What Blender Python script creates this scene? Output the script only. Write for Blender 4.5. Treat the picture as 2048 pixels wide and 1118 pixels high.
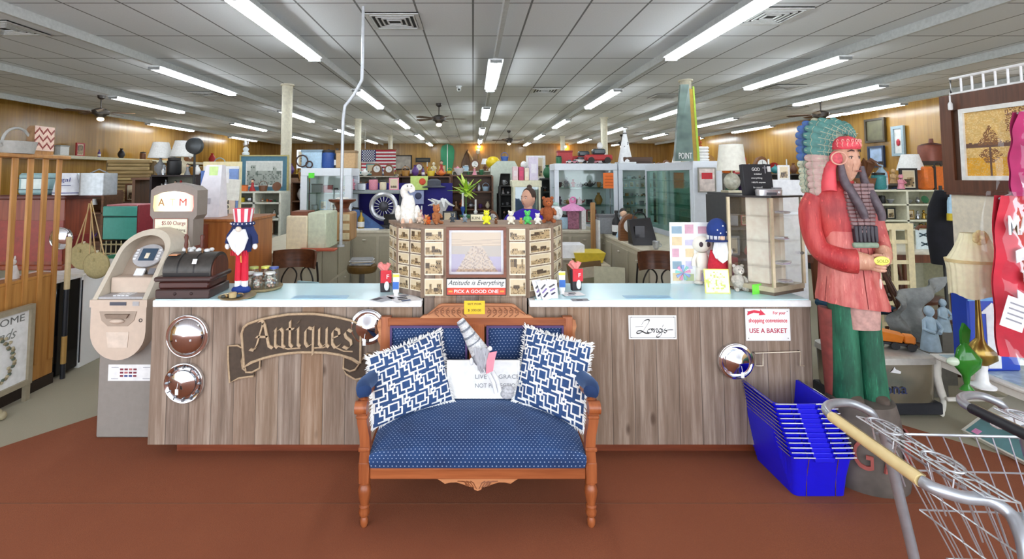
import bpy, math, random
from math import sin, cos, pi, radians, tan, atan2, sqrt
from mathutils import Vector, Matrix
for o in list(bpy.data.objects): bpy.data.objects.remove(o)
SC = bpy.context.scene
COL = SC.collection
# ---------- camera, world, exposure ----------
F = 1000.0; CX = 946.0; HY = 353.0; TILT = radians(3.5); CZ = 1.65; CY = HY - F*tan(TILT)
cam = bpy.data.cameras.new('camera'); co = bpy.data.objects.new('camera', cam); COL.objects.link(co); SC.camera = co
cam.sensor_width = 36; cam.lens = F/2048*36
cam.shift_x = (1024-CX)/2048; cam.shift_y = (CY-559)/2048
co.location = (0, 0, CZ); co.rotation_euler = (pi/2+TILT, 0, 0); cam.clip_end = 100
SC.view_settings.view_transform = 'Standard'; SC.view_settings.look = 'None'
SC.view_settings.gamma = 1; SC.view_settings.exposure = 1.22; SC.view_settings.use_curve_mapping = False
W = bpy.data.worlds.new('world'); SC.world = W; W.use_nodes = True
W.node_tree.nodes['Background'].inputs[0].default_value = (.86, .93, 1, 1)
W.node_tree.nodes['Background'].inputs[1].default_value = 2.0
TUBE_POWER = 13.0
SC.cycles.max_bounces = 7; SC.cycles.diffuse_bounces = 4; SC.cycles.glossy_bounces = 3
SC.cycles.transparent_max_bounces = 16; SC.cycles.transmission_bounces = 4
SC.cycles.caustics_reflective = False; SC.cycles.caustics_refractive = False
SC.cycles.sample_clamp_indirect = 6

def at(px, py, Y):
    u = (px-CX)/F; v = (CY-py)/F; dy = cos(TILT)-v*sin(TILT); dz = sin(TILT)+v*cos(TILT)
    return Vector((u/dy*Y, Y, CZ+dz/dy*Y))
def onz(px, py, z):
    v = (CY-py)/F; dy = cos(TILT)-v*sin(TILT); dz = sin(TILT)+v*cos(TILT)
    return at(px, py, (z-CZ)/dz*dy)

# ---------- materials ----------
def lin(h):
    h = h.lstrip('#'); r = [int(h[i:i+2], 16)/255 for i in (0, 2, 4)]
    return tuple((c/12.92 if c <= .04045 else ((c+.055)/1.055)**2.4) for c in r)+(1,)
MC = {}
class NT:
    def __init__(s, name):
        s.m = bpy.data.materials.new(name); s.m.use_nodes = True; s.t = s.m.node_tree; s.b = s.t.nodes['Principled BSDF']
    def n(s, typ, **k):
        nd = s.t.nodes.new('ShaderNode'+typ)
        for a, v in k.items():
            if a.startswith('i_'):
                key = a[2:]; key = int(key) if key.isdigit() else key.replace('_', ' ')
                if isinstance(v, bpy.types.NodeSocket): s.t.links.new(v, nd.inputs[key])
                else: nd.inputs[key].default_value = v
            else: setattr(nd, a, v)
        return nd
    def l(s, a, b): s.t.links.new(a, b)
    def math(s, op, a, b=0, c=0):
        nd = s.n('Math', operation=op)
        for i, v in enumerate((a, b, c)):
            if isinstance(v, bpy.types.NodeSocket): s.l(v, nd.inputs[i])
            else: nd.inputs[i].default_value = v
        return nd.outputs[0]
    def mix(s, f, a, b):
        nd = s.n('Mix', data_type='RGBA')
        for i, v in ((0, f), (6, a), (7, b)):
            if isinstance(v, bpy.types.NodeSocket): s.l(v, nd.inputs[i])
            else: nd.inputs[i].default_value = v
        return nd.outputs[2]
    def coord(s, scale=(1, 1, 1), world=False):
        if world: src = s.n('NewGeometry').outputs['Position']
        else: src = s.n('TexCoord').outputs['Object']
        mp = s.n('Mapping'); s.l(src, mp.inputs[0]); mp.inputs['Scale'].default_value = scale
        return mp.outputs[0]
    def noise(s, vec, scale, detail=3, rough=.55):
        nd = s.n('TexNoise'); s.l(vec, nd.inputs['Vector']); nd.inputs['Scale'].default_value = scale
        nd.inputs['Detail'].default_value = detail; nd.inputs['Roughness'].default_value = rough
        return nd.outputs['Fac']
    def ramp(s, f, stops):
        nd = s.n('ValToRGB'); s.l(f, nd.inputs[0]); e = nd.color_ramp.elements
        while len(e) < len(stops): e.new(.5)
        for i, (p, c) in enumerate(stops): e[i].position = p; e[i].color = lin(c) if isinstance(c, str) else c
        return nd.outputs[0]
    def bump(s, f, dist=.002, strength=.5):
        nd = s.n('Bump'); s.l(f, nd.inputs['Height']); nd.inputs['Distance'].default_value = dist; nd.inputs['Strength'].default_value = strength
        s.l(nd.outputs[0], s.b.inputs['Normal'])
    def fin(s, col=None, rough=.6, metal=0):
        if col is not None:
            if isinstance(col, bpy.types.NodeSocket): s.l(col, s.b.inputs['Base Color'])
            else: s.b.inputs['Base Color'].default_value = col
        s.b.inputs['Roughness'].default_value = rough; s.b.inputs['Metallic'].default_value = metal
        return s.m
def hsc(h, k):
    h = h.lstrip('#'); return '#'+''.join('%02x' % max(0, min(255, int(int(h[i:i+2], 16)*k))) for i in (0, 2, 4))
def M(hexc, rough=.55, metal=0, var=.1, scale=25, bump=0):
    key = ('M', hexc, rough, metal, var, scale, bump)
    if key in MC: return MC[key]
    t = NT('paint_'+hexc.strip('#')); v = t.coord(); f = t.noise(v, scale, 2)
    col = t.mix(f, lin(hsc(hexc, 1-var)), lin(hsc(hexc, 1+var)))
    if bump: t.bump(f, bump)
    MC[key] = t.fin(col, rough, metal); return MC[key]
def WOOD(a, b, axis=2, rough=.45, scale=1.0):
    key = ('W', a, b, axis, rough, scale)
    if key in MC: return MC[key]
    t = NT('wood_'+a.strip('#')); sc = [28*scale]*3; sc[axis] = 1.8*scale
    v = t.coord(tuple(sc)); f = t.noise(v, 1, 5, .6)
    MC[key] = t.fin(t.ramp(f, [(.25, b), (.7, a)]), rough); t.bump(f, .001, .3); return MC[key]
def EMIT(hexc, st, name='glow'):
    key = ('E', hexc, st)
    if key in MC: return MC[key]
    t = NT(name); t.b.inputs['Emission Color'].default_value = lin(hexc); t.b.inputs['Emission Strength'].default_value = st
    MC[key] = t.fin(lin(hexc), .5); return MC[key]
def GLASS(tint='#e8f4f2', refl=.12, name='glass'):
    key = ('G', tint, refl)
    if key in MC: return MC[key]
    m = bpy.data.materials.new(name); m.use_nodes = True; t = m.node_tree; t.nodes.clear()
    o = t.nodes.new('ShaderNodeOutputMaterial'); mx = t.nodes.new('ShaderNodeMixShader')
    a = t.nodes.new('ShaderNodeBsdfTransparent'); a.inputs[0].default_value = lin(tint)
    g = t.nodes.new('ShaderNodeBsdfGlossy'); g.inputs['Roughness'].default_value = .04
    fr = t.nodes.new('ShaderNodeLayerWeight'); fr.inputs[0].default_value = .35
    mm = t.nodes.new('ShaderNodeMath'); mm.operation = 'MULTIPLY_ADD'; mm.inputs[1].default_value = .2; mm.inputs[2].default_value = refl
    t.links.new(fr.outputs['Fresnel'], mm.inputs[0]); t.links.new(mm.outputs[0], mx.inputs[0])
    t.links.new(a.outputs[0], mx.inputs[1]); t.links.new(g.outputs[0], mx.inputs[2]); t.links.new(mx.outputs[0], o.inputs[0])
    MC[key] = m; return m
def CHROME(): return M('#e6e9ee', .09, 1, .03)

# ---------- mesh builder ----------
class MB:
    def __init__(s): s.v = []; s.f = []; s.mi = []; s.uv = {}; s.X = Matrix.Identity(4); s.m = 0
    def at(s, x=0, y=0, z=0, rz=0, rx=0, ry=0, sc=1):
        s.X = Matrix.Translation((x, y, z)) @ Matrix.Rotation(rz, 4, 'Z') @ Matrix.Rotation(ry, 4, 'Y') @ Matrix.Rotation(rx, 4, 'X') @ Matrix.Scale(sc, 4)
        return s
    def add(s, vs, fs, m=None):
        n = len(s.v); s.v += [s.X @ Vector(p) for p in vs]
        for f in fs: s.f.append([i+n for i in f]); s.mi.append(s.m if m is None else m)
        return s
    def box(s, x0, x1, y0, y1, z0, z1, m=None, b=0):
        if b:
            b = min(b, abs(x1-x0)/2.01, abs(y1-y0)/2.01, abs(z1-z0)/2.01)
            def rect(i, z): return [(x0+i, y0+i, z), (x1-i, y0+i, z), (x1-i, y1-i, z), (x0+i, y1-i, z)]
            def oct_(z): return [(x0+b, y0, z), (x1-b, y0, z), (x1, y0+b, z), (x1, y1-b, z), (x1-b, y1, z), (x0+b, y1, z), (x0, y1-b, z), (x0, y0+b, z)]
            def octi(z): return [(x0+b, y0+b, z), (x1-b, y0+b, z), (x1-b, y0+b, z), (x1-b, y1-b, z), (x1-b, y1-b, z), (x0+b, y1-b, z), (x0+b, y1-b, z), (x0+b, y0+b, z)]
            return s.loft([octi(z0), oct_(z0+b), oct_(z1-b), octi(z1)], m)
        vs = [(x, y, z) for x in (x0, x1) for y in (y0, y1) for z in (z0, z1)]
        return s.add(vs, [(0, 1, 3, 2), (4, 6, 7, 5), (0, 4, 5, 1), (2, 3, 7, 6), (0, 2, 6, 4), (1, 5, 7, 3)], m)
    def loft(s, rings, m=None, cap=True, closed=True):
        k = len(rings[0]); vs = [p for r in rings for p in r]; fs = []
        for i in range(len(rings)-1):
            for j in range(k if closed else k-1):
                a = i*k+j; b = i*k+(j+1) % k; fs.append((a, b, b+k, a+k))
        if cap and closed: fs.append(tuple(reversed(range(k)))); fs.append(tuple(range((len(rings)-1)*k, len(rings)*k)))
        return s.add(vs, fs, m)
    def sloft(s, secs, m=None, n=20, cap=True):
        """secs: (cx,cy,z,rx,ry[,exponent])"""
        R = []
        for q in secs:
            cx, cy, z, rx, ry = q[:5]; e = q[5] if len(q) > 5 else 2
            r = []
            for i in range(n):
                a = 2*pi*i/n; c, d = cos(a), sin(a)
                r.append((cx+rx*math.copysign(abs(c)**(2/e), c), cy+ry*math.copysign(abs(d)**(2/e), d), z))
            R.append(r)
        return s.loft(R, m, cap)
    def lathe(s, prof, x=0, y=0, m=None, n=16, cap=True):
        return s.sloft([(x, y, z, max(r, 1e-4), max(r, 1e-4)) for r, z in prof], m, n, cap)
    def cyl(s, p0, p1, r0, r1=None, m=None, n=12): return s.tube([p0, p1], [r0, r1 if r1 is not None else r0], m, n)
    def tube(s, pts, r, m=None, n=8, closed=False):
        P = [Vector(p) for p in pts]; N = len(P)
        rr = r if isinstance(r, (list, tuple)) else [r]*N
        R = []; up = None
        for i in range(N):
            if closed: d = P[(i+1) % N]-P[i-1]
            else: d = P[min(i+1, N-1)]-P[max(i-1, 0)]
            d.normalize()
            if up is None: up = Vector((0, 0, 1)) if abs(d.z) < .9 else Vector((1, 0, 0))
            a = d.cross(up)
            if a.length < 1e-5: a = d.cross(Vector((0, 1, 0)))
            a.normalize(); b = a.cross(d).normalized(); up = b
            R.append([tuple(P[i]+(a*cos(t)+b*sin(t))*rr[i]) for t in [2*pi*k/n for k in range(n)]])
        if closed: R.append(R[0])
        return s.loft(R, m, not closed)
    def ball(s, x, y, z, rx, ry=None, rz=None, m=None, n=14, k=9, fn=None):
        ry = rx if ry is None else ry; rz = rx if rz is None else rz; R = []
        for i in range(k+1):
            t = -pi/2+pi*i/k
            if i in (0, k): t *= .995
            ring = []
            for j in range(n):
                a = 2*pi*j/n; q = (cos(t)*cos(a), cos(t)*sin(a), sin(t))
                if fn: q = fn(*q)
                ring.append((x+rx*q[0], y+ry*q[1], z+rz*q[2]))
            R.append(ring)
        return s.loft(R, m)
    def prism(s, poly, y0, y1, m=None):
        """poly in x,z extruded along y"""
        n = len(poly); vs = [(x, y0, z) for x, z in poly]+[(x, y1, z) for x, z in poly]
        fs = [tuple(range(n)), tuple(reversed(range(n, 2*n)))]+[((i+1) % n, i, i+n, (i+1) % n+n) for i in range(n)]
        return s.add(vs, fs, m)
    def prismz(s, poly, z0, z1, m=None):
        n = len(poly); vs = [(x, y, z0) for x, y in poly]+[(x, y, z1) for x, y in poly]
        fs = [tuple(reversed(range(n))), tuple(range(n, 2*n))]+[(i, (i+1) % n, (i+1) % n+n, i+n) for i in range(n)]
        return s.add(vs, fs, m)
    def torus(s, x, y, z, R, r, axis='z', m=None, n=20, k=8):
        pts = []
        for i in range(n):
            a = 2*pi*i/n
            pts.append({'z': (x+R*cos(a), y+R*sin(a), z), 'y': (x+R*cos(a), y, z+R*sin(a)), 'x': (x, y+R*cos(a), z+R*sin(a))}[axis])
        return s.tube(pts, r, m, k, True)
    def frame(s, x0, x1, z0, z1, w, y0, y1, m=None):
        s.box(x0, x1, y0, y1, z0, z0+w, m); s.box(x0, x1, y0, y1, z1-w, z1, m)
        s.box(x0, x0+w, y0, y1, z0+w, z1-w, m); return s.box(x1-w, x1, y0, y1, z0+w, z1-w, m)
    def bitmap(s, rows, x0, x1, z0, z1, y, m0=0, bend=None):
        """rows[0] is the top; every cell one quad whose material is rows[i][j]"""
        H = len(rows); Wd = len(rows[0]); n = len(s.v)
        for i in range(H+1):
            for j in range(Wd+1):
                p = (x0+(x1-x0)*j/Wd, y, z1-(z1-z0)*i/H)
                s.v.append(s.X @ Vector(bend(p) if bend else p))
        for i in range(H):
            for j in range(Wd):
                a = n+i*(Wd+1)+j; s.f.append([a, a+Wd+1, a+Wd+2, a+1]); s.mi.append(rows[i][j]+m0)
        return s
    def nib(s, pts, w, ang=.7, y0=0, y1=-.006, m=None):
        nx, nz = cos(ang)*w/2, sin(ang)*w/2
        for (a, b) in zip(pts[:-1], pts[1:]):
            q = [(a[0]-nx, a[1]-nz), (b[0]-nx, b[1]-nz), (b[0]+nx, b[1]+nz), (a[0]+nx, a[1]+nz)]
            s.prism(q, y0, y1, m)
        return s
    def build(s, name, mats, parent=None, loc=None, smooth=40):
        me = bpy.data.meshes.new(name); me.from_pydata([tuple(p) for p in s.v], [], s.f)
        if not isinstance(mats, (list, tuple)): mats = [mats]
        for mm in mats: me.materials.append(mm)
        me.polygons.foreach_set('material_index', [min(i, len(mats)-1) for i in s.mi])
        import bmesh
        bm = bmesh.new(); bm.from_mesh(me); bmesh.ops.recalc_face_normals(bm, faces=bm.faces); bm.to_mesh(me); bm.free()
        if smooth:
            me.polygons.foreach_set('use_smooth', [True]*len(me.polygons))
            me.set_sharp_from_angle(angle=radians(smooth))
        me.update(); o = bpy.data.objects.new(name, me); COL.objects.link(o)
        if parent: o.parent = parent
        if loc is not None: o.location = loc
        return o

def thing(name, label, cat, loc=(0, 0, 0), rz=0, group=None):
    o = bpy.data.objects.new(name, None); COL.objects.link(o); o.empty_display_size = .05
    o.location = loc; o.rotation_euler = (0, 0, rz); tag(o, label, cat, group); return o
def tag(o, label, cat, group=None, kind=None):
    o['label'] = label; o['category'] = cat
    if group: o['group'] = group
    if kind: o['kind'] = kind
    return o
def struct(o): o['kind'] = 'structure'; return o
def dup(root, loc, rz=None, label=None, group=None):
    r = root.copy(); COL.objects.link(r); r.location = loc
    if rz is not None: r.rotation_euler = (0, 0, rz)
    if label: r['label'] = label
    if group: r['group'] = group
    for ch in [c for c in root.children]:
        c = ch.copy(); COL.objects.link(c); c.parent = r
        for g in ch.children: d = g.copy(); COL.objects.link(d); d.parent = c
    return r
def txt(s, parent, x, y, z, w, h, mat, rz=0, rx=pi/2, ry=0, shear=0, depth=.001, name='lettering', bold=0, align=None):
    cu = bpy.data.curves.new(name, 'FONT'); cu.body = s; cu.extrude = .0; cu.shear = shear; cu.offset = bold; cu.size = 1; cu.resolution_u = 3
    cu.align_x = 'CENTER'; cu.align_y = 'CENTER'
    tmp = bpy.data.objects.new('tmp', cu); COL.objects.link(tmp); bpy.context.view_layer.update()
    me = bpy.data.meshes.new_from_object(tmp.evaluated_get(bpy.context.evaluated_depsgraph_get()))
    bpy.data.objects.remove(tmp)
    xs = [v.co.x for v in me.vertices]; ys = [v.co.y for v in me.vertices]
    cx, cy = (min(xs)+max(xs))/2, (min(ys)+max(ys))/2; sx = w/(max(xs)-min(xs)); sy = h/(max(ys)-min(ys))
    vs = []; n = len(me.vertices)
    for v in me.vertices: vs.append(((v.co.x-cx)*sx, (v.co.y-cy)*sy, depth))
    for v in me.vertices: vs.append(((v.co.x-cx)*sx, (v.co.y-cy)*sy, 0))
    fs = [tuple(p.vertices) for p in me.polygons]
    cnt = {}
    for f in fs:
        for a, b in zip(f, f[1:]+f[:1]): cnt[(a, b)] = 1
    side = [(b, a, a+n, b+n) for (a, b) in cnt if (b, a) not in cnt]
    me2 = bpy.data.meshes.new(name); me2.from_pydata(vs, [], fs+side); me2.materials.append(mat)
    bpy.data.meshes.remove(me)
    o = bpy.data.objects.new(name, me2); COL.objects.link(o); o.parent = parent
    o.location = (x, y, z); o.rotation_euler = (rx, ry, rz); return o
def arc(cx, cz, r, a0, a1, n=10, ry=None):
    ry = r if ry is None else ry
    return [(cx+r*cos(a0+(a1-a0)*i/n), cz+ry*sin(a0+(a1-a0)*i/n)) for i in range(n+1)]
def spline(pts, n=6):
    """Catmull-Rom through the points"""
    P = [Vector(p) for p in pts]; P = [P[0]*2-P[1]]+P+[P[-1]*2-P[-2]]; out = []
    for i in range(1, len(P)-2):
        for k in range(n):
            t = k/n; a, b, c, d = P[i-1], P[i], P[i+1], P[i+2]
            out.append(tuple(.5*((2*b)+(c-a)*t+(2*a-5*b+4*c-d)*t*t+(3*b-a-3*c+d)*t**3)))
    out.append(tuple(P[-2])); return out
# ---------- setting ----------
XL, XR, YB, CE = -10.95, 10.6, 27.3, 3.45
def m_carpet():
    t = NT('brown_carpet'); v = t.coord(world=True); f = t.noise(v, 260, 3, .7); g = t.noise(v, 1.6, 3)
    c = t.mix(f, lin('#6f3a22'), lin('#a8603c')); c2 = t.mix(t.ramp(g, [(.35, (0, 0, 0, 1)), (.7, (1, 1, 1, 1))]), c, lin('#884a2d'))
    t.bump(f, .003, .6); return t.fin(c2, .95)
def m_beige():
    t = NT('beige_carpet'); v = t.coord(world=True); f = t.noise(v, 190, 3, .7); g = t.noise(v, 1.2, 3)
    c = t.mix(f, lin('#8f8a76'), lin('#bdb7a2')); c2 = t.mix(g, c, lin('#aca590')); t.bump(f, .003, .5); return t.fin(c2, .95)
def m_ceiling():
    t = NT('ceiling_tile'); sp = t.n('SeparateXYZ'); t.l(t.n('NewGeometry').outputs['Position'], sp.inputs[0])
    def line(s, off, per, w):
        a = t.math('ADD', s, off); fr = t.math('FRACT', t.math('DIVIDE', a, per)); d = t.math('ABSOLUTE', t.math('SUBTRACT', fr, .5))
        return t.math('GREATER_THAN', d, .5-w/per)
    lx = line(sp.outputs[0], 61, .61, .011); ly = line(sp.outputs[1], -.24, 1.215, .011)
    g = t.math('MAXIMUM', lx, ly); f = t.noise(t.coord(world=True), 60, 4, .7); f2 = t.noise(t.coord(world=True), .6, 2)
    # each tile has aged a little differently
    cell = t.n('TexWhiteNoise', noise_dimensions='2D'); cb = t.n('CombineXYZ')
    t.l(t.math('FLOOR', t.math('DIVIDE', t.math('ADD', sp.outputs[0], 61), .61)), cb.inputs[0]); t.l(t.math('FLOOR', t.math('DIVIDE', t.math('ADD', sp.outputs[1], -.24), 1.215)), cb.inputs[1])
    t.l(cb.outputs[0], cell.inputs['Vector'])
    c = t.mix(f, lin('#dadde0'), lin('#f0f3f6')); c = t.mix(t.math('MULTIPLY', cell.outputs['Value'], .25), c, lin('#cfd3d6'))
    c = t.mix(g, c, lin('#7c7e7e')); t.bump(t.math('MULTIPLY', g, -1), .004, .6); return t.fin(c, .9)
def m_panel(axis):
    t = NT('wall_panelling_'+'xy'[axis]); sp = t.n('SeparateXYZ'); t.l(t.n('NewGeometry').outputs['Position'], sp.inputs[0])
    s = sp.outputs[axis]; w = .1; cell = t.math('FLOOR', t.math('DIVIDE', s, w)); wn = t.n('TexWhiteNoise', noise_dimensions='1D'); t.l(cell, wn.inputs['W'])
    sheet = t.math('FLOOR', t.math('DIVIDE', s, 1.22)); ws = t.n('TexWhiteNoise', noise_dimensions='1D'); t.l(sheet, ws.inputs['W'])
    gr = t.noise(t.coord((9, 9, .5), world=True), 1, 5, .6)
    base = t.ramp(gr, [(.3, '#85601f'), (.72, '#bd8f40')])
    c = t.mix(t.math('MULTIPLY', wn.outputs['Value'], .45), base, lin('#94702c')); c = t.mix(t.math('MULTIPLY', ws.outputs['Value'], .35), c, lin('#80561b'))
    fr = t.math('FRACT', t.math('DIVIDE', s, w)); g = t.math('LESS_THAN', fr, .05); c = t.mix(t.math('MULTIPLY', g, .55), c, lin('#6b4a1c'))
    t.bump(gr, .002, .25); return t.fin(c, .24)
def m_barn():
    t = NT('weathered_barn_planks'); oc = t.n('TexCoord').outputs['Object']; sp = t.n('SeparateXYZ'); t.l(oc, sp.inputs[0])
    s = t.math('ADD', sp.outputs[0], t.math('MULTIPLY', sp.outputs[1], .9)); w = .131
    q = t.math('DIVIDE', s, w); cell = t.math('FLOOR', q); fr = t.math('FRACT', q)
    wn = t.n('TexWhiteNoise', noise_dimensions='1D'); t.l(cell, wn.inputs['W'])
    off = t.n('CombineXYZ'); t.l(t.math('MULTIPLY', cell, 7.3), off.inputs[2]); va = t.n('VectorMath', operation='ADD'); t.l(oc, va.inputs[0]); t.l(off.outputs[0], va.inputs[1])
    mp = t.n('Mapping'); t.l(va.outputs[0], mp.inputs[0]); mp.inputs['Scale'].default_value = (30, 30, 1.6); gr = t.noise(mp.outputs[0], 1, 6, .65)
    mp2 = t.n('Mapping'); t.l(va.outputs[0], mp2.inputs[0]); mp2.inputs['Scale'].default_value = (5, 5, 1.3); bl = t.noise(mp2.outputs[0], 1, 3)
    c = t.ramp(gr, [(.27, '#3d322b'), (.48, '#87776b'), (.74, '#cfc0b1')])
    tint = t.ramp(wn.outputs['Value'], [(0, '#7f736c'), (.35, '#a08468'), (.6, '#84746a'), (.8, '#ab8056'), (1, '#8f857d')])
    c = t.mix(.42, c, tint); c = t.mix(t.math('MULTIPLY', bl, .35), c, lin('#7b5f49'))
    vo = t.n('TexVoronoi'); mp3 = t.n('Mapping'); t.l(va.outputs[0], mp3.inputs[0]); mp3.inputs['Scale'].default_value = (7.5, 7.5, 3.2); t.l(mp3.outputs[0], vo.inputs['Vector']); vo.inputs['Scale'].default_value = 1
    kn = t.ramp(vo.outputs['Distance'], [(.06, (1, 1, 1, 1)), (.15, (0, 0, 0, 1))]); c = t.mix(t.math('MULTIPLY', kn, .75), c, lin('#4c382a'))
    g = t.math('LESS_THAN', fr, .022); c = t.mix(t.math('MULTIPLY', g, .8), c, lin('#2e2824'))
    t.bump(gr, .003, .5); return t.fin(c, .85)
BARN = m_barn()
struct(MB().box(XL-.1, XR+.1, -3, YB, -.06, 0).build('floor', m_beige()))
# brown carpet laid in front of the counter
pl = [onz(0, 897, 0), onz(197, 832, 0), onz(420, 800, 0), onz(1500, 800, 0), onz(1800, 850, 0), onz(2048, 925, 0)]
poly = [(pl[0].x-4, pl[0].y-.9)]+[(p.x, p.y) for p in pl]+[(pl[-1].x+2.5, pl[-1].y-.8), (6, -3), (-6.5, -3)]
struct(MB().prismz(list(reversed(poly)), 0, .006).build('trim_1', m_carpet()))
seam = M('#7b4b33', .95)
struct(MB().box(-3.2, 2.4, 2.62, 2.628, .006, .0072).build('trim_2', seam))
struct(MB().box(XL-.1, XR+.1, -3, YB+.1, CE, CE+.08).build('ceiling', m_ceiling()))
struct(MB().box(XL-.1, XL, -3, YB, 0, CE).build('wall_left', m_panel(1)))
struct(MB().box(XR, XR+.1, -3, YB, 0, CE).build('wall_right', m_panel(1)))
struct(MB().box(XL, XR, YB, YB+.1, 0, CE).build('wall_back', m_panel(0)))
# pale ledge that runs along the side walls under the panelling
cream = M('#cfc8ae', .6)
struct(MB().box(XL, XL+.45, 8.5, YB, 2.12, 2.2).build('trim_3', cream))
struct(MB().box(XR-.12, XR, 12, YB, 1.5, 1.55).build('trim_4', WOOD('#8a5a2a', '#5d3716', 1)))

# ceiling lights
house = M('#dfe3e4', .5); lampm = EMIT('#f4fbff', TUBE_POWER, 'fluorescent_tube'); railm = M('#c9cccb', .55)
rows = [(-10.2, [15.6, 20.9], 'row nearest the left wall'), (-7.52, [10.35, 15.5, 20.6], 'second row from the left wall'), (-4.85, [7.5, 12.5, 17.5, 22.5], 'third row from the left wall'),
        (-2.24, [4.5, 9.5, 14.55, 19.6, 24.3], 'row just left of the middle'), (.33, [2.0, 7.05, 12.0, 17.1, 22.2], 'middle row'), (2.78, [4.45, 9.5, 14.5, 19.6, 24.3], 'row just right of the middle'),
        (5.18, [6.85, 11.9, 16.9, 21.9], 'third row from the right wall'), (7.47, [9.0, 14.1, 19.2, 24.2], 'second row from the right wall'), (9.82, [6.2, 11.3, 16.3, 21.3], 'row nearest the right wall')]
ORD = ['nearest', 'second', 'third', 'fourth', 'fifth', 'sixth', 'seventh']
proto = None
for rx_, ys, nm in rows:
    r = thing('light_rail', 'pale ceiling rail carrying the %s of tube lights' % nm, 'rail', (rx_, 0, CE-.001), 0, 'rails of the ceiling lights')
    MB().box(-.025, .025, 2.2, YB-.4, -.115, 0).build('rail', railm, r)
    for i, y in enumerate(ys):
        lab = '%s glowing double tube light in the %s' % (ORD[i], nm)
        if proto is None:
            L = thing('fluorescent_light', lab, 'ceiling light', (rx_, y, CE-.117), 0, 'fluorescent tube lights')
            MB().prism([(-.03, -.03), (-.112, -.012), (-.112, -.006), (-.05, .0), (.05, .0), (.112, -.006), (.112, -.012), (.03, -.03)], 0, 2.5).build('housing', house, L)
            for s in (-1, 1): MB().cyl((s*.055, .03, -.04), (s*.055, 2.47, -.04), .019, n=10).build('tube', lampm, L)
            for yy in (0, 2.475): MB().box(-.085, .085, yy, yy+.025, -.062, -.02).build('end_cap', M('#8d9090', .5), L)
            proto = L
        else: dup(proto, (rx_, y, CE-.117), 0, lab)
# ceiling vents
vf = M('#d6d8d7', .5); vd = M('#3c3e3e', .7)
for px, py, lab, dark in ((790, 41, 'nearest square louvred vent left of the middle light row', 0), (1540, 31, 'large louvred vent at upper right near the long tube light', 0), (1090, 180, 'small dark vent right of the middle light row', 0), (1330, 192, 'flat grey return panel by the right cream column', 1), (1565, 174, 'dark slot vent above the statue headdress', 0), (1580, 216, 'far dark slot vent between the two right light rows', 0), (413, 187, 'thin dark vent between left light rows', 0), (10, 55, 'vent at far left edge of the ceiling', 0), (1288, 265, 'distant round-cornered vent over the toy shelf', 1), (905, 272, 'small distant dark vent near the surfboard', 0)):
    p = onz(px, py, CE); t = thing('ceiling_vent', lab, 'vent', (p.x, p.y, CE-.001))
    MB().box(-.3, .3, -.3, .3, -.012, 0).build('backing', vd if not dark else M('#8f908e'), t)
    MB().frame(-.3, .3, -.3, .3, .045, 0, .02).build('rim', vf, t).rotation_euler = (-pi/2, 0, 0)
    if not dark:
        mb = MB()
        for i in range(4):
            s = .24-i*.055
            for sg in (-1, 1): mb.box(-s, s, sg*s-.008, sg*s+.008, -.026, -.012); mb.box(sg*s-.008, sg*s+.008, -s, s, -.026, -.012)
        mb.build('louvre', vf, t)
# ceiling fans
fm = M('#3a3430', .4, .4); fw = WOOD('#6b4a30', '#3d281a', 0)
for px, py, lab, rz in ((203, 197, 'bronze ceiling fan near the left wall panelling', .3), (878, 213, 'bronze ceiling fan left of the middle light row', .1), (1018, 267, 'distant dark ceiling fan near the back wall', .5), (1640, 203, 'dark ceiling fan above the statue on the right', .2), (1243, 275, 'far ceiling fan behind the white traffic cone', .7)):
    p = onz(px, py-6, CE); f = thing('ceiling_fan', lab, 'ceiling fan', (p.x, p.y, CE), rz, 'ceiling fans')
    MB().lathe([(.03, -.09), (.07, -.06), (.08, 0)]).build('canopy', fm, f)
    MB().cyl((0, 0, -.3), (0, 0, -.05), .014).build('rod', fm, f)
    MB().lathe([(.04, -.5), (.08, -.48), (.11, -.44), (.16, -.42), (.17, -.34), (.1, -.3), (.03, -.28)]).build('motor', fm, f)
    for k in range(5):
        b = MB().at(0, 0, -.38, rz=k*2*pi/5, rx=.2); b.prismz([(.2, -.045), (.62, -.075), (.68, 0), (.62, .075), (.2, .045)], -.004, .004)
        b.at(0, 0, -.38, rz=k*2*pi/5).box(.1, .24, -.015, .015, -.012, .0); b.build('blade', fw, f)
    MB().ball(0, 0, -.53, .07, .07, .045).build('lamp_bowl', EMIT('#fff3da', 1.5), f)
# columns
cm = M('#d9d2bc', .5)
for x, y, lab in ((-3.63, 9.7, 'nearest cream round column left of the white display case'), (-3.6, 15.6, 'second cream column just left of the flag'), (-3.66, 22.1, 'far cream column at the right edge of the flag'), (3.97, 9.25, 'right column hidden behind the leaning poster'), (4.0, 15.2, 'cream column behind the red toy trucks'), (4.0, 22.3, 'far right cream column by the back wall light')):
    t = thing('support_column', lab, 'column', (x, y, 0), 0)
    MB().lathe([(.1, 0), (.1, CE)], n=20, cap=False).build('shaft', cm, t); MB().lathe([(.13, CE-.03), (.13, CE)], n=20).build('collar', cm, t); MB().lathe([(.14, 0), (.14, .1), (.11, .12)], n=20).build('base', cm, t)
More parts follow.
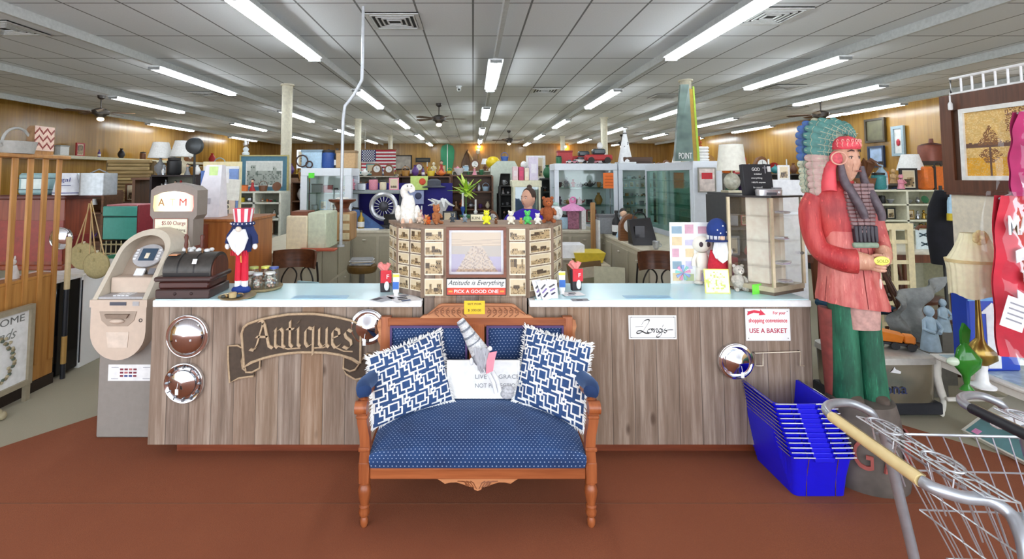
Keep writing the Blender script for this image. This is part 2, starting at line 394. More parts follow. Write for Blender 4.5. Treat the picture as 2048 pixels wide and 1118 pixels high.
# bent grey vent pipe rising to the ceiling
a = [at(725, 128, 5.2), at(724, 160, 5.2), at(708, 190, 5.2), at(690, 212, 5.2), at(686, 240, 5.2), at(683, 380, 5.2), at(682, 470, 5.2)]
b0 = thing('power_pole', 'bent silver cable pole rising from the left counter to the ceiling', 'pole', (a[-1].x, a[-1].y, .93))
pts = [(p.x-a[-1].x, 0, p.z-.93) for p in a]; pts[-1] = (pts[-1][0], 0, 0); pts = [(pts[0][0], 0, CE-.93)]+pts
MB().tube(pts, .017, n=12).build('pipe', M('#c2c6cb', .35, .3), b0); MB().lathe([(.04, 0), (.035, .02)], pts[-1][0], 0).build('foot', M('#a8aaac', .5), b0)
# security camera on the ceiling
p = onz(918, 172, CE); t = thing('security_camera', 'small white dome camera on ceiling left of the middle light row', 'camera', (p.x, p.y, CE))
MB().lathe([(.05, -.03), (.06, 0)]).build('mount', house, t); MB().ball(0, -.02, -.07, .05, .05, .05).build('body', house, t); MB().ball(0, -.06, -.08, .022).build('lens', M('#111114', .2), t)
# ---------- front counter ----------
CT = .93; PY = 3.02
top_m = M('#f1f3f2', .3); glass_top = M('#c9ecf4', .2, 0, .03, 4); kick_m = WOOD('#8d4526', '#5d2814', 0)
def counter(x0, x1, side, lab, label_top):
    t = thing('counter', lab, 'counter', (0, 0, 0))
    MB().box(x0, x1, PY, PY+.025, .088, .886).build('plank_front', BARN, t)
    MB().box(x0+.02, x1-.02, PY+.03, PY+.42, .088, .886).build('carcass', M('#8c8375', .8), t)
    MB().box(x0+.12, x1-.05, PY+.09, PY+.38, .006, .088).build('toe_kick', kick_m, t)
    w = thing('countertop', label_top, 'countertop', (0, 0, 0))
    MB().box(x0+(.025 if side < 0 else 0), x1-(.02 if side > 0 else 0), 2.975, 3.44, .887, .926, b=.004).build('slab', top_m, w)
    MB().box(x0+.035, x1-.03, 2.985, 3.43, .9262, CT).build('glass_sheet', glass_top, w)
counter(-1.90, -.30, -1, 'left barn plank counter with banner sign and hubcaps', 'white topped glass counter surface holding the wooden register')
counter(.33, 2.0, 1, 'right barn plank counter with white signs and one hubcap', 'white topped glass counter surface holding the clear display case')
# blue paper sheets under the counter glass
for a, b, lab in ((575, 700, 'blue paper under the glass of the left counter'), (1258, 1335, 'blue paper under the glass of the right counter')):
    p, q = onz(a, 602, CT), onz(b, 590, CT)
    tag(MB().box(p.x, q.x, 3.0, 3.08, CT, CT+.0012).build('paper_sheet', M('#9cc6e0', .3)), lab, 'paper')

# ---------- photo kiosk between the counters ----------
KT = at(950, 450, PY).z
K = thing('photo_kiosk', 'weathered wood kiosk between the counters covered in old photographs', 'kiosk', (0, 0, 0))
kp = [(-.30, PY), (.325, PY), (.49, PY+.13), (.585, PY+.36), (-.555, PY+.36), (-.465, PY+.13)]
MB().prismz([(-.29, PY+.004), (.32, PY+.004), (.32, PY+.4), (-.29, PY+.4)], .088, CT).build('lower_body', BARN, K)
MB().prismz(kp, CT+.002, KT-.02).build('upper_body', BARN, K)
MB().prismz([(x*1.02, PY+(y-PY)*1.02-.006) for x, y in kp], KT-.02, KT).build('top_board', WOOD('#9b8470', '#6f5846', 0, .7), K)
for x, y in kp[:4]+kp[5:]: MB().box(x-.012, x+.012, y-.006, y+.012, CT+.002, KT-.02).build('corner_strip', WOOD('#8d7866', '#66513f', 2, .8), K)
sep = [M(c, .35, 0, .05) for c in ('#d8c7a4', '#b79f77', '#8d7755', '#5d4d3a', '#e6dcc4', '#39312a')]
def sepia(seed, W=18, H=13):
    r = random.Random(seed); g = [[0]*W for _ in range(H)]; hz = r.randint(5, 8)
    for i in range(H):
        for j in range(W):
            g[i][j] = (0 if i < hz else (1 if r.random() < .75 else 2))
    for _ in range(r.randint(3, 6)):
        w = r.randint(2, 5); h = r.randint(2, 6); x = r.randint(0, W-w-1); c = r.choice([2, 3, 3, 1])
        for i in range(max(1, hz-h+2), min(H-1, hz+2)):
            for j in range(x, x+w): g[i][j] = c
        for k in range(x, x+w, 2):
            if hz-h+3 < H: g[max(1, hz-h+3)][k] = 5
    for _ in range(8): g[r.randint(hz, H-1)][r.randint(0, W-1)] = r.choice([3, 5, 2])
    for i in range(H): g[i][0] = g[i][-1] = 4
    for j in range(W): g[0][j] = g[-1][j] = 4
    return g
def photo(x, y, z, w, h, rz, lab, seed, group='old photographs on the kiosk'):
    mb = MB(); mb.bitmap(sepia(seed), -w/2, w/2, -h/2, h/2, -.003); mb.box(-w/2, w/2, -.0029, 0, -h/2, h/2, 4)
    o = mb.build('photograph', sep, None, (x, y, z), smooth=0); o.rotation_euler = (0, 0, rz); tag(o, lab, 'photograph', group)
def zrow(py0, py1): a, b = at(950, py0, PY).z, at(950, py1, PY).z; return (a+b)/2, (a-b)*.94
ordn = ['topmost', 'second', 'third', 'fourth', 'lowest']
for side, (xa, xb) in (('left', (-.292, -.175)), ('right', (.215, .318))):
    for i, (a, b) in enumerate([(457, 482), (483, 512), (514, 551), (556, 592)]):
        z, h = zrow(a, b)
        photo((xa+xb)/2, PY-.001, z, xb-xa-.004, h, 0, 'sepia town photograph, %s in the strip just %s of the big framed aerial picture' % (['topmost', 'second', 'third', 'lowest'][i], side), i*7+len(side))
def facet(p, q, cols, nrow, nm, seed):
    d = Vector((q[0]-p[0], q[1]-p[1])); L = d.length; rz = atan2(d.y, d.x); nx, ny = sin(rz)*.001, -cos(rz)*.001
    for c in range(cols):
        for r in range(nrow):
            t = (c+.5)/cols; z = CT+.045+(nrow-1-r+.5)*(KT-.06-CT)/nrow-.012
            lab = 'sepia photograph, %s of five, %s on the %s' % (ordn[r], ('outer column' if (c == 0) == (p[0] < 0) else 'inner column') if cols > 1 else 'single column', nm)
            photo(p[0]+d.x*t+nx*3, p[1]+d.y*t+ny*3, z, L/cols*.88, (KT-.06-CT)/nrow*.9, rz, lab, seed+c*13+r*5)
facet(kp[5], kp[0], 2, 5, 'angled left face of the kiosk', 40); facet(kp[4], kp[5], 2, 5, 'far left side of the kiosk', 90)
facet(kp[1], kp[2], 1, 5, 'narrow angled right face of the kiosk', 140); facet(kp[2], kp[3], 2, 5, 'far right side of the kiosk', 190)
# big framed aerial picture
x0, x1 = at(893, 500, PY).x, at(1012, 500, PY).x; z1, z0 = at(950, 454, PY).z, at(950, 553, PY).z
f = thing('framed_picture', 'brown framed aerial view of town blocks at the centre of the kiosk', 'picture', ((x0+x1)/2, PY-.002, z0)); w = x1-x0; h = z1-z0
brf = WOOD('#8a5138', '#5d3021', 0)
MB().frame(-w/2, w/2, 0, h, .016, -.03, 0).build('frame', brf, f); MB().frame(-w/2+.016, w/2-.016, .016, h-.016, .014, -.012, 0).build('mat', M('#d9d6dc'), f)
g = [[0]*44 for _ in range(34)]; rr = random.Random(3)
for i in range(34):
    for j in range(44):
        v = 0 if i < 6 else (1 if (i*7+j//9) % 5 < 3 and i < 13 else 0)
        if i >= 12:
            wdt = 5+(i-12)*.62; a = (j-22+.25*(i-22)); b = (i-12)
            if abs(j-22) < wdt: v = 5 if (int(a+b*1.1) % 4 == 0 or int(b*1.2-a*.5) % 4 == 0) else (2 if rr.random() < .6 else 1)
            else: v = 3 if (j < 12 and i > 18) or (j > 31 and i > 20) else 4
        g[i][j] = v
MB().bitmap(g, -w/2+.03, w/2-.03, .03, h-.03, -.006).build('print', [M(c, .3, 0, .04) for c in ('#c4a985', '#b29472', '#8f7461', '#9586a6', '#a39282', '#b79f86')], f, smooth=0)
MB().box(-w/2+.016, w/2-.016, -.0145, -.014, .016, h-.016).build('glass', GLASS('#ffffff', .04), f)
# attitude sign
z1, z0 = at(950, 556, PY).z, at(950, 590, PY).z; s = thing('slogan_sign', 'white and red tin sign below the framed aerial picture', 'sign', ((x0+x1)/2, PY-.002, z0)); h = z1-z0
MB().frame(-w/2, w/2, 0, h, .004, -.012, 0).build('edge', M('#3a2a26'), s); mb = MB(); mb.box(-w/2+.004, w/2-.004, -.009, 0, h*.45, h-.004, 0); mb.box(-w/2+.004, w/2-.004, -.009, 0, .004, h*.45, 1); mb.build('panel', [M('#f3efe6'), M('#d8503f')], s)
txt('Attitude is Everything', s, 0, -.0095, h*.71, w*.94, h*.36, M('#2a3a40'), shear=.35); txt('PICK A GOOD ONE', s, 0, -.0095, h*.24, w*.74, h*.2, M('#fbf3ea'), bold=.012)
for sg in (-1, 1): MB().box(sg*w*.43-.012, sg*w*.43+.012, -.0105, -.009, h*.19, h*.29).build('flourish', M('#e8a24a'), s)

# ---------- hubcaps ----------
def hubcap(px, py, rpx, lab, style, tagp=None):
    p = at(px, py, PY-.03); R = rpx*PY/1000
    t = thing('hubcap', lab, 'hubcap', (p.x, PY-.001, p.z), 0, 'chrome hubcaps on the barn planks')
    prof = {0: [(R, .0), (R, .012), (R*.97, .022), (R*.85, .022), (R*.83, .035), (R*.6, .052), (R*.3, .062), (.001, .065)],
            1: [(R, 0), (R, .014), (R*.94, .026), (R*.8, .02), (R*.78, .016), (R*.66, .018), (R*.64, .03), (R*.4, .042), (.001, .05)],
            2: [(R, 0), (R, .012), (R*.95, .03), (R*.86, .034), (R*.82, .022), (R*.7, .02), (R*.66, .034), (R*.3, .05), (R*.12, .062), (.001, .064)]}[style]
    o = MB().lathe([(r, z) for r, z in prof], n=48).build('disc', CHROME(), t, smooth=50); o.rotation_euler = (pi/2, 0, 0)
    MB().torus(0, -.02, 0, R*.97, R*.03, 'y', n=40).build('rim', CHROME(), t)
    if style: MB().torus(0, -.026, 0, R*.64, R*.022, 'y', n=36).build('groove_ring', M('#5a5c60', .25, .8), t)
    if style == 1:
        mb = MB()
        for k in range(12): mb.at(0, 0, 0, ry=k*pi/6).box(-R*.03, R*.03, -.031, -.018, R*.74, R*.9)
        mb.build('rim_mark', M('#8d8f93', .3, .7), t)
    if style == 3: pass
    if tagp:
        mb = MB(); mb.box(tagp[0]-.009, tagp[0]+.009, -.07, -.068, tagp[1]-.016, tagp[1]+.016); mb.cyl((tagp[0], -.069, tagp[1]+.015), (tagp[0]*.6, -.067, tagp[1]+.05), .0015); mb.build('price_tag', M('#f4f2ec'), t)
    return t, R
t, R = hubcap(372, 674, 41, 'domed chrome hubcap with raised lettering, upper of two by the cash machine', 0)
for k in range(5): MB().box(-.044+k*.02, -.032+k*.02, -.062, -.05, -.018, -.003, b=.002).build('raised_mark', M('#e9ecf2', .25, .6), t)
hubcap(365, 768, 38, 'ringed chrome hubcap with price tag below the domed one', 1, (-.01, -.03))
hubcap(735, 655, 34, 'ringed chrome hubcap at the right end of the dark banner sign', 2, (-.01, -.075))
hubcap(1474, 724, 34, 'tilted chrome hubcap beside the wire hanger over the blue baskets', 2, (.01, -.06))

# ---------- carved banner sign ----------
def S(px, py): p = at(px, py, PY); return (p.x, p.z)
B = thing('antiques_sign', 'dark carved ribbon banner sign reading Antiques on the left counter', 'sign', (0, 0, 0)); dk = M('#4a3c31', .8, 0, .15, 40, .001); tan_ = M('#b39a7c', .7, 0, .2, 60)
top = [S(*q) for q in ((488, 664), (492, 652), (500, 645), (525, 636), (554, 630), (580, 626), (605, 625), (632, 625), (656, 628), (680, 632), (704, 638), (724, 646))]
bot = [S(*q) for q in ((723, 722), (708, 714), (682, 706), (656, 702), (630, 701), (605, 701), (580, 703), (554, 707), (530, 713), (508, 721), (493, 731))]
main = top+bot; mb = MB()
R_ = list(zip(top, [bot[-1-int(i*(len(bot)-1)/(len(top)-1)+.5)] for i in range(len(top))]))
for (a, b), (c, d) in zip(R_[:-1], R_[1:]): mb.prism([b, d, c, a], PY-.03, PY-.012)
mb.build('banner', dk, B, smooth=0)
MB().tube([(x, PY-.031, z) for x, z in main], .0075, n=8, closed=True).build('banner_rim', tan_, B)
lt = [S(*q) for q in ((486, 694), (478, 689), (459, 690), (459, 720), (462, 763), (480, 754), (510, 750), (512, 738), (498, 742), (488, 735), (486, 720))]
rt = [S(*q) for q in ((722, 720), (736, 705), (752, 708), (750, 745), (738, 752), (712, 757), (694, 746), (687, 735), (704, 739), (714, 732))]
fl = [S(*q) for q in ((494, 729), (506, 720), (524, 713), (523, 733), (508, 741), (496, 741))]
fr_ = [S(*q) for q in ((690, 711), (706, 716), (720, 725), (712, 736), (702, 739), (689, 733))]
for k, (pl_, yy) in enumerate(((lt, PY-.014), (rt, PY-.014), (fl, PY-.024), (fr_, PY-.024))):
    MB().prism(pl_, yy, PY-.002).build('ribbon_tail' if k < 2 else 'ribbon_fold', dk, B, smooth=0)
    MB().tube([(x, yy-.002, z) for x, z in pl_], .006, n=6, closed=True).build('tail_rim', tan_, B)
LET = {'A': (.62, [[(0, 0), (.08, .12), (.3, .92)], [(.12, .95), (.26, 1.0), (.36, .8), (.52, .1), (.66, .02)], [(.06, .42), (.46, .42)], [(-.16, -.02), (.0, -.06), (.06, .04)]]),
       'n': (.42, [[(0, .58), (.08, .68), (.08, .08), (.16, 0)], [(.1, .55), (.26, .68), (.34, .58), (.34, .08), (.42, 0)]]),
       't': (.27, [[(.12, .92), (.12, .1), (.22, 0)], [(0, .64), (.26, .64)]]), 'i': (.22, [[(0, .58), (.08, .68), (.08, .08), (.16, 0)], [(.05, .84), (.12, .9)]]),
       'q': (.42, [[(.3, .62), (.14, .68), (.05, .55), (.05, .14), (.14, .0), (.3, .1)], [(.33, .7), (.33, -.28)]]),
       'u': (.44, [[(0, .58), (.07, .66), (.07, .12), (.16, 0), (.34, .14)], [(.34, .68), (.34, .08), (.42, 0)]]),
       'e': (.38, [[(.06, .34), (.3, .44), (.28, .62), (.14, .68), (.05, .55), (.05, .14), (.15, 0), (.33, .1)]]),
       's': (.36, [[(.3, .6), (.16, .68), (.05, .56), (.09, .42), (.27, .28), (.3, .12), (.16, 0), (0, .08)]])}
cx = -1.275; sc = .162
for i, ch in enumerate('Antiques'):
    wd, st = LET[ch]; mb = MB(); zb = at(600, 693, PY).z-.0+(.012*(1-((i-3.5)/3.5)**2)); k = sc if ch != 'A' else sc
    for q in st: mb.nib([(cx+a*k, zb+b*k) for a, b in q], .0175, .8, PY-.03, PY-.042)
    mb.build('letter', tan_, B, smooth=0); cx += (wd+.085)*k*.95
fl2 = MB()
for q in (((560, 688), (580, 694), (605, 692)), ((630, 692), (650, 691), (662, 687)), ((672, 690), (690, 698), (708, 699))): fl2.tube([(S(*p)[0], PY-.034, S(*p)[1]) for p in q], .0045, n=6)
fl2.build('swash', tan_, B)

# ---------- white signs on the right counter ----------
def plate(px0, px1, py0, py1, name, lab, col='#f4f4f2', Y=PY):
    a, b = at(px0, py1, Y), at(px1, py0, Y); t = thing(name, lab, 'sign', ((a.x+b.x)/2, PY-.001, a.z)); w, h = b.x-a.x, b.z-a.z
    MB().box(-w/2, w/2, -.006, 0, 0, h, b=.002).build('panel', M(col, .35, 0, .02), t); mb = MB()
    for sx in (-1, 1):
        for zz in (.08, .92): mb.ball(sx*w*.44, -.006, h*zz, .003, .002, .003, n=8, k=4)
    mb.build('screw', M('#6a6a6a', .3, .8), t); return t, w, h
t, w, h = plate(1257, 1352, 630, 678, 'name_sign', 'small white sign with black script on the right counter')
MB().frame(-w*.47, w*.47, h*.07, h*.93, .002, -.0072, -.006).build('border', M('#555555'), t)
ink = M('#1b1b1b'); mb = MB()
def sc_(pts, lw=.0035): mb.nib([(-w/2+p[0]*w, p[1]*h) for p in spline([(a, b, 0) for a, b in pts])], lw, .9, -.006, -.008)
sc_([(.27, .62), (.33, .78), (.42, .82), (.42, .72), (.35, .5), (.27, .3), (.18, .25), (.17, .33), (.25, .36), (.34, .27), (.42, .25)], .007)
sc_([(.46, .44), (.4, .4), (.39, .3), (.44, .27), (.49, .34), (.47, .44), (.52, .42)], .006)
sc_([(.53, .45), (.52, .28), (.55, .4), (.59, .44), (.58, .3), (.62, .3)], .006)
sc_([(.69, .42), (.64, .44), (.62, .34), (.66, .3), (.7, .42), (.66, .15), (.58, .1), (.6, .2), (.73, .36)], .006)
sc_([(.72, .6), (.7, .52)], .006); sc_([(.77, .46), (.74, .4), (.79, .34), (.76, .27), (.73, .3)], .006); sc_([(.76, .37), (.84, .4), (.92, .4)], .004); sc_([(.14, .52), (.3, .53)], .002)
mb.build('script_lettering', ink, t, smooth=0)
t, w, h = plate(1491, 1578, 617, 681, 'basket_sign', 'white sign with red arrow about using a basket above the blue baskets')
red = M('#d8304a'); txt('For your', t, w*.26, -.0065, h*.86, w*.28, h*.12, red, bold=.01); txt('shopping convenience', t, 0, -.0065, h*.62, w*.86, h*.17, red, bold=.01); txt('USE A BASKET', t, 0, -.0065, h*.32, w*.84, h*.15, M('#b8344c'), bold=.012)
ar = [(-.46, .8), (-.44, .92), (-.3, .96), (-.16, .93), (-.17, .99), (-.05, .82), (-.2, .8), (-.18, .86), (-.32, .88)]
MB().prism([(a*w, b*h) for a, b in ar], -.0085, -.006).build('arrow', red, t, smooth=0)
# wire hanger bracket
t = thing('wire_bracket', 'bent pale wire bracket on the planks above the blue baskets', 'bracket', (0, 0, 0)); yy = PY-.02
P2 = lambda px, py: (at(px, py, PY).x, yy, at(px, py, PY).z)
MB().tube([P2(1520, 729), P2(1507, 729), P2(1506, 704), P2(1596, 701), P2(1596, 729), P2(1604, 729)], .0035).build('wire', M('#d9cbb4', .3, .6), t); MB().tube([P2(1508, 729), P2(1522, 729), P2(1522, 704)], .0035).build('wire_hook', M('#d9cbb4', .3, .6), t)
for q in ((1506, 704), (1596, 701)): p = P2(*q); MB().cyl(p, (p[0], PY, p[2]), .004).build('pin', M('#9a9a98', .3, .8), t)
# ---------- settee ----------
SX = .022; SY = 2.46; SE = thing('settee', 'antique oak two-seat settee upholstered in dotted navy velvet', 'settee', (SX, SY, .006))
OAK = WOOD('#b0653a', '#7b3c1c', 0, .35); OAKZ = WOOD('#b0653a', '#7b3c1c', 2, .35); OAKL = WOOD('#c98a5e', '#9a5a34', 0, .4)
def m_velvet(dots=True):
    t = NT('navy_velvet_dotted' if dots else 'navy_velvet'); oc = t.n('TexCoord').outputs['Object']; sp = t.n('SeparateXYZ'); t.l(oc, sp.inputs[0])
    n1 = t.noise(oc, 7, 3); base = t.mix(n1, lin('#081a42'), lin('#1b4478'))
    if dots:
        p = .0195; u = t.math('DIVIDE', sp.outputs[0], p); v = t.math('DIVIDE', t.math('ADD', sp.outputs[1], sp.outputs[2]), p*.8)
        row = t.math('FLOOR', v); u2 = t.math('ADD', u, t.math('MULTIPLY', t.math('MODULO', row, 2), .5))
        a = t.math('SUBTRACT', t.math('FRACT', u2), .5); b = t.math('SUBTRACT', t.math('FRACT', v), .5)
        d = t.math('ADD', t.math('MULTIPLY', a, a), t.math('MULTIPLY', b, b)); k = t.math('LESS_THAN', d, .026)
        base = t.mix(t.math('MULTIPLY', k, .6), base, lin('#b9c9e2'))
    t.b.inputs['Sheen Weight'].default_value = .5; t.b.inputs['Sheen Roughness'].default_value = .4; t.b.inputs['Sheen Tint'].default_value = lin('#8fb4e8')
    return t.fin(base, .8)
VEL = m_velvet(); VELP = m_velvet(False)
H = .535
for sx in (-1, 1):
    x = sx*H
    MB().lathe([(.012, 0), (.018, .01), (.02, .03), (.014, .045), (.024, .055), (.027, .07), (.022, .085), (.026, .095), (.02, .102), (.026, .13), (.031, .165), (.027, .185), (.02, .195), (.027, .2), (.027, .21)], x, 0, n=16).build('front_leg', OAKZ, SE)
    MB().lathe([(.014, 0), (.024, .2), (.026, .24)], x*.97, .5, n=12).build('rear_leg', OAKZ, SE)
    MB().box(x-.026, x+.026, -.026, .026, .205, .30, b=.004).build('corner_block', OAKZ, SE)
    # curved arm support with scroll knob
    pr = [(0, .30), (-sx*.004, .36), (sx*.0, .42), (sx*.012, .48), (sx*.018, .54), (sx*.012, .58)]
    mb = MB(); mb.loft([[(x+a-.023, -.022, z), (x+a+.023, -.022, z), (x+a+.023, .022, z), (x+a-.023, .022, z)] for a, z in pr])
    mb.build('arm_post', OAKZ, SE, smooth=30)
    MB().box(x-.028, x+.028, -.03, .024, .35, .37, b=.005).build('post_collar', OAKZ, SE); MB().box(x+sx*.012-.028, x+sx*.012+.028, -.03, .024, .5, .515, b=.005).build('post_collar', OAKZ, SE); mb = MB(); mb.cyl((x+sx*.014-.028, -.026, .555), (x+sx*.014+.028, -.026, .555), .03, n=14); mb.build('scroll', OAKZ, SE)
    a0 = MB(); pts = [(x+sx*.004, -.01, .6), (x+sx*.02, .05, .61), (x+sx*.014, .2, .585), (x+sx*.004, .34, .57), (x-sx*.006, .47, .575)]
    a0.tube([(p[0], p[1], p[2]-.03) for p in spline(pts, 4)], .022, n=8); a0.build('arm_rail', OAK, SE)
    mb = MB(); mb.tube(spline([(p[0], p[1], p[2]+.012) for p in pts], 5), [.02]+[.036]*18+[.03, .025], n=14); mb.build('arm_pad', VELP, SE)
    MB().box(x-.014, x+.014, .026, .5, .225, .28, b=.004).build('side_rail', OAK, SE)
    # back posts with side scrolls
    MB().loft([[(x*.985-.028, .47+t_, z), (x*.985+.028, .47+t_, z), (x*.985+.028, .51+t_, z), (x*.985-.028, .51+t_, z)] for z, t_ in ((.22, 0), (.5, .005), (.83, .025))]).build('back_post', OAKZ, SE)
    mb = MB(); pl_ = [(x*.985+sx*.026, .6), (x*.985+sx*.034, .63), (x*.985+sx*.03, .67), (x*.985+sx*.045, .7), (x*.985+sx*.04, .745), (x*.985+sx*.05, .78), (x*.985+sx*.042, .815), (x*.985+sx*.026, .82)]; mb.prism(pl_, .488, .51); mb.build('side_scroll', OAKL, SE, smooth=0)
MB().box(-H+.026, H-.026, -.018, .018, .222, .272, b=.004).build('front_rail', OAK, SE)
MB().box(-H+.026, H-.026, -.02, .016, .272, .282, b=.004).build('rail_bead', M('#6c4a63', .5), SE)
ap = [(-.19, .222), (-.175, .214), (-.155, .2), (-.13, .206), (-.1, .207), (-.07, .198), (-.04, .187), (-.022, .185), (-.016, .174), (0, .168), (.016, .174), (.022, .185), (.04, .187), (.07, .198), (.1, .207), (.13, .206), (.155, .2), (.175, .214), (.19, .222)]
AP = thing; mb = MB(); mb.prism(ap, -.014, .01); mb.build('carved_apron', OAKL, SE, smooth=0)
mb = MB()
for sg in (-1, 1):
    for k in range(4): mb.tube([(sg*(.006+k*.012), -.0155, .178+k*.004), (sg*(.02+k*.015), -.0155, .205+k*.002), (sg*(.035+k*.02), -.0155, .213)], .0022, n=5)
    mb.torus(sg*.05, -.015, .2, .008, .002, 'y', n=10, k=5)
mb.build('apron_carving', WOOD('#8d5230', '#6b3a1f', 0), SE)
# seat: domed cushion
def seat():
    mb = MB(); nx, ny = 40, 28; vs = []
    for j in range(ny+1):
        v = j/ny
        for i in range(nx+1):
            u = -1+2*i/nx; ex = max(0, 1-abs(u)**5)**.5; cr = 1-.85*u*u
            if v < .35: t = v/.35; y = -.03-.012*sin(t*pi); z = .28+(.10*t)*(1)
            else: t = (v-.35)/.65; y = -.03+t*.5; z = .38+.05*cr*sin(min(1, t*1.5+.15)*pi/2)+.012*sin(t*pi)
            if v >= .35 and t < .15: z -= .015*(1-t/.15)
            zz = .28+(z-.28)*(.62+.38*ex)
            vs.append(((H-.026)*u*(.985+.015*min(1, v*4)), y, zz))
    fs = [(j*(nx+1)+i, j*(nx+1)+i+1, (j+1)*(nx+1)+i+1, (j+1)*(nx+1)+i) for j in range(ny) for i in range(nx)]
    mb.add(vs, fs); mb.box(-H+.03, H-.03, -.015, .46, .272, .285); return mb
seat().build('seat', VEL, SE, smooth=60)
# back: rails, stile, crest, two upholstered panels
bt = lambda z: .475+(z-.22)*.04
MB().box(-H+.02, H-.02, .49, .515, .775, .825, b=.004).build('top_rail', OAK, SE); MB().box(-H+.02, H-.02, .478, .5, .34, .55, b=.004).build('lower_rail', OAK, SE); MB().box(-.045, .045, .485, .512, .5, .79, b=.004).build('centre_stile', OAKZ, SE)
for x0, x1 in ((-.5, -.055), (.055, .5)):
    MB().frame(x0, x1, .545, .785, .012, .478, .5).build('panel_moulding', M('#503a6a', .5), SE)
    mb = MB(); nx, nz = 16, 10; vs = []
    for j in range(nz+1):
        for i in range(nx+1):
            u, v = -1+2*i/nx, -1+2*j/nz; vs.append(((x0+x1)/2+u*(x1-x0-.02)/2, .492-.018*((1-u**4)*(1-v**4))**.5, .665+v*.11))
    mb.add(vs, [(j*(nx+1)+i, j*(nx+1)+i+1, (j+1)*(nx+1)+i+1, (j+1)*(nx+1)+i) for j in range(nz) for i in range(nx)]); mb.build('back_panel', VEL, SE, smooth=60)
cr = [(-.33, .825), (-.31, .84), (-.29, .842), (-.25, .875), (-.22, .9), (-.2, .905), (.2, .905), (.22, .9), (.25, .875), (.29, .842), (.31, .84), (.33, .825)]
MB().prism(cr, .49, .516).build('crest', OAKL, SE, smooth=0); mb = MB()
for sg in (-1, 1):
    for k in range(6):
        x = sg*(.06+k*.032); mb.tube([(x, .487, .835), (x+sg*.02, .487, .85), (x+sg*.022, .487, .87), (x+sg*.004, .487, .885)], .003, n=5)
        mb.torus(x+sg*.01, .488, .862, .008, .0025, 'y', n=9, k=5)
    mb.tube([(sg*.05, .487, .895), (sg*.2, .487, .893), (sg*.28, .487, .846)], .003, n=5)
mb.build('crest_carving', WOOD('#a06a48', '#7d4526', 0), SE)
# price note
p = at(949, 616, SY+.48); n = thing('price_note', 'bright yellow handwritten price note on the settee crest', 'note', (p.x, SY+.4845, p.z-.036)); MB().box(-.06, .06, -.001, 0, 0, .076).build('sheet', M('#f4c531', .7), n)
txt('SET FOR', n, 0, -.0013, .058, .08, .012, M('#3a2d10'), depth=.0006); txt('$ 300.00', n, 0, -.0013, .022, .075, .016, M('#3a2d10'), depth=.0006)

# ---------- fret patterned pillows ----------
def fret(N=96):
    g = [[0]*N for _ in range(N)]
    def px(x, y):
        if 0 <= x < N and 0 <= y < N: g[y][x] = 1
    def ln(*pts):
        for (a, b), (c, d) in zip(pts[:-1], pts[1:]):
            for j in range(min(a, c), max(a, c)+2):
                for i in range(min(b, d), max(b, d)+2): px(j, i)
    def rect(x, y, w): ln((x, y), (x+w, y), (x+w, y+w), (x, y+w), (x, y))
    P = 32
    for r in range(-1, 5):
        for c in range(-1, 5):
            x, y = c*P+(r % 2)*16, r*24
            rect(x, y, 11); ln((x+5, y-5), (x+16, y-5), (x+16, y+5), (x+22, y+5)); rect(x+19, y-1, 5)
            ln((x+11, y+8), (x+15, y+8), (x+15, y+17), (x+5, y+17), (x+5, y+11)); ln((x-5, y+5), (x-5, y+17), (x+5, y+17), (x+5, y+24))
            ln((x+22, y+4), (x+22, y+11), (x+27, y+11), (x+27, y+5)); ln((x+24, y+1), (x+32, y+1))
    return g
FR = fret(); pil_m = [M('#2c4a78', .85, 0, .15, 80), M('#f2f2ee', .85, 0, .05)]
def pillow(cs, lab, fringe_edges):
    """cs: four corners TL, TR, BR, BL as world points"""
    TL, TR, BR, BL = cs; c = (TL+TR+BR+BL)/4; nrm = (TR-TL).cross(BL-TL).normalized()
    if nrm.y > 0: nrm = -nrm
    t = thing('throw_pillow', lab, 'pillow', c, 0, 'fringed fret patterned pillows')
    def S_(u, v, side):
        p = (TL*(1-u)*(1-v)+TR*u*(1-v)+BR*u*v+BL*(1-u)*v)-c; a, b = 2*u-1, 2*v-1
        pinch = 1-.05*(1-a*a)*abs(b)**3-.05*(1-b*b)*abs(a)**3
        th = .075*((1-a*a)*(1-b*b))**.45
        return p*pinch+nrm*th*side
    N = 96
    for side in (1, -1):
        mb = MB()
        for i in range(N+1):
            for j in range(N+1): mb.v.append(S_(j/N, i/N, side))
        for i in range(N):
            for j in range(N): a = i*(N+1)+j; mb.f.append([a, a+N+1, a+N+2, a+1]); mb.mi.append(FR[i][j])
        mb.build('cover', pil_m, t, smooth=80)
    r = random.Random(5); mb = MB()
    for e in fringe_edges:
        for k in range(60):
            s = k/59; u, v = {'t': (s, 0), 'r': (1, s), 'b': (s, 1), 'l': (0, s)}[e]; p = S_(u, v, 0); out = (p.normalized()+Vector((r.uniform(-.5, .5), r.uniform(-.3, .3), r.uniform(-.6, .3)))).normalized()
            L = r.uniform(.014, .026); mb.tube([p*.985, p+out*L*.6+Vector((0, 0, .002)), p+out*L], [.0035, .003, .0012], n=4)
    mb.build('fringe', M('#f4f3ee', .9), t)
pillow([at(735, 715, 2.72), at(880, 660, 2.93), at(905, 800, 2.76), at(745, 858, 2.60)], 'fret patterned navy and white pillow at left of settee, tilted outward', 'trlb')
pillow([at(1052, 652, 2.93), at(1183, 690, 2.76), at(1166, 862, 2.60), at(1028, 800, 2.77)], 'fret patterned navy and white pillow at right of settee with fringed top', 'trlb')
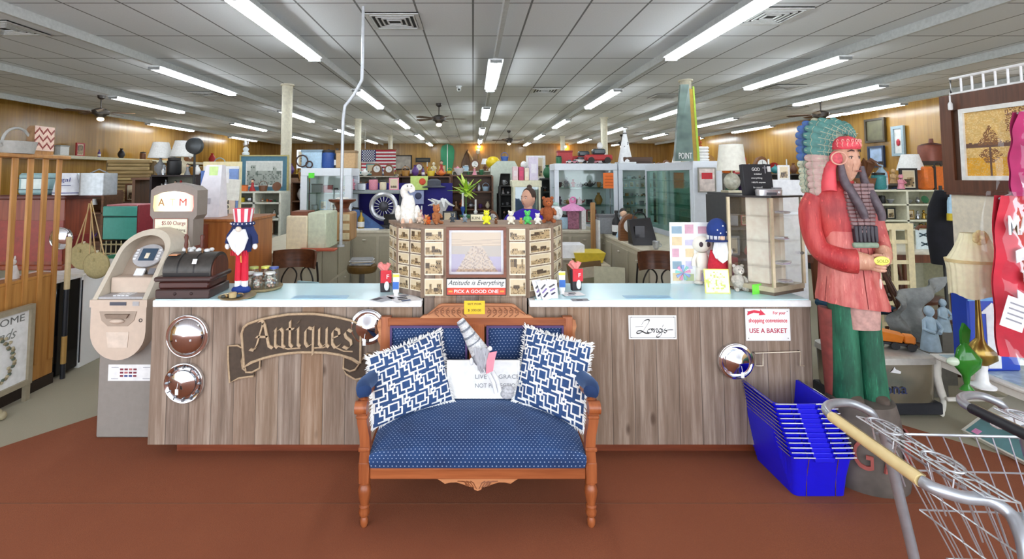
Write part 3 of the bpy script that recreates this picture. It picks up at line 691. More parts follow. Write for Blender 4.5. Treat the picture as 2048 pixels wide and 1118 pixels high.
# ---------- live by grace sign on the seat ----------
a, b = at(893, 796, 2.80), at(1040, 723, 2.80); w, h = b.x-a.x, b.z-a.z
s = thing('grace_sign', 'whitewashed wooden sign with grey lettering leaning on the settee back', 'sign', ((a.x+b.x)/2, 2.80, max(a.z, .436)))
def tilt(o): o.rotation_euler.x += -.18; return o
tilt(MB().box(-w/2+.01, w/2-.01, -.006, .002, .01, h-.01).build('board', M('#f0eeea', .7), s)); tilt(MB().frame(-w/2, w/2, 0, h, .012, -.014, .006).build('frame', M('#f6f5f1', .6), s))
for i, (q, zz) in enumerate((('LIVE BY GRACE', .56), ('NOT PERFECTION', .33))):
    o = txt(q, s, w*.19, -.0065-.18*-h*zz*.98, h*zz, w*.6, h*.11, M('#8d8f95')); o.rotation_euler = (pi/2-.18, 0, 0)
# ---------- grey gnome slumped over the sign ----------
G = thing('grey_gnome', 'grey knit-hatted gnome slumped over the sign on the settee', 'gnome', at(965, 700, 2.72)); o3 = at(965, 700, 2.72)
def L(px, py, dy=0): return at(px, py, 2.72+dy)-o3
kn = M('#c9cbd0', .95, 0, .35, 90, .002); gr = M('#9a9ba0', .95, 0, .3, 60)
MB().tube([L(920, 640, .06), L(930, 655, .05), L(945, 680, .03), L(960, 705, 0)], [.022, .028, .04, .05], n=16).build('hat', kn, G)
mb = MB()
for k in range(5): p = L(923+k*8, 645+k*13, .05-.01*k); d = (L(960, 705)-L(920, 640)).normalized(); mb.cyl(p-d*.004, p+d*.004, .026+.0055*k, n=16)
mb.build('hat_band', M('#7d828c', .95), G)
MB().ball(*L(962, 712), .048, .045, .055).build('body', gr, G)
mb = MB(); r = random.Random(2)
for k in range(50): a = L(948+r.uniform(0, 30), 695+r.uniform(0, 8), -.045); b = L(955+r.uniform(0, 22), 738+r.uniform(-8, 10), -.05+r.uniform(-.01, .01)); mb.tube([a, (a+b)/2+Vector((0, -.012, 0)), b], [.005, .006, .001], n=4)
mb.build('beard', M('#b4b5bb', .9), G)
MB().ball(*L(980, 697, -.05), .012).build('nose', M('#e8e6e6', .8), G)
a, b, c_, d_ = L(978, 706, -.06), L(994, 703, -.06), L(986, 742, -.07), L(972, 748, -.07)
MB().loft([[tuple(p), tuple(q), tuple(q+Vector((0, .006, 0))), tuple(p+Vector((0, .006, 0)))] for p, q in ((a, b), (L(973, 724, -.07), L(989, 722, -.07)), (d_, c_))]).build('pink_panel', M('#eb8f9f', .8), G)
for k, (q, e) in enumerate((((985, 742), (1000, 782)), ((978, 748), (992, 786)))):
    MB().tube([L(*q, -.03), L((q[0]+e[0])/2+2, (q[1]+e[1])/2-2, -.05), L(e[0], e[1], -.06)], .011, n=8).build('leg', M('#dedfe2', .9), G)
    MB().ball(*L(e[0]+16+k*6, e[1]-2+k*4, -.05), .035, .028, .024).build('boot', M('#a9aaae', .95, 0, .4, 100, .003), G)
MB().ball(*L(943, 723, -.03), .011, .01, .02).build('hand', M('#e6e6e8', .9), G)

# ---------- blue shopping baskets ----------
bc = onz(1606, 970, 0); blu = M('#1717d8', .35, 0, .03); chrome = M('#cfd2da', .2, 1)
b0, b1 = onz(1575, 970, 0), onz(1688, 970, 0); l0 = onz(1525, 905, 0)
ang = 0.0; BW = .31; BD = .43
def bring(w, d, z, n=6, r=.03, ox=0, oy=0):
    P = []
    for sx, sy, a in ((1, -1, -pi/2), (1, 1, 0), (-1, 1, pi/2), (-1, -1, pi)):
        for k in range(n+1): t_ = a+k*pi/2/n; P.append((ox+sx*(w/2-r)+r*cos(t_), oy+sy*(d/2-r)+r*sin(t_), z))
    return P
def basket_proto(lab, loc, rz):
    t = thing('shopping_basket', lab, 'basket', loc, rz, 'stack of blue plastic shopping baskets')
    mb = MB(); R = [bring(.27, .36, .0), bring(.285, .385, .1), bring(.31, .425, .2), bring(.33, .445, .205), bring(.33, .445, .212), bring(.306, .42, .212), bring(.28, .38, .1), bring(.264, .354, .006)]
    mb.loft(R); mb.build('tub', blu, t, smooth=30)
    mb = MB()
    for sx in (-1, 1): mb.tube([(sx*.075, -.216, .205), (sx*.075, -.19, .1), (sx*.075, -.183, .003)], .0028, n=5)
    mb.build('wire_rib', chrome, t)
    for sg in (-1, 1): mb = MB(); mb.tube([(-.16, sg*.225, .214), (-.05, sg*.227, .214)], .0035, n=6); mb.tube([(.05, sg*.227, .214), (.16, sg*.225, .214)], .0035, n=6); mb.tube([(sg*.167, -.21, .214), (sg*.167, .21, .214)], .003, n=6); mb.build('wire_rim', chrome, t)
    MB().box(-.05, .05, -.226, -.216, .19, .213, b=.003).build('handle_grip', blu, t); MB().box(-.05, .05, .216, .226, .19, .213, b=.003).build('handle_grip', blu, t)
    return t
bx, by = 1.79, 2.86
pos = []
bp = basket_proto('blue plastic shopping basket, lowest of the stack on the carpet', (bx, by, .007), .0)
NM = ['second', 'third', 'fourth', 'fifth', 'sixth', 'seventh', 'eighth', 'ninth', 'tenth', 'eleventh']
for k in range(11):
    dup(bp, (bx-.004*(k+1), by+.006*(k+1), .007+.0215*(k+1)), .004*(k % 3-1), 'blue plastic shopping basket, %s from the bottom of the stack' % NM[k] if k < 10 else 'blue plastic shopping basket, topmost of the stack and open')

# ---------- ATM ----------
A = thing('cash_machine', 'beige and grey cash machine standing at the left end of the counter', 'cash machine', (-2.2, 3.25, 0.0)); ag = M('#8d867f', .6, 0, .05); ab = M('#cdb9a7', .5, 0, .04); ad = M('#a99686', .5, 0, .04); agr = M('#b0aeb0', .4)
MB().box(-.175, .165, .0, .55, .01, .66, b=.008).build('pedestal', ag, A)
def ush(w, z0, z1, n=14): return [(-w, z1)]+[(w*cos(a), z0+w*sin(a)) for a in [pi+pi*i/n for i in range(n+1)]]+[(w, z1)]
MB().prism(ush(.172, .69, .84), -.09, .03).build('lower_fascia', ab, A, smooth=30)
MB().prism([(-.178, .84), (.178, .84), (.178, .885), (-.178, .885)], -.095, .03).build('fascia_band', ab, A)
MB().box(-.05, .05, -.1, -.09, .853, .873).build('readout', M('#4c4f5a', .3), A); MB().box(.09, .13, -.098, -.09, .85, .876).build('reader_badge', agr, A)
MB().prism([(-.115, .815), (.115, .815), (.1, .76), (.06, .725), (-.06, .725), (-.1, .76)], -.095, -.088).build('dispenser_recess', ad, A, smooth=0)
MB().prism([(-.075, .8), (.075, .8), (.06, .775), (-.06, .775)], -.11, -.09).build('dispenser_hood', M('#857262', .5), A, smooth=0); MB().ball(0, -.1, .758, .045, .02, .016).build('dispenser_lip', ab, A); MB().torus(.14, -.091, .76, .009, .003, 'y').build('lock', M('#5f5650'), A)
MB().prism([(-.07, .69), (.07, .69), (.065, .595), (-.055, .595)], -.0935, -.09).build('fascia_panel', M('#d6c5b5', .5), A, smooth=0)
MB().box(-.11, .165, -.0025, 0, .36, .46).build('sticker', M('#f4f4f4'), A)
mb = MB(); r = random.Random(8)
for i in range(3):
    for j in range(4): mb.m = r.randint(0, 2); mb.box(-.035+j*.028, -.014+j*.028, -.0035, -.0025, .385+i*.02, .396+i*.02)
for i in range(2):
    for sx in (-.09, .11): mb.m = 3; mb.box(sx, sx+.045, -.0035, -.0025, .372+i*.07, .375+i*.07)
mb.build('sticker_mark', [M('#7c2b3a'), M('#2e3f80'), M('#b56a6a'), M('#9a9aa2')], A)
th = .66; SLY, SLZ = sin(th), cos(th)
def hood(w, L_, n=16):
    P = [(-w, 0)]+[(-w*(1-.0*k), L_*k/6) for k in range(1, 6)]; P = [(-w, L_*k/5) for k in range(5)]
    P += [(w*cos(a), L_*.8+w*1.0*sin(a)) for a in [pi-pi*i/n for i in range(n+1)]]; P += [(w, L_*(4-k)/5) for k in range(5)]
    return P
def pl3(P, off, y_extra=0, z0=.885, y0=-.085): return [(x, y0+s*SLY+off+y_extra, z0+s*SLZ) for x, s in P]
out, inn = hood(.175, .42), hood(.142, .40)
# the bottom of the hood flares outwards like a bell
def flare(P, k=.0): return [(x*(1+.0*k), s) for x, s in P]
mb = MB(); mb.loft([pl3(out, .30), pl3(out, .02), pl3([(x*.97, s) for x, s in out], 0), pl3([(x*.99, s) for x, s in inn], 0), pl3(inn, .02), pl3([(x*.97, s) for x, s in inn], .13)], cap=False, closed=False); mb.build('hood', M('#c9bfae', .5, 0, .04), A, smooth=50)
mb = MB(); mb.loft([pl3([(x*.985, s) for x, s in inn], .12), pl3([(0, .2)]*len(inn), .12)], cap=False, closed=False); mb.build('hood_back', ad, A, smooth=0)
mb = MB(); mb.box(-.14, .14, -.08, .1, .885, .9, b=.004); mb.build('tray', agr, A)
mb = MB()
for i in range(4):
    for j in range(4): mb.box(-.06+j*.026, -.04+j*.026, -.06+i*.024, -.043+i*.024, .9, .906)
mb.build('key', M('#d8d8da', .4), A)
MB().box(-.135, .135, .02, .13, .9, 1.0, b=.006).build('console_step', ab, A)
e = MB(); ell = [(.1*cos(a), .085*sin(a)) for a in [2*pi*i/28 for i in range(28)]]
def scr(mb, poly, s0, y0, d, m=None):
    v0 = [(x, -.085+(s0+s)*SLY+y0, .885+(s0+s)*SLZ) for x, s in poly]; v1 = [(x, y+d*-SLZ, z+d*SLY) for x, y, z in v0]; return mb.loft([v0, v1], m)
sq = lambda x0, x1, s0, s1: [(x0, s0), (x1, s0), (x1, s1), (x0, s1)]
scr(e, ell, .285, .095, .012).build('screen_bezel', agr, A); scr(MB(), sq(-.052, .052, -.045, .045), .29, .095, .016).build('screen', M('#3b4f63', .15), A); scr(MB(), sq(-.015, .012, -.025, .015), .285, .095, .018).build('screen_icon', M('#e8ddc4', .4), A)
mb = MB()
for k in range(4):
    for sg in (-1, 1): scr(mb, sq(sg*.076-.01, sg*.076+.01, -.035+k*.022, -.023+k*.022), .285, .095, .02)
mb.build('side_button', M('#e4e4e6', .4), A); scr(MB(), sq(-.03, .03, -.025, .025), .165, .085, .012).build('notice', M('#eceef6', .5), A); scr(MB(), sq(.06, .1, -.02, .02), .17, .085, .014).build('card_slot', M('#77777c', .4), A)
MB().box(-.13, .16, .2, .5, .66, 1.15, b=.03).build('rear_housing', M('#a8a199', .6), A)
tp = thing('cash_machine_topper', 'grey lit sign box reading ATM standing above the cash machine', 'sign', (-2.155, 3.62, 1.15))
w0 = .16; pr = [(-w0*.9, .0), (w0*.9, 0), (w0*.9, .19), (w0*1.05, .22), (w0*1.05, .4), (w0*.8, .43), (0, .455), (-w0*.8, .43), (-w0*1.05, .4), (-w0*1.05, .22), (-w0*.9, .19)]
MB().prism(pr, 0, .14).build('box', M('#8b7f76', .55, 0, .05), tp, smooth=0)
q = [(-.135, .25), (.135, .25), (.145, .28), (.14, .36), (.08, .385), (0, .395), (-.08, .385), (-.14, .36), (-.145, .28)]
def m_lit():
    t = NT('lit_panel'); sp = t.n('SeparateXYZ'); t.l(t.n('TexCoord').outputs['Object'], sp.inputs[0]); c = t.ramp(t.math('MULTIPLY_ADD', sp.outputs[0], 3.4, .5), [(0, '#f6c070'), (.35, '#fff3cc'), (.55, '#fffbe8'), (1, '#f5968a')])
    t.l(c, t.b.inputs['Emission Color']); t.b.inputs['Emission Strength'].default_value = .42; return t.fin(c, .4)
MB().prism(q, -.006, 0).build('lit_face', m_lit(), tp, smooth=0)
txt('A', tp, -.085, -.0065, .315, .045, .05, M('#a06a30')); txt('M', tp, .07, -.0065, .315, .05, .05, M('#d04438')); txt('T', tp, -.005, -.0065, .315, .04, .05, M('#f0dcae'))
cs = thing('charge_notice', 'cream notice about a charge for whining below the lit sign', 'sign', (-2.165, 3.615, 1.235)); MB().box(-.12, .12, -.004, 0, 0, .115).build('card', M('#f2e8cf'), cs); MB().frame(-.12, .12, 0, .115, .004, -.006, -.004).build('border', M('#8f3b34'), cs)
txt('$5.00 Charge', cs, .02, -.0045, .078, .17, .035, M('#8f2b28')); txt('for Whining', cs, .045, -.0045, .03, .12, .024, M('#57302a'))
# ---------- shared figure helpers ----------
def gss(x, s): return math.exp(-(x/s)**2)
def headfn(nose=.2, female=0):
    """displaces a unit sphere (y = -1 is the face) into a head"""
    def f(x, y, z):
        jaw = 1-.28*max(0, -z)**1.3; X = x*jaw; Y = y*(1-.12*max(0, -z)); Z = z
        if y < 0:
            fr = -y
            Y -= nose*gss(x, .13)*gss(z+.12, .22)*(1 if z < .15 else .5)*fr
            Y -= .07*gss(x, .4)*gss(z-.28, .12)*fr
            for s in (-1, 1):
                Y += .12*gss(x-s*.36, .16)*gss(z-.1, .11)*fr
                Y -= .06*gss(x-s*.5, .16)*gss(z+.2, .16)*fr
            Y -= .1*gss(x, .26)*gss(z+.42, .06)*fr; Y -= .11*gss(x, .24)*gss(z+.56, .06)*fr; Y += .05*gss(x, .28)*gss(z+.49, .03)*fr
            Y -= .1*gss(x, .3)*gss(z+.85, .15)*fr
        return X, Y, Z
    return f
# ---------- carved wooden statue ----------
IX, IY = 2.13, 2.86
ST = thing('carved_statue', 'tall painted wooden cigar store figure with feather headdress beside the counter', 'statue', (IX, IY, .006), 0)
def WEATH(base, worn, dark, rough=.55):
    t = NT('weathered_paint_'+base.strip('#')); v = t.coord((14, 14, 2.2)); f = t.noise(v, 1, 6, .7); g = t.noise(t.coord((6, 6, 4)), 1, 4, .6); k = t.noise(t.coord((70, 70, 9)), 1, 3, .6)
    c = t.mix(t.ramp(f, [(.42, (0, 0, 0, 1)), (.62, (1, 1, 1, 1))]), lin(base), lin(worn)); c = t.mix(t.ramp(g, [(.5, (0, 0, 0, 1)), (.75, (.8, .8, .8, 1))]), c, lin(dark)); c = t.mix(t.ramp(k, [(.62, (0, 0, 0, 1)), (.7, (.7, .7, .7, 1))]), c, lin(hsc(worn, 1.25)))
    t.bump(f, .006, .7); return t.fin(c, rough)
redw = WEATH('#a8272b', '#c24a45', '#7a2226'); redp = WEATH('#b8504c', '#cf7a70', '#8d3a3a'); grnw = WEATH('#14523c', '#2b7557', '#0c3528'); skin = WEATH('#c08a70', '#d3a58c', '#94624e'); brn = M('#7d6464', .65, 0, .25, 14, .002); blk = M('#2d2830', .5, 0, .3, 14)
# base drum, with room for the skew of the ground plane
MB().lathe([(.2, 0), (.205, .03), (.19, .2), (.17, .36), (.155, .42)], .02, .0, n=28).build('base_drum', M('#574f49', .8, 0, .35, 12, .004), ST)
LETS = [txt(c_, ST, .02+.196*cos(radians(-126+(k-2)*36)), .196*sin(radians(-126+(k-2)*36)), .2, .085, .15, M('#a0524a', .7), rz=radians(-126+(k-2)*36)+pi/2, depth=.012, name='carved_letter') for k, c_ in enumerate('CIGARS')]
# robe hidden red strip behind left leg
MB().sloft([(-.14, .07, .36, .03, .06), (-.15, .06, .9, .035, .07)], n=12).build('robe_back', M('#7e3b35', .7, 0, .3, 20), ST)
for sx, lab in ((-1, 'l'), (1, 'r')):
    x = sx*.083+.01
    MB().sloft([(x*1.05, 0, .34, .07, .09, 2.3), (x*1.1, 0, .4, .086, .1, 2.4), (x, 0, .6, .085, .1), (x*.98, 0, .8, .08, .1), (x*.9, 0, .98, .085, .11)], n=22).build('trouser_leg', grnw, ST)
    MB().sloft([(x*1.05, -.06, .405, .05, .08), (x*1.05, -.07, .44, .045, .07), (x, -.02, .47, .04, .05)], n=14).build('shoe', M('#55483f', .7), ST)
MB().sloft([(.02, -.06, .81, .1, .075, 3), (.02, -.06, .9, .11, .08, 3), (.02, -.06, .99, .11, .08, 3)], n=20).build('loincloth', M('#b58d84', .7, 0, .25, 30), ST)
# skirted coat, flared with pleats, hem lower at the right
def pleat(secs, n=48, k=14, amp=.035, skew=0):
    R = []
    for cx, cy, z, rx, ry, e in secs:
        r = []
        for i in range(n):
            a = 2*pi*i/n; q = 1+amp*cos(a*k)*e; c, d = cos(a), sin(a); r.append((cx+rx*q*math.copysign(abs(c)**.85, c), cy+ry*q*math.copysign(abs(d)**.85, d), z-skew*c*e))
        R.append(r)
    return R
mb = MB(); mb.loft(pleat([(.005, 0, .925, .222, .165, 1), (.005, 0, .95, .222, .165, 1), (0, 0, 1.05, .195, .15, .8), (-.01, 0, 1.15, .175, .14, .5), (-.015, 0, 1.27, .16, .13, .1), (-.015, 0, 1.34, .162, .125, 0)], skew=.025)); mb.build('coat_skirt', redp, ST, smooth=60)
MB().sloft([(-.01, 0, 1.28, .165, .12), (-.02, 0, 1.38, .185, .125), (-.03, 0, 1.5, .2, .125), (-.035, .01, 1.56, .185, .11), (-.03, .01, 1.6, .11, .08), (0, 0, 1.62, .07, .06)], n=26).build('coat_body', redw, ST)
for k in range(9):  # thin dark red lines painting in the shade between the skirt pleats
    a_ = -pi/2+(k-4)*.33; MB().tube([((rx_)*cos(a_), (ry_)*sin(a_), z_-.025*cos(a_)*q_) for rx_, ry_, z_, q_ in ((.219, .163, .93, 1), (.194, .149, 1.05, .8), (.176, .141, 1.15, .5), (.162, .132, 1.25, .1))], .0028, n=5).build('pleat_shade_line', M('#7a2c2c', .7), ST)
# bone breastplate with rows of beads, dark block below
mb = MB()
for i in range(13):
    z = 1.335+i*.021; w = .072+.028*min(1, i/6)
    for j in range(4):
        x0 = -w+.03+j*w*.5; mb.box(x0, x0+w*.5-.003, -.145+.001*i-(.006 if 0 < j < 3 else 0), -.1, z, z+.018, b=.004)
mb.build('breastplate', brn, ST)
mb = MB()
for j in range(6): mb.box(-.045+j*.027, -.021+j*.027, -.155, -.1, 1.285, 1.375, b=.005)
mb.build('dark_pouch_band', blk, ST)
MB().box(-.055, .12, -.15, -.1, 1.255, 1.284, b=.008).build('sash', M('#7f8f7c', .7, 0, .2, 30), ST)
# arms
def limb(pts, rad, name, mat, par=ST, n=14, smooth=60):
    P = spline(pts, 5); N = len(P); R = []
    for i in range(N):
        t = i/(N-1)*(len(rad)-1); k = min(int(t), len(rad)-2); R.append(rad[k]+(rad[k+1]-rad[k])*(t-k))
    return MB().tube(P, R, n=n).build(name, mat, par, smooth=smooth)
limb([(-.215, 0, 1.53), (-.25, -.0, 1.45), (-.25, -.01, 1.33), (-.22, -.05, 1.23), (-.13, -.13, 1.19), (-.055, -.165, 1.185)], [.055, .07, .066, .062, .064, .066], 'sleeve', redw)
limb([(.14, 0, 1.53), (.19, .0, 1.43), (.205, -.02, 1.33), (.19, -.07, 1.25), (.15, -.12, 1.215)], [.05, .062, .058, .055, .06], 'sleeve', redp)
limb([(-.055, -.165, 1.19), (0, -.185, 1.185), (.03, -.19, 1.185)], [.052, .045, .035], 'forearm', skin); limb([(.16, -.12, 1.23), (.13, -.16, 1.2), (.1, -.18, 1.19)], [.05, .045, .035], 'forearm', skin)
mb = MB()
for k in range(4): mb.tube([(.02, -.185, 1.2-k*.016), (.05, -.212, 1.195-k*.017), (.085, -.215, 1.19-k*.016), (.105, -.205, 1.187-k*.015)], [.011, .0105, .0095, .007], n=8)
mb.tube([(.03, -.18, 1.21), (.055, -.2, 1.222), (.085, -.205, 1.222)], [.012, .011, .008], n=8); mb.ball(.02, -.18, 1.178, .042, .03, .036)
mb.build('hand', skin, ST); mb = MB()
for k in range(4): mb.tube([(.115, -.185, 1.222-k*.012), (.09, -.205, 1.215-k*.012), (.065, -.2, 1.212-k*.012)], [.011, .0105, .007], n=8)
mb.ball(.12, -.175, 1.2, .036, .03, .032); mb.build('hand', skin, ST)
t = MB().ball(.07, -.222, 1.195, .055, .008, .024, n=20).build('yellow_tag', M('#f1e96a', .5), ST); txt('SOLD', t, .07, -.231, 1.195, .06, .016, M('#8a7d2a'), depth=.0004)
MB().tube([(.07, -.21, 1.17), (.078, -.19, 1.12), (.082, -.18, 1.09)], .003).build('cord', M('#e0a59c'), ST); MB().ball(.083, -.178, 1.068, .009, .009, .03).build('tassel', M('#e8c0b6', .7), ST)
MB().sloft([(.0, -.0, 1.56, .055, .055), (.0, -.01, 1.67, .05, .05)]).build('neck', skin, ST)
# head turned three quarters to the viewer's right
HD = .2; hp = (.01, -.02, 1.735)
mb = MB().at(*hp, rz=HD); mb.ball(0, 0, 0, .086, .1, .128, n=44, k=36, fn=headfn(.26)); mb.build('head', skin, ST, smooth=80)
mb = MB().at(*hp, rz=HD)
for s in (-1, 1):
    mb.tube([(s*.016, -.101, .05), (s*.035, -.099, .056), (s*.055, -.082, .046)], [.0035, .0045, .002], n=6)
    mb.tube([(s*.018, -.0915, .018), (s*.032, -.0915, .022), (s*.047, -.083, .017)], .0022, n=5); mb.ball(s*.032, -.089, .013, .006, .004, .0055)
mb.build('face_paint', M('#3a2626', .6), ST); mb = MB().at(*hp, rz=HD); mb.tube([(-.024, -.108, -.064), (-.008, -.1145, -.06), (.008, -.1145, -.06), (.024, -.108, -.064)], [.002, .0045, .0045, .002], n=6); mb.build('mouth', M('#8a4a40', .6), ST)
for s in (-1, 1): MB().at(*hp, rz=HD).tube([(s*.028, -.1, -.02), (s*.036, -.096, -.045), (s*.034, -.092, -.062)], .0016, n=4).build('cheek_line', M('#8a5a48', .6), ST)
mb = MB().at(*hp, rz=HD)
for s in (-1, 1): mb.ball(s*.032, -.084, .013, .012, .007, .008)
mb.build('eye', M('#cfae98', .5), ST)
# red headband carved with rings, rosette at the temple
mb = MB().at(*hp, rz=HD); R = []
for a_, z, k in ((0, .062, 1.0), (1, .075, 1.09), (2, .1, 1.06), (3, .122, .82), (4, .136, .45)):
    R.append([(.086*k*cos(q), .1*k*sin(q)-.004, z) for q in [2*pi*i/30 for i in range(30)]])
mb.loft(R); mb.build('headband', M('#cf4450', .6, 0, .25, 60, .003), ST)
mb = MB().at(*hp, rz=HD)
for k in range(9):
    for r_ in range(2): a_ = -pi/2+(k-4)*.3; mb.torus(.091*cos(a_), .107*sin(a_)-.002, .085+r_*.022, .009, .0028, 'y', n=10, k=5)
mb.build('headband_ring', M('#e39b92', .6), ST)
t = MB().at(-.085, -.075, 1.745, rz=-.45).ball(0, 0, 0, .04, .014, .042, n=20).build('rosette', M('#c9505a', .6, 0, .2, 80, .003), ST); MB().at(-.087, -.082, 1.745, rz=-.45).torus(0, 0, 0, .035, .004, 'y').build('rosette_ring', M('#d7a28e', .6), t)
# headdress: mass behind and rows of feathers sweeping back
MB().sloft([(-.16, .06, 1.56, .08, .07), (-.15, .06, 1.68, .105, .085), (-.13, .06, 1.8, .12, .1), (-.07, .05, 1.88, .12, .1), (-.0, .04, 1.915, .07, .06)], n=20).build('headdress_mass', M('#7f8d7c', .7, 0, .3, 20), ST)
fmat = [M('#43706a', .65, 0, .3, 30), M('#9fa08a', .65, 0, .25, 30), M('#38558a', .6, 0, .3, 30), M('#a98d86', .65, 0, .2, 30)]
def feather(p, d, L, W, mi):
    d = Vector(d).normalized(); nrm = Vector((0, -1, 0)); s = d.cross(nrm).normalized(); nn = s.cross(d); p = Vector(p); mb = MB(); R = []
    for t, w, z in ((0, .5, 0), (.25, .9, .004), (.6, 1, .006), (.85, .75, .004), (.96, .55, 0), (1, .2, 0)):
        c = p+d*L*t+nn*(.012*sin(t*pi)); R.append([tuple(c+s*W*w*.5*cos(a)+nn*(.006+z)*sin(a)) for a in [2*pi*i/10 for i in range(10)]])
    mb.loft(R, 0); 
    for k in range(5): c = p+d*L*(.15+.16*k)+nn*.017; mb.tube([c-s*W*.38-d*.012, c+nn*.003, c+s*W*.38-d*.012], .0016, 1, n=4)
    c0, c1 = p+nn*.014, p+d*L*.97+nn*.008; mb.tube([c0, p+d*L*.5+nn*.021, c1], .0022, 1, n=5); return mb
path = [(.09, 1.865), (.06, 1.885), (.02, 1.895), (-.02, 1.89), (-.055, 1.872), (-.078, 1.845), (-.09, 1.812), (-.1, 1.778), (-.105, 1.742), (-.108, 1.706), (-.112, 1.67), (-.118, 1.635), (-.122, 1.6), (-.125, 1.57)]
dirs = [(-.35, .55), (-.6, .5), (-.8, .4), (-1, .35), (-1, .27), (-1, .2), (-1, .15), (-1, .1), (-1, .05), (-1, 0), (-1, -.03), (-1, -.05), (-1, -.06), (-1, -.1)]
for i, ((x, z), (dx, dz)) in enumerate(zip(path, dirs)):
    L_ = [.12, .15, .18, .2, .2, .19, .18, .17, .165, .16, .15, .145, .14, .13][i]
    mi = fmat[0] if i < 8 else fmat[3]
    feather((x, -.045+.01*(i < 4), z), (dx, .25, dz), L_, .058, 0).build('feather', [mi, fmat[1]], ST, smooth=60)
    feather((x-.04, .0, z+.008), (dx, .35, dz), L_*.92, .06, 0).build('feather', [fmat[2] if 2 < i < 9 else fmat[1], fmat[0]], ST, smooth=60)
# red hair wrap falling behind the shoulder, two dark braids
limb([(-.085, -.05, 1.73), (-.12, -.05, 1.68), (-.135, -.05, 1.6), (-.14, -.06, 1.555)], [.025, .04, .052, .05], 'red_wrap', M('#c94048', .5, 0, .35, 12, .003))
limb([(-.062, -.085, 1.71), (-.06, -.105, 1.62), (-.035, -.14, 1.55), (.0, -.175, 1.46), (.015, -.175, 1.42)], [.02, .028, .028, .026, .022], 'braid', M('#4a4046', .5, 0, .5, 30, .004)); limb([(.098, -.06, 1.7), (.105, -.08, 1.6), (.115, -.13, 1.53), (.14, -.155, 1.45), (.145, -.155, 1.405)], [.018, .026, .027, .026, .022], 'braid', M('#4a4046', .5, 0, .5, 30, .004))

for ch in ST.children:
    if ch.name.startswith(('base_drum', 'carved_letter')): continue
    for v in ch.data.vertices: v.co.x = v.co.x*.8-.03*(v.co.z-.4)+.015; v.co.y *= .74
    for g in ch.children: g.location = (g.location.x*.8-.009, g.location.y*.74, g.location.z)

# ---------- clear display case on the right counter ----------
q0, q1, q2 = onz(1553, 594, CT), onz(1460, 578, CT), onz(1610, 582, CT); q0.y += .02
p3 = q1+q2-q0; D = thing('display_case', 'clear rotating display case with black top and tilted shelves on the right counter', 'display case', (q0.x, q0.y, CT)); hz = at(1553, 392, q0.y).z-CT
def loc2(p, k=1): return ((p.x-q0.x)*k, (p.y-q0.y)*k)
c0, c1, c2, c3 = (0, 0), loc2(q1), loc2(q2), loc2(p3); alm = M('#cdbf9f', .35, .3)
cc = ((c1[0]+c2[0])/2, (c1[1]+c2[1])/2)
def ins(k, cs=(c0, c2, c3, c1)): return [(cc[0]+(x-cc[0])*k, cc[1]+(y-cc[1])*k) for x, y in cs]
MB().prismz(ins(.97), .0, .02).build('turntable', M('#6a5a4c', .5), D); MB().prismz(ins(1.0), .02, .05).build('base', M('#b9aa90', .4), D); MB().prismz(ins(1.04), hz-.012, hz).build('top', M('#231f20', .35), D)
mb = MB()
for x, y in ins(.985): mb = MB(); mb.box(x-.008, x+.008, y-.008, y+.008, .05, hz-.012); mb.build('post', alm, D)
A4 = ins(.975)
for i in range(4):
    a_, b_ = A4[i], A4[(i+1) % 4]; dx, dy = b_[0]-a_[0], b_[1]-a_[1]; l = sqrt(dx*dx+dy*dy); mb = MB().at(a_[0], a_[1], 0, rz=atan2(dy, dx)); mb.box(.01, l-.01, -.0015, .0015, .05, hz-.014); mb.build('glass_pane', GLASS('#ffffff', .03), D)
mb = MB(); I5 = ins(.5); cwm = M('#ffeed8', .5)
for i in (0, 2): a_, b_ = ins(.95)[i], ins(.95)[(i+2) % 4]
for (a_, b_) in ((ins(.9)[1], ins(.9)[3]),):
    dx, dy = b_[0]-a_[0], b_[1]-a_[1]; l = sqrt(dx*dx+dy*dy); mb = MB().at(a_[0], a_[1], 0, rz=atan2(dy, dx)); mb.box(l*.22, l*.78, -.004, .004, .052, hz-.016); mb.build('centre_panel', cwm, D)
MB().prismz(ins(.42), .052, hz-.016).build('centre_core', cwm, D)
for k in range(3):
    z = .16+k*.155; MB().prismz(ins(.93), z, z+.005).build('shelf', GLASS('#ffffff', .1), D)
MB().cyl((ins(1)[1][0]-.012, ins(1)[1][1]-.012, .24), (ins(1)[1][0]-.03, ins(1)[1][1]-.03, .24), .009).build('knob', M('#55524e', .3, .8), D)
r = random.Random(4)
for k, (z, fx, fy) in enumerate(((.17, .45, .2), (.325, .45, .2), (.48, .62, .3), (.052, .62, .3), (.17, .62, .3))):
    base = (c0[0]+(c2[0]-c0[0])*fx+(c1[0]-c0[0])*fy*.6, (c0[1]+(c2[1]-c0[1])*fx+(c1[1]-c0[1])*fy*.6)); nm = ['third', 'second from top', 'top', 'bottom', 'third'][k]
    t = thing('booklet_pile', 'loose white and lilac booklets on the %s shelf of the clear display case%s' % (nm, ', front half' if k == 4 else ''), 'booklets', (q0.x+base[0], q0.y+base[1], CT+z+.0055))
    for j in range(4): mb = MB().at(0, 0, .001+j*.004, rz=r.uniform(-.3, .3)+.5); mb.box(-.035, .035, -.03, .03, 0, .003); mb.build('booklet', M(['#f2f0f4', '#c9c2dd', '#e8dfe0', '#dfe6ee'][(j+k) % 4]), t)
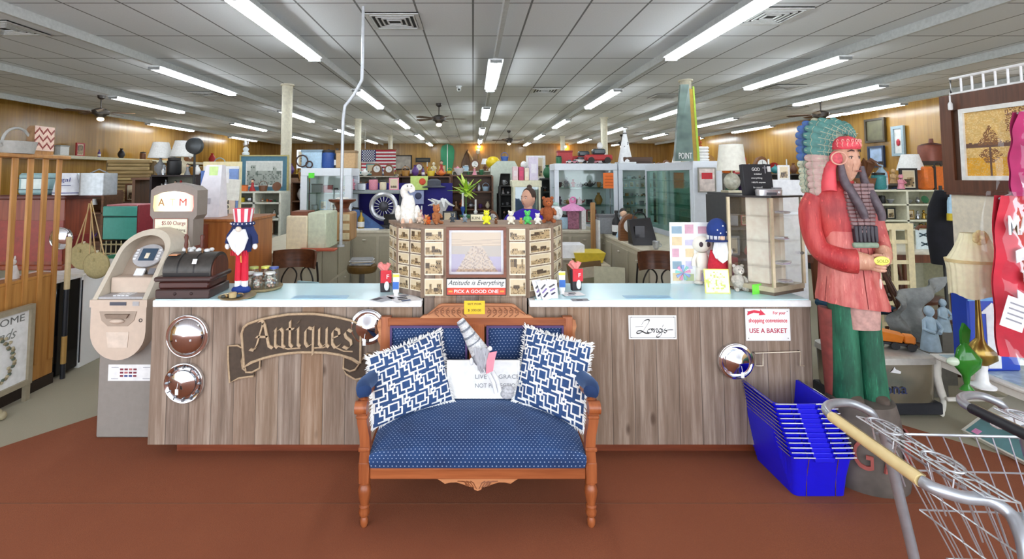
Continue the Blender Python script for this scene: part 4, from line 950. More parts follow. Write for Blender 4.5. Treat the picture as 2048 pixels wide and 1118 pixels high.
# things on top of the display case
TZ = CT+hz
pq = at(1518, 380, q0.y+.15); T = thing('plaque', 'black slanted plaque with white words about God on top of the display case', 'plaque', (pq.x, q0.y+.14, TZ), .12)
mb = MB().at(0, 0, 0, rx=-.12); mb.box(-.1, .1, 0, .035, .0, .2, b=.003); mb.build('board', M('#232226', .6), T)
for i, (s_, z_, w_, h_) in enumerate((('GOD', .165, .055, .022), ('is behind', .135, .05, .011), ('everything', .108, .075, .014), ('HELPS anyone', .08, .095, .012), ('in need', .05, .06, .012), ('always', .025, .05, .01))):
    o = txt(s_, T, -.01+(i % 2)*.01, -.001+z_*.12, z_, w_, h_, M('#e9e7e4'), depth=.0015); o.rotation_euler = (pi/2-.12, 0, 0)
mb = MB().at(0, 0, 0, rx=-.12); mb.box(.05, .056, -.004, 0, .14, .19); mb.box(.038, .068, -.004, 0, .172, .178); mb.build('cross', M('#8e8b90'), T); mb = MB().at(0, 0, 0, rx=-.12); mb.box(.068, .09, -.006, -.003, .15, .185); mb.build('price_tag', M('#f3f1ea'), T)
pq = at(1536, 388, q0.y+.06); T = thing('toy_radio', 'small silver vintage camera lying on the display case top', 'camera', (pq.x+.01, q0.y+.07, TZ), 0)
MB().sloft([(0, 0, 0, .075, .03, 4), (0, 0, .035, .078, .032, 4), (0, 0, .042, .07, .026, 4)]).build('body', M('#c8c8ca', .3, .6), T); MB().box(-.03, .03, -.036, -.028, .005, .02).build('grip', M('#4b4b50'), T); MB().ball(.05, -.03, .02, .01, .006, .01).build('button', M('#e6e6e8', .3, .5), T); MB().box(.03, .07, -.02, .02, .04, .05).build('flash', M('#8d8d90', .4), T)

# ---------- things on the right counter ----------
# pale skeleton doll
T = thing('skeleton_doll', 'pale plush doll with round skull head standing on the right counter', 'doll', onz(1405, 568, CT)); wh = M('#efe9dc', .85, 0, .05)
s = 1.05/1000*T.location.y*1.0; u_ = T.location.y/1000
MB().ball(0, 0, 78*u_, 18*u_, 16*u_, 16*u_, n=18, k=12).build('head', wh, T); mb = MB()
for sx in (-1, 1): mb = MB(); mb.ball(sx*7*u_, -14.5*u_, 79*u_, 4*u_, 2*u_, 5*u_); mb.build('eye', M('#3b2a33'), T)
MB().sloft([(0, 0, 28*u_, 9*u_, 8*u_), (0, 0, 45*u_, 13*u_, 10*u_), (0, 0, 62*u_, 10*u_, 9*u_)]).build('torso', wh, T)
for sx in (-1, 1):
    MB().tube([(sx*11*u_, 0, 58*u_), (sx*17*u_, -2*u_, 48*u_), (sx*18*u_, -4*u_, 36*u_)], [4*u_, 3.6*u_, 4.5*u_]).build('arm', wh, T); MB().tube([(sx*6*u_, 0, 32*u_), (sx*8*u_, 0, 8*u_)], [6*u_, 5*u_]).build('leg', wh, T); MB().ball(sx*10*u_, -4*u_, 4*u_, 8*u_, 10*u_, 4*u_).build('foot', wh, T)
# framed floral card
p = onz(1436, 587, CT); T = thing('greeting_card', 'yellow-bordered floral card standing in front of the plush toys', 'card', p, -.05); u_ = p.y/1000
mb = MB().at(0, 0, 0, rx=-.12); mb.box(-24*u_, 24*u_, 0, .006, 0, 47*u_); mb.build('card', M('#e9e276'), T); g = [[random.Random(i*31+j).choice([0, 0, 1, 2]) if (i-7)**2+(j-6)**2 < 40 else 0 for j in range(14)] for i in range(14)]
mb = MB().at(0, 0, 0, rx=-.12); mb.bitmap(g, -22*u_, 22*u_, 2*u_, 45*u_, -.001); mb.build('print', [M('#f6f4e2'), M('#c9cf6a'), M('#e5dfae')], T, smooth=0)
# small grey bear and neon tag
def plush(lab, cat, p, h, body, extra=None, ears=1, rz=0, muzzle=None, name='teddy_bear', tail=0, arms=1):
    T = thing(name, lab, cat, p, rz); m = M(body, .95, 0, .25, 90, .004); mz = M(muzzle or hsc(body, 1.25), .95)
    MB().ball(0, 0, h*.33, h*.22, h*.19, h*.3).build('body', m, T); MB().ball(0, -h*.03, h*.74, h*.2, h*.18, h*.19).build('head', m, T); MB().ball(0, -h*.19, h*.7, h*.08, h*.07, h*.065).build('muzzle', mz, T); MB().ball(0, -h*.26, h*.715, h*.022).build('nose', M('#1c1614', .3), T)
    for sx in (-1, 1):
        MB().ball(sx*h*.07, -h*.19, h*.79, h*.018).build('eye', M('#111111', .2), T)
        if ears: MB().ball(sx*h*.15, 0, h*.9, h*.07*(ears if ears < 1.5 else .8), h*.035, h*.07*ears).build('ear', m, T)
        if arms: MB().tube([(sx*h*.17, 0, h*.5), (sx*h*.25, -h*.07, h*.4), (sx*h*.24, -h*.14, h*.3)], [h*.07, h*.065, h*.06], n=8).build('arm', m, T)
        MB().tube([(sx*h*.12, -h*.05, h*.12), (sx*h*.17, -h*.2, h*.07), (sx*h*.19, -h*.28, h*.08)], [h*.08, h*.075, h*.07], n=8).build('leg', m, T)
    return T
p = onz(1441, 565, CT); plush('grey plush bear head behind the floral card', 'plush toy', (p.x, 3.22, CT), .17, '#b9b2a8')
p = onz(1437, 556, CT); T = thing('neon_tag', 'bright green price tag beside the grey plush bear', 'tag', (p.x, 3.12, CT), .4); MB().box(-.04, .04, 0, .0015, 0, .06).build('tag', M('#7ee84c'), T)
# gnome with baseball cap standing behind
def gnome(T, S_, hat, beardc, bodyc, legs=None, brim=None, stripes=None):
    pass
b = at(1438, 530, 3.32); T = thing('capped_gnome', 'gnome in blue starred cap and white beard behind the skeleton doll', 'gnome', (b.x, 3.33, CT)); u_ = 3.33/1000
MB().sloft([(0, 0, 0, 18*u_, 15*u_), (0, 0, 40*u_, 20*u_, 16*u_), (0, 0, 70*u_, 14*u_, 12*u_)]).build('body', M('#c9263a', .9, 0, .15, 60), T)
mb = MB(); r = random.Random(6)
for k in range(46): x = r.uniform(-17, 17); mb.tube([(x*.6*u_, -14*u_, 92*u_), (x*u_, -20*u_, 70*u_), (x*.8*u_, -19*u_, (48+abs(x)*.6)*u_)], [3*u_, 3.4*u_, .6*u_], n=5)
mb.build('beard', M('#f4f4f4', .95), T); MB().ball(0, -19*u_, 96*u_, 5*u_).build('nose', M('#e8c3a8'), T)
MB().sloft([(0, 0, 92*u_, 19*u_, 17*u_), (0, 0, 100*u_, 20*u_, 18*u_)], n=18).build('hat_band', M('#e8e8ea', .9), T); MB().ball(0, 0, 110*u_, 20*u_, 18*u_, 24*u_).build('cap', M('#223a7c', .9), T); MB().sloft([(-10*u_, -18*u_, 90*u_, 22*u_, 14*u_), (-10*u_, -18*u_, 93*u_, 20*u_, 12*u_)], n=18).build('brim', M('#1d2f66', .9), T)
mb = MB()
for k in range(7): a_ = -pi/2+(k-3)*.4; mb.box(20*u_*cos(a_)-.003, 20*u_*cos(a_)+.003, 18.5*u_*sin(a_)-.001, 18.5*u_*sin(a_)+.001, 91*u_, 101*u_)
mb.build('band_stripe', M('#1d2f66'), T); mb = MB()
for x_, z_ in ((-8, 112), (3, 120), (10, 108), (-2, 106)): mb.ball(x_*u_, -17.5*u_, z_*u_, 1.6*u_, .8*u_, 1.6*u_, n=6, k=4)
mb.build('star', M('#e9e9f4'), T); MB().box(14*u_, 34*u_, -10*u_, 10*u_, 0, 58*u_).build('striped_sleeve', M('#8c2434'), T)
# picture board leaning against the right inner counter
T = thing('picture_board', 'white board of small clipped pictures behind the skeleton doll', 'board', (at(1380, 520, 3.42).x, 3.41, CT)); u_ = 3.42/1000
MB().box(-40*u_, 44*u_, 0, .006, 0, 120*u_).build('board', M('#eef0ec', .6), T); r = random.Random(12)
for i in range(5):
    for j in range(3):
        x0 = (-36+j*26)*u_; z0 = (6+i*23)*u_; w_ = r.uniform(13, 20)*u_; h_ = r.uniform(10, 18)*u_; mb = MB(); mb.box(x0, x0+w_, -.002, 0, z0, z0+h_); mb.build('clipping', M(r.choice(['#d6a5b5', '#9cc3d8', '#b9c79a', '#c8c2e0', '#8fa7b8', '#e0c9a0', '#5d7f9c'])), T)
mb = MB()
for k in range(9): a_ = k*2*pi/9; mb.prism([(-16*u_, 22*u_), (-16*u_+15*u_*cos(a_), 22*u_+15*u_*sin(a_)), (-16*u_+15*u_*cos(a_+.4), 22*u_+15*u_*sin(a_+.4))], -.006-.0005*k, -.003, k % 3)
mb.build('paper_star', [M('#e79cc0'), M('#8fd0c8'), M('#9ab0e6')], T, smooth=0)
# gift bags, tubes, brochures on both counters
for side, (bx_, by_, tx_, ty_), nm in (('left', (770, 583, 792, 592), 'left'), ('right', (1152, 580, 1124, 588), 'right')):
    p = onz(bx_, by_, CT); u_ = p.y/1000; T = thing('gift_bag', 'small black and red bag with pink tissue on the %s counter by the kiosk' % nm, 'bag', (p.x, min(p.y, 3.3), CT), .2)
    MB().loft([[(-9*u_, -5*u_, 0), (9*u_, -5*u_, 0), (9*u_, 5*u_, 0), (-9*u_, 5*u_, 0)], [(-11*u_, -6*u_, 40*u_), (11*u_, -6*u_, 40*u_), (11*u_, 6*u_, 40*u_), (-11*u_, 6*u_, 40*u_)]]).build('bag', M('#2b2528'), T)
    MB().box(-9*u_, 12*u_, -7*u_, -5.8*u_, 18*u_, 42*u_).build('red_card', M('#d32836'), T); txt('F', T, 5*u_, -7.2*u_, 30*u_, 5*u_, 8*u_, M('#ffffff'))
    mb = MB(); r = random.Random(3)
    for k in range(7): mb.cyl((r.uniform(-5, 5)*u_, 0, 38*u_), (r.uniform(-12, 10)*u_, r.uniform(-5, 5)*u_, r.uniform(46, 58)*u_), 2*u_, 5*u_, n=6)
    mb.build('tissue', M('#f2928c', .8), T); MB().ball(3*u_, -7*u_, 12*u_, 5*u_, 2*u_, 9*u_).build('white_flower', M('#eeeeee'), T)
    p = onz(tx_, ty_, CT); T = thing('lotion_tube', 'white and blue tube standing on its cap on the %s counter' % nm, 'tube', (p.x, p.y, CT)); u_ = p.y/1000
    MB().lathe([(5*u_, 0), (5*u_, 7*u_)]).build('cap', M('#f2f2f2', .3), T); MB().sloft([(0, 0, 7*u_, 6*u_, 5*u_), (0, 0, 30*u_, 6.5*u_, 3.5*u_), (0, 0, 44*u_, 7*u_, 1*u_)]).build('body', M('#f3f6fa', .3), T); MB().box(-6*u_, 6*u_, -5.4*u_, -4.6*u_, 14*u_, 28*u_).build('blue_label', M('#3a6fc0'), T); MB().box(-6.4*u_, 6.4*u_, -2.6*u_, 2*u_, 37*u_, 42*u_).build('yellow_band', M('#efd35a'), T)
def paper(px, py, w, d, rz, lab, col, marks=2, name='leaflet', hgt=CT+.0014):
    p = onz(px, py, hgt); T = thing(name, lab, 'leaflet', p, rz); MB().box(-w/2, w/2, -d/2, d/2, 0, .0015).build('sheet', M(col), T); r = random.Random(int(px))
    for k in range(marks): x0 = r.uniform(-w*.4, 0); y0 = -d*.4+k*d*.8/marks; MB().box(x0, x0+w*.35, y0, y0+d*.5/marks, .0015, .0022).build('print_block', M(r.choice(['#3d3f48', '#7d8593', '#35507f'])), T)
paper(808, 596, .16, .2, .5, 'glossy white real estate leaflet at right end of the left counter', '#f1f2f4', 4); paper(765, 598, .1, .12, -.6, 'small grey folded leaflet beside the white tube, left counter', '#aeb6bd', 1); paper(1160, 600, .1, .05, .1, 'dark grey leaflet flat on the right counter near the kiosk', '#8a8f93', 1); paper(1145, 588, .13, .1, .2, 'black and white card behind the lotion tube, right counter', '#e9ecee', 2, hgt=CT+.004)
p = onz(1095, 598, CT)
for k, (dx_, rz) in enumerate(((0, .35), (-.035, .5), (.035, .2))):
    T = thing('leaning_leaflet', 'white leaflet with diagonal print leaning on the kiosk, %s of three' % ['middle', 'left', 'right'][k], 'leaflet', (p.x+dx_, p.y+.01*k-.01, CT), rz); mb = MB().at(0, 0, 0, rx=-.5, ry=.12*(k-1)); mb.box(-.032, .032, 0, .001, 0, .115); mb.build('sheet', M('#f4f4f6'), T)
    for j in range(3): mb = MB().at(0, 0, 0, rx=-.5, ry=.12*(k-1)); mb.prism([(-.024, .02+j*.024), (.012, .042+j*.024), (.02, .036+j*.024), (-.016, .014+j*.024)], -.001, 0); mb.build('print_stripe', M(['#3d3f55', '#8a77b0', '#5a5a60'][j]), T, smooth=0)
# ---------- things on the left counter ----------
p = onz(413, 600, CT); RG = thing('antique_box', 'dark carved wooden double-lever antique box with two drums on the left counter', 'antique box', (p.x, 3.0, CT), .04); dw = WOOD('#4a302c', '#2a1a18', 0, .35); dm = M('#43403c', .45, .3, .2, 40)
w = .315; d = .27
MB().box(-w, 0, 0, d, 0, .055, b=.006).build('plinth', dw, RG); MB().box(-w+.01, -.01, .01, d-.01, .055, .1, b=.01).build('middle_tier', WOOD('#5b3029', '#331a17', 0, .35), RG); MB().box(-w-.008, .012, -.008, d, .1, .128, b=.008).build('moulding', dw, RG)
prof = [(0, .128)]+[(d*.5-.5*(d-.03)*cos(pi*i/14), .15+.105*sin(pi*i/14)) for i in range(15)]
for x0, x1 in ((-w+.03, -.205), (-.195, -.11), (-.1, -.005)):
    mb = MB(); mb.loft([[(x0, y, z) for y, z in prof[1:]+[(d-.02, .125), (.02, .125)]], [(x1, y, z) for y, z in prof[1:]+[(d-.02, .125), (.02, .125)]]]); mb.build('drum_section', dm, RG)
mb = MB(); mb.loft([[(-w+.035, .02+(y-.02)*.97, z*.985) for y, z in prof[1:]+[(d-.02, .125), (.02, .125)]], [(-.012, .02+(y-.02)*.97, z*.985) for y, z in prof[1:]+[(d-.02, .125), (.02, .125)]]]); mb.build('drum_core', M('#1d1a1a', .5), RG)
mb = MB(); mb.loft([[(x_, .03+(y-.02)*.88, .128+(z-.128)*.86) for y, z in prof[1:]+[(d-.02, .125), (.02, .125)]] for x_ in (-.006, .003)]); mb.build('drum_end', WOOD('#6b3a28', '#44241a', 2), RG)
for x in (-.2, -.105):
    L_ = [(x, .12, .24), (x, .115, .29)]; MB().cyl(*L_, .006).build('lever_rod', M('#8d6a4a', .3, .7), RG); MB().at(x, .11, .28).lathe([(.009, 0), (.012, .02), (.009, .045), (.013, .07), (.008, .082)]).build('lever_grip', WOOD('#6b3422', '#40201a', 2), RG)
for x in (-.2, -.105): MB().ball(x, -.002, .03, .009, .004, .009).build('stud', M('#2a1210'), RG)
MB().box(-.27, -.22, .05, .09, .245, .25).build('brass_plate', M('#b87850', .3, .6), RG); MB().at(-.105, .02, .2, rx=-.5).box(-.013, .013, -.001, 0, 0, .03).build('price_tag', M('#f4f4f4'), RG)
mb = MB(); r = random.Random(1)
for k in range(10): mb.ball(r.uniform(-.24, -.04), r.uniform(.14, .19), .257+r.uniform(0, .012), r.uniform(.014, .024), .018, .012, n=8, k=5)
mb.build('white_cloth', M('#f4f4f2', .9), RG)
# long-legged patriotic gnome
p = onz(473, 592, CT); GN = thing('patriotic_gnome', 'long-legged gnome in red striped hat and blue coat on the left counter', 'gnome', (p.x, p.y+.06, CT)); u_ = GN.location.y/1000; Z = lambda py: (590-py)*u_
nv = M('#24305e', .9, 0, .1); wt = M('#f3f2f0', .9); rd = M('#d3233c', .85)
MB().ball(0, 0, 8*u_, 19*u_, 12*u_, 9*u_).build('navy_shoes', M('#1c3a86', .8), GN)
for sx in (-1, 1):
    MB().tube([(sx*6.5*u_, 0, 12*u_), (sx*6.5*u_, 0, 28*u_)], 6.5*u_).build('sock', wt, GN); MB().tube([(sx*6.5*u_, 0, 26*u_), (sx*6*u_, 0, Z(505))], [7*u_, 6*u_]).build('trouser_leg', rd, GN)
    MB().tube([(sx*13*u_, 0, Z(462)), (sx*24*u_, -2*u_, Z(478)), (sx*27*u_, -4*u_, Z(492))], [8*u_, 7*u_, 6*u_]).build('sleeve', nv, GN); MB().ball(sx*27*u_, -5*u_, Z(497), 5*u_, 4*u_, 6*u_).build('mitten', wt, GN)
MB().sloft([(0, 0, Z(508), 17*u_, 12*u_), (0, 0, Z(480), 22*u_, 15*u_), (0, 0, Z(460), 22*u_, 14*u_), (0, 0, Z(448), 12*u_, 9*u_)]).build('coat', nv, GN)
mb = MB(); r = random.Random(9)
for k in range(60): x = r.uniform(-19, 19); mb.tube([(x*.5*u_, -13*u_, Z(464)), (x*u_, -19*u_, Z(480)), (x*.7*u_, -18*u_, Z(513-abs(x)*.7))], [3*u_, 3.6*u_, .6*u_], n=5)
mb.build('beard', M('#e8eaf0', .95, 0, .08, 60), GN); MB().ball(0, -19*u_, Z(462), 5.5*u_).build('nose', M('#f1dccb'), GN)
mb = MB()
for k in range(18):
    a_, b_ = 2*pi*k/18, 2*pi*(k+1)/18; R0, R1, z0, z1 = 16*u_, 20*u_, Z(452), Z(423); mb.add([(R0*cos(a_), R0*sin(a_), z0), (R0*cos(b_), R0*sin(b_), z0), (R1*cos(b_), R1*sin(b_), z1), (R1*cos(a_), R1*sin(a_), z1)], [(0, 1, 2, 3)], k % 2)
mb.add([(20*u_*cos(2*pi*k/18), 20*u_*sin(2*pi*k/18), Z(423)) for k in range(18)], [tuple(range(18))], 0); mb.build('striped_hat', [M('#d9475c', .85), M('#f6eeee', .85)], GN)
MB().torus(0, 0, Z(453), 19*u_, 4*u_).build('hat_brim', nv, GN); mb = MB()
for k in range(9): a_ = -pi/2+(k-4)*.35; mb.ball(22.5*u_*cos(a_), 22.5*u_*sin(a_), Z(452), 1.5*u_, n=6, k=4)
mb.build('brim_star', wt, GN); mb = MB()
for k in range(11): mb.box((-16+k*3)*u_, (-14.6+k*3)*u_, -15*u_, -13*u_, Z(514), Z(504))
mb.build('striped_hem', rd, GN); MB().tube([(2*u_, -13*u_, Z(500)), (3*u_, -10*u_, Z(528))], [2.5*u_, 1*u_]).build('carrot_tie', M('#d9a24a'), GN)
# dish with trinkets in front of the gnome
p = onz(473, 596, CT); T = thing('trinket_dish', 'low round dish of trinkets in front of the patriotic gnome', 'dish', (p.x, 3.03, CT)); MB().lathe([(.06, 0), (.1, .006), (.106, .014), (.098, .011), (.05, .006)], n=30).build('dish', M('#a3946c', .35, .4), T); r = random.Random(11)
for k in range(9): mb = MB(); mb.ball(r.uniform(-.07, .07), r.uniform(-.06, .02), .016, .016, .014, .01, n=8, k=5); mb.build('trinket', M(r.choice(['#caa76a', '#4a4a42', '#d9c9a0', '#35506a'])), T)
MB().lathe([(.02, .012), (.022, .04), (.018, .042)], -.005, -.05).build('candle_pot', M('#c2ab7c'), T); 
# round tray of glass jars filled with shells
p = onz(530, 574, CT); T = thing('round_tray', 'round woven tray holding glass jars on the left counter', 'tray', (p.x, 3.26, CT)); MB().lathe([(.11, 0), (.125, .008), (.13, .02), (.12, .012), (.05, .008)], n=30).build('tray', M('#9a8560', .7, 0, .25, 60), T); tc = T.location
for k, (dx_, dy_, c_, lab) in enumerate(((-.065, -.03, '#c9a98a', 'glass jar of pink shells at the front left of the tray'), (.0, -.06, '#8d6a55', 'glass jar of brown shells at the front middle of the tray'), (.066, -.03, '#b58f7a', 'glass jar of tan shells at the right of the tray'), (0, .06, '#a08468', 'glass jar with a yellow cloth lid at the back of the tray'), (.06, .045, '#8a86a8', 'glass jar with a blue lid at the back right of the tray'), (-.07, .045, '#8a7a66', 'glass jar with green lid at the back left of the tray'))):
    J = thing('shell_jar', lab, 'jar', (tc.x+dx_, tc.y+dy_, CT+.011), 0, 'jars on the round tray'); hh = .09+.02*(k > 2); MB().lathe([(.03, 0), (.034, .006), (.034, hh*.8), (.026, hh*.92), (.026, hh), (.0235, hh), (.024, hh*.9), (.032, hh*.78), (.032, .008)], n=18).build('glass', GLASS('#fbfdfd', .03), J)
    mb = MB(); r = random.Random(k)
    for q in range(26): a_ = r.uniform(0, 6.28); rr_ = r.uniform(0, .022); mb.m = q % 3; mb.ball(rr_*cos(a_), rr_*sin(a_), .012+r.uniform(0, hh*.72), .008, .006, .006, n=6, k=4)
    mb.build('shells', [M(hsc(c_, 1.2)), M('#f6ead8'), M('#a07a62')], J)
    MB().lathe([(.029, hh), (.029, hh+.012), (.001, hh+.014)], n=18).build('lid', M(['#d9d9d4', '#c9cfd2', '#e2dfd6', '#ecea6a', '#4a5aa0', '#b8c06a'][k], .4, .2), J)
# ---------- nested shopping carts, lower right ----------
gray = M('#a9adb3', .35, .6); wirem = M('#c3c7cc', .3, .7)
def cart(name_lab, origin, grip, dark):
    T = thing('shopping_cart', name_lab, 'shopping cart', origin); O = Vector(origin)
    def q(px, py, z): return onz(px, py, z)-C0
    C0 = Vector((1.6, 1.5, .006))
    fr = [q(1750, 838, .80), q(1738, 822, .83), q(1700, 806, .85), q(1662, 808, .86), q(1652, 820, .86), q(1668, 838, .86)]
    MB().tube(spline(fr, 5), .014, n=10).build('frame_tube', gray, T)
    ga, gb = q(1664, 834, .86), q(1842, 962, .86); MB().tube([ga, (ga+gb)/2, gb], .0165, n=12).build('handle_grip', grip, T)
    for (a_, b_) in ((ga, gb),): MB().tube([a_+Vector((.012, 0, .013)), b_+Vector((.012, 0, .013))], .0022, n=5).build('grip_seam', M('#8a7a58'), T)
    MB().tube(spline([gb, q(1872, 978, .855), q(1925, 994, .84), q(1975, 1000, .83), q(2020, 1028, .81), q(2044, 1075, .78), q(2056, 1140, .72)], 5), .0155, n=10).build('frame_tube', gray, T)
    # basket
    X0, X1, Ya, Yb, zt, zb = 1.36-1.6, 2.15-1.6, 1.27-1.5, 1.74-1.5, .78, .42
    x0b, x1b, yab, ybb = X0+.16, X1-.05, Ya+.06, Yb-.06
    mb = MB(); mb.tube([(X0, Ya, zt), (X1, Ya+.04, zt), (X1, Yb-.04, zt), (X0, Yb, zt)], .0045, n=6, closed=True); mb.tube([(x0b, yab, zb), (x1b, yab+.03, zb), (x1b, ybb-.03, zb), (x0b, ybb, zb)], .004, n=6, closed=True)
    mb.build('basket_rim', wirem, T)
    L3 = lambda a, b, t: tuple(a[i]+(b[i]-a[i])*t for i in range(3))
    tops = [(X0, Ya, zt), (X1, Ya+.04, zt), (X1, Yb-.04, zt), (X0, Yb, zt)]; bots = [(x0b, yab, zb), (x1b, yab+.03, zb), (x1b, ybb-.03, zb), (x0b, ybb, zb)]
    for s_, nm, n_ in ((0, 'near', 15), (2, 'far', 15), (1, 'end', 8), (3, 'gate', 8)):
        a, b, c, d = tops[s_], tops[(s_+1) % 4], bots[(s_+1) % 4], bots[s_]; mb = MB()
        for k in range(1, n_): t_ = k/n_; mb.tube([L3(a, b, t_), L3(d, c, t_)], .0022, n=5)
        for t_ in (.3, .62): mb.tube([L3(a, d, t_), L3(b, c, t_)], .0028, n=5)
        mb.build('side_wires', wirem, T)
    mb = MB()
    for k in range(1, 16): t_ = k/16; mb.tube([L3(bots[0], bots[1], t_), L3(bots[3], bots[2], t_)], .0022, n=5)
    for k in range(1, 5): t_ = k/5; mb.tube([L3(bots[0], bots[3], t_), L3(bots[1], bots[2], t_)], .0028, n=5)
    mb.build('basket_floor', wirem, T)
    # child seat flap with cup rings beside the handle
    sx = lambda t, o, z: (-.36+o, .22-t*.42, z)
    mb = MB()
    for o, z in ((.04, .845), (.065, .84), (.1, .835), (.125, .83)): mb.tube([sx(0, o, z), sx(.5, o, z), sx(1, o, z)], .0032, n=6)
    for t_ in (.0, .34, .6, .8, 1): mb.tube([sx(t_, .04, .845), sx(t_, .125, .83), sx(t_, .19, .62)], .0026, n=5)
    mb.build('seat_wires', wirem, T)
    for tt in (.14, .62):
        c = sx(tt, .082, .842); mb = MB(); mb.tube([(c[0]+.038*cos(a_), c[1]+.055*sin(a_), c[2]) for a_ in [2*pi*i/20 for i in range(20)]], .0035, n=6, closed=True); mb.build('cup_ring', wirem, T)
        mb = MB()
        for a_ in (0, pi/2, pi, 3*pi/2): mb.tube([(c[0]+.038*cos(a_), c[1]+.055*sin(a_), c[2]), (c[0]+.025*cos(a_), c[1]+.035*sin(a_), c[2]-.07)], .0025, n=5)
        mb.build('cup_cage', wirem, T)
    # legs, chassis, wheels
    for yy in (Ya+.03, Yb-.03):
        P = [(-.24, yy, .8), (-.17, yy, .45), (-.12, yy, .17)]; MB().tube(P, .016, n=10).build('leg', gray, T)
        MB().tube([(-.12, yy, .16), (.1, yy*.95, .15), (.52, yy*.8, .15)], .014, n=8).build('chassis_rail', gray, T)
        for xx, kk in ((-.08, 1), (.48, .8)):
            w_ = MB(); w_.cyl((xx, yy*kk-.012, .055), (xx, yy*kk+.012, .055), .055, n=20); w_.build('wheel', M('#2a2a2c', .6), T); MB().box(xx-.02, xx+.02, yy*kk-.02, yy*kk+.02, .055, .15, b=.005).build('caster_fork', gray, T)
    MB().tube([(-.2, Ya+.0, .55), (-.23, Ya-.01, .45), (-.25, Ya-.0, .3), (-.22, Ya+.03, .2)], .015, n=10).build('bumper_tube', gray, T)
    if dark: MB().box(-.33, -.2, .2, .235, .78, .82, b=.008).build('white_bracket', M('#eceff2', .4), T)
    return T
cart('grey wire shopping cart with beige handle at lower right corner', (1.6, 1.5, .006), M('#e6cf95', .5, 0, .05), False)
cart('second wire shopping cart with black handle nested at the right edge', (2.12, 1.56, .006), M('#1a1b22', .5), True)

# ---------- right foreground group ----------
# white console table
T = thing('coffee_table', 'low white carved table with glass top at the right edge', 'table', (3.2, 2.65, 0)); wp = M('#ece8de', .6, 0, .06)
MB().box(0, .62, 0, .95, .385, .41, b=.008).build('tabletop', wp, T); MB().box(.04, .58, .04, .91, .4105, .415).build('glass_top', M('#b9cdd0', .15, 0, .2, 20), T); MB().frame(.02, .6, .33, .385, .012, .03, .04).build('apron', wp, T)
MB().box(.02, .035, .03, .92, .34, .385).build('apron_side', wp, T)
for xx, yy in ((.03, .9), (.03, .05), (.58, .9), (.58, .05)):
    mb = MB(); mb.tube(spline([(xx, yy, .385), (xx-.02, yy+.005, .32), (xx-.012, yy, .22), (xx+.012, yy, .12), (xx+.005, yy, .05), (xx-.02, yy, .012)], 4), [.028]*6+[.024]*6+[.017]*6+[.022, .024, .02], n=10); mb.build('leg', wp, T)
MB().box(.03, .58, .85, .875, .12, .145, b=.006).build('stretcher', wp, T)
# stainless cooler
p = onz(1862, 800, 0); T = thing('cooler', 'stainless steel cooler with dark base beside the statue legs', 'cooler', (2.6, 3.52, 0)); ss = M('#b5ab9c', .25, .9, .05)
MB().box(-.0, .62, 0, .42, .02, .1, b=.01).build('base', M('#23242b', .6), T); MB().sloft([(.31, .21, .1, .3, .205, 6), (.31, .21, .36, .31, .21, 6)], n=32).build('body', ss, T); MB().sloft([(.31, .21, .36, .32, .22, 6), (.31, .21, .4, .315, .215, 6), (.31, .21, .41, .29, .2, 6)], n=32).build('lid', M('#c9c6be', .35, .5), T)
txt('Corona', T, .2, -.004, .2, .34, .07, M('#23305a')); MB().at(.3, -.005, .31).prism([(-.04, 0), (.03, -.01), (.035, .005), (.0, .02), (-.01, .035), (-.02, .015)], 0, .003).build('swan_sticker', M('#f2f2f2'), T, smooth=0)
# orange toy truck on the cooler
T = thing('toy_truck', 'orange and green plastic toy dump truck on the cooler', 'toy', (3.06, 3.72, .411), -.5); og = M('#f08a28', .4, 0, .05)
MB().box(-.13, .13, -.05, .05, .025, .045, b=.006).build('chassis', M('#2c2c30'), T); mb = MB(); mb.loft([[(-.13, -.05, .05), (.04, -.05, .05), (.04, .05, .05), (-.13, .05, .05)], [(-.16, -.06, .13), (.05, -.06, .1), (.05, .06, .1), (-.16, .06, .13)]]); mb.build('dump_bed', og, T, smooth=0)
MB().box(.05, .12, -.045, .045, .045, .1, b=.01).build('cab', og, T); MB().box(.118, .124, -.035, .035, .07, .092).build('windscreen', M('#2f3a3e', .2), T); MB().ball(-.16, -.02, .08, .04, .05, .04).build('green_scoop', M('#2b8a3a', .4), T)
for xx in (-.09, 0, .09):
    for yy in (-.055, .055): MB().cyl((xx, yy-.012, .026), (xx, yy+.012, .026), .026, n=14).build('wheel', M('#1e1e20'), T)
T = thing('plastic_tub', 'white tub with yellow lid behind the toy truck', 'tub', (2.8, 3.86, .411)); MB().lathe([(.06, 0), (.07, .09), (.075, .1), (.075, .11)]).build('tub', M('#e6eee2', .5), T); MB().ball(0, 0, .12, .05, .05, .03).build('yellow_lid', M('#e8f02c', .5), T)
# crumpled grey drape sculpture
T = thing('grey_drape', 'grey crumpled cloth draped behind the toy truck', 'drape', (3.47, 4.15, 0)); mb = MB(); nx, nz = 20, 16; vs = []
for j in range(nz+1):
    for i in range(nx+1):
        u, v = i/nx, j/nz; vs.append((-.05+(.24+.22*v*v)*u+.02*sin(v*9), .05*sin(u*11+v*5)+.03*sin(v*13), .25+v*(.42+.16*u)))
fs = [(j*(nx+1)+i, j*(nx+1)+i+1, (j+1)*(nx+1)+i+1, (j+1)*(nx+1)+i) for j in range(nz) for i in range(nx)]; mb.add(vs, fs); mb.add([(x, y+.012, z) for x, y, z in vs], [tuple(reversed(f)) for f in fs])
mb.build('cloth', M('#8f9290', .85, 0, .15, 30, .003), T); MB().box(.0, .3, -.02, .1, 0, .3).build('crate', M('#5c4a3a', .8), T)
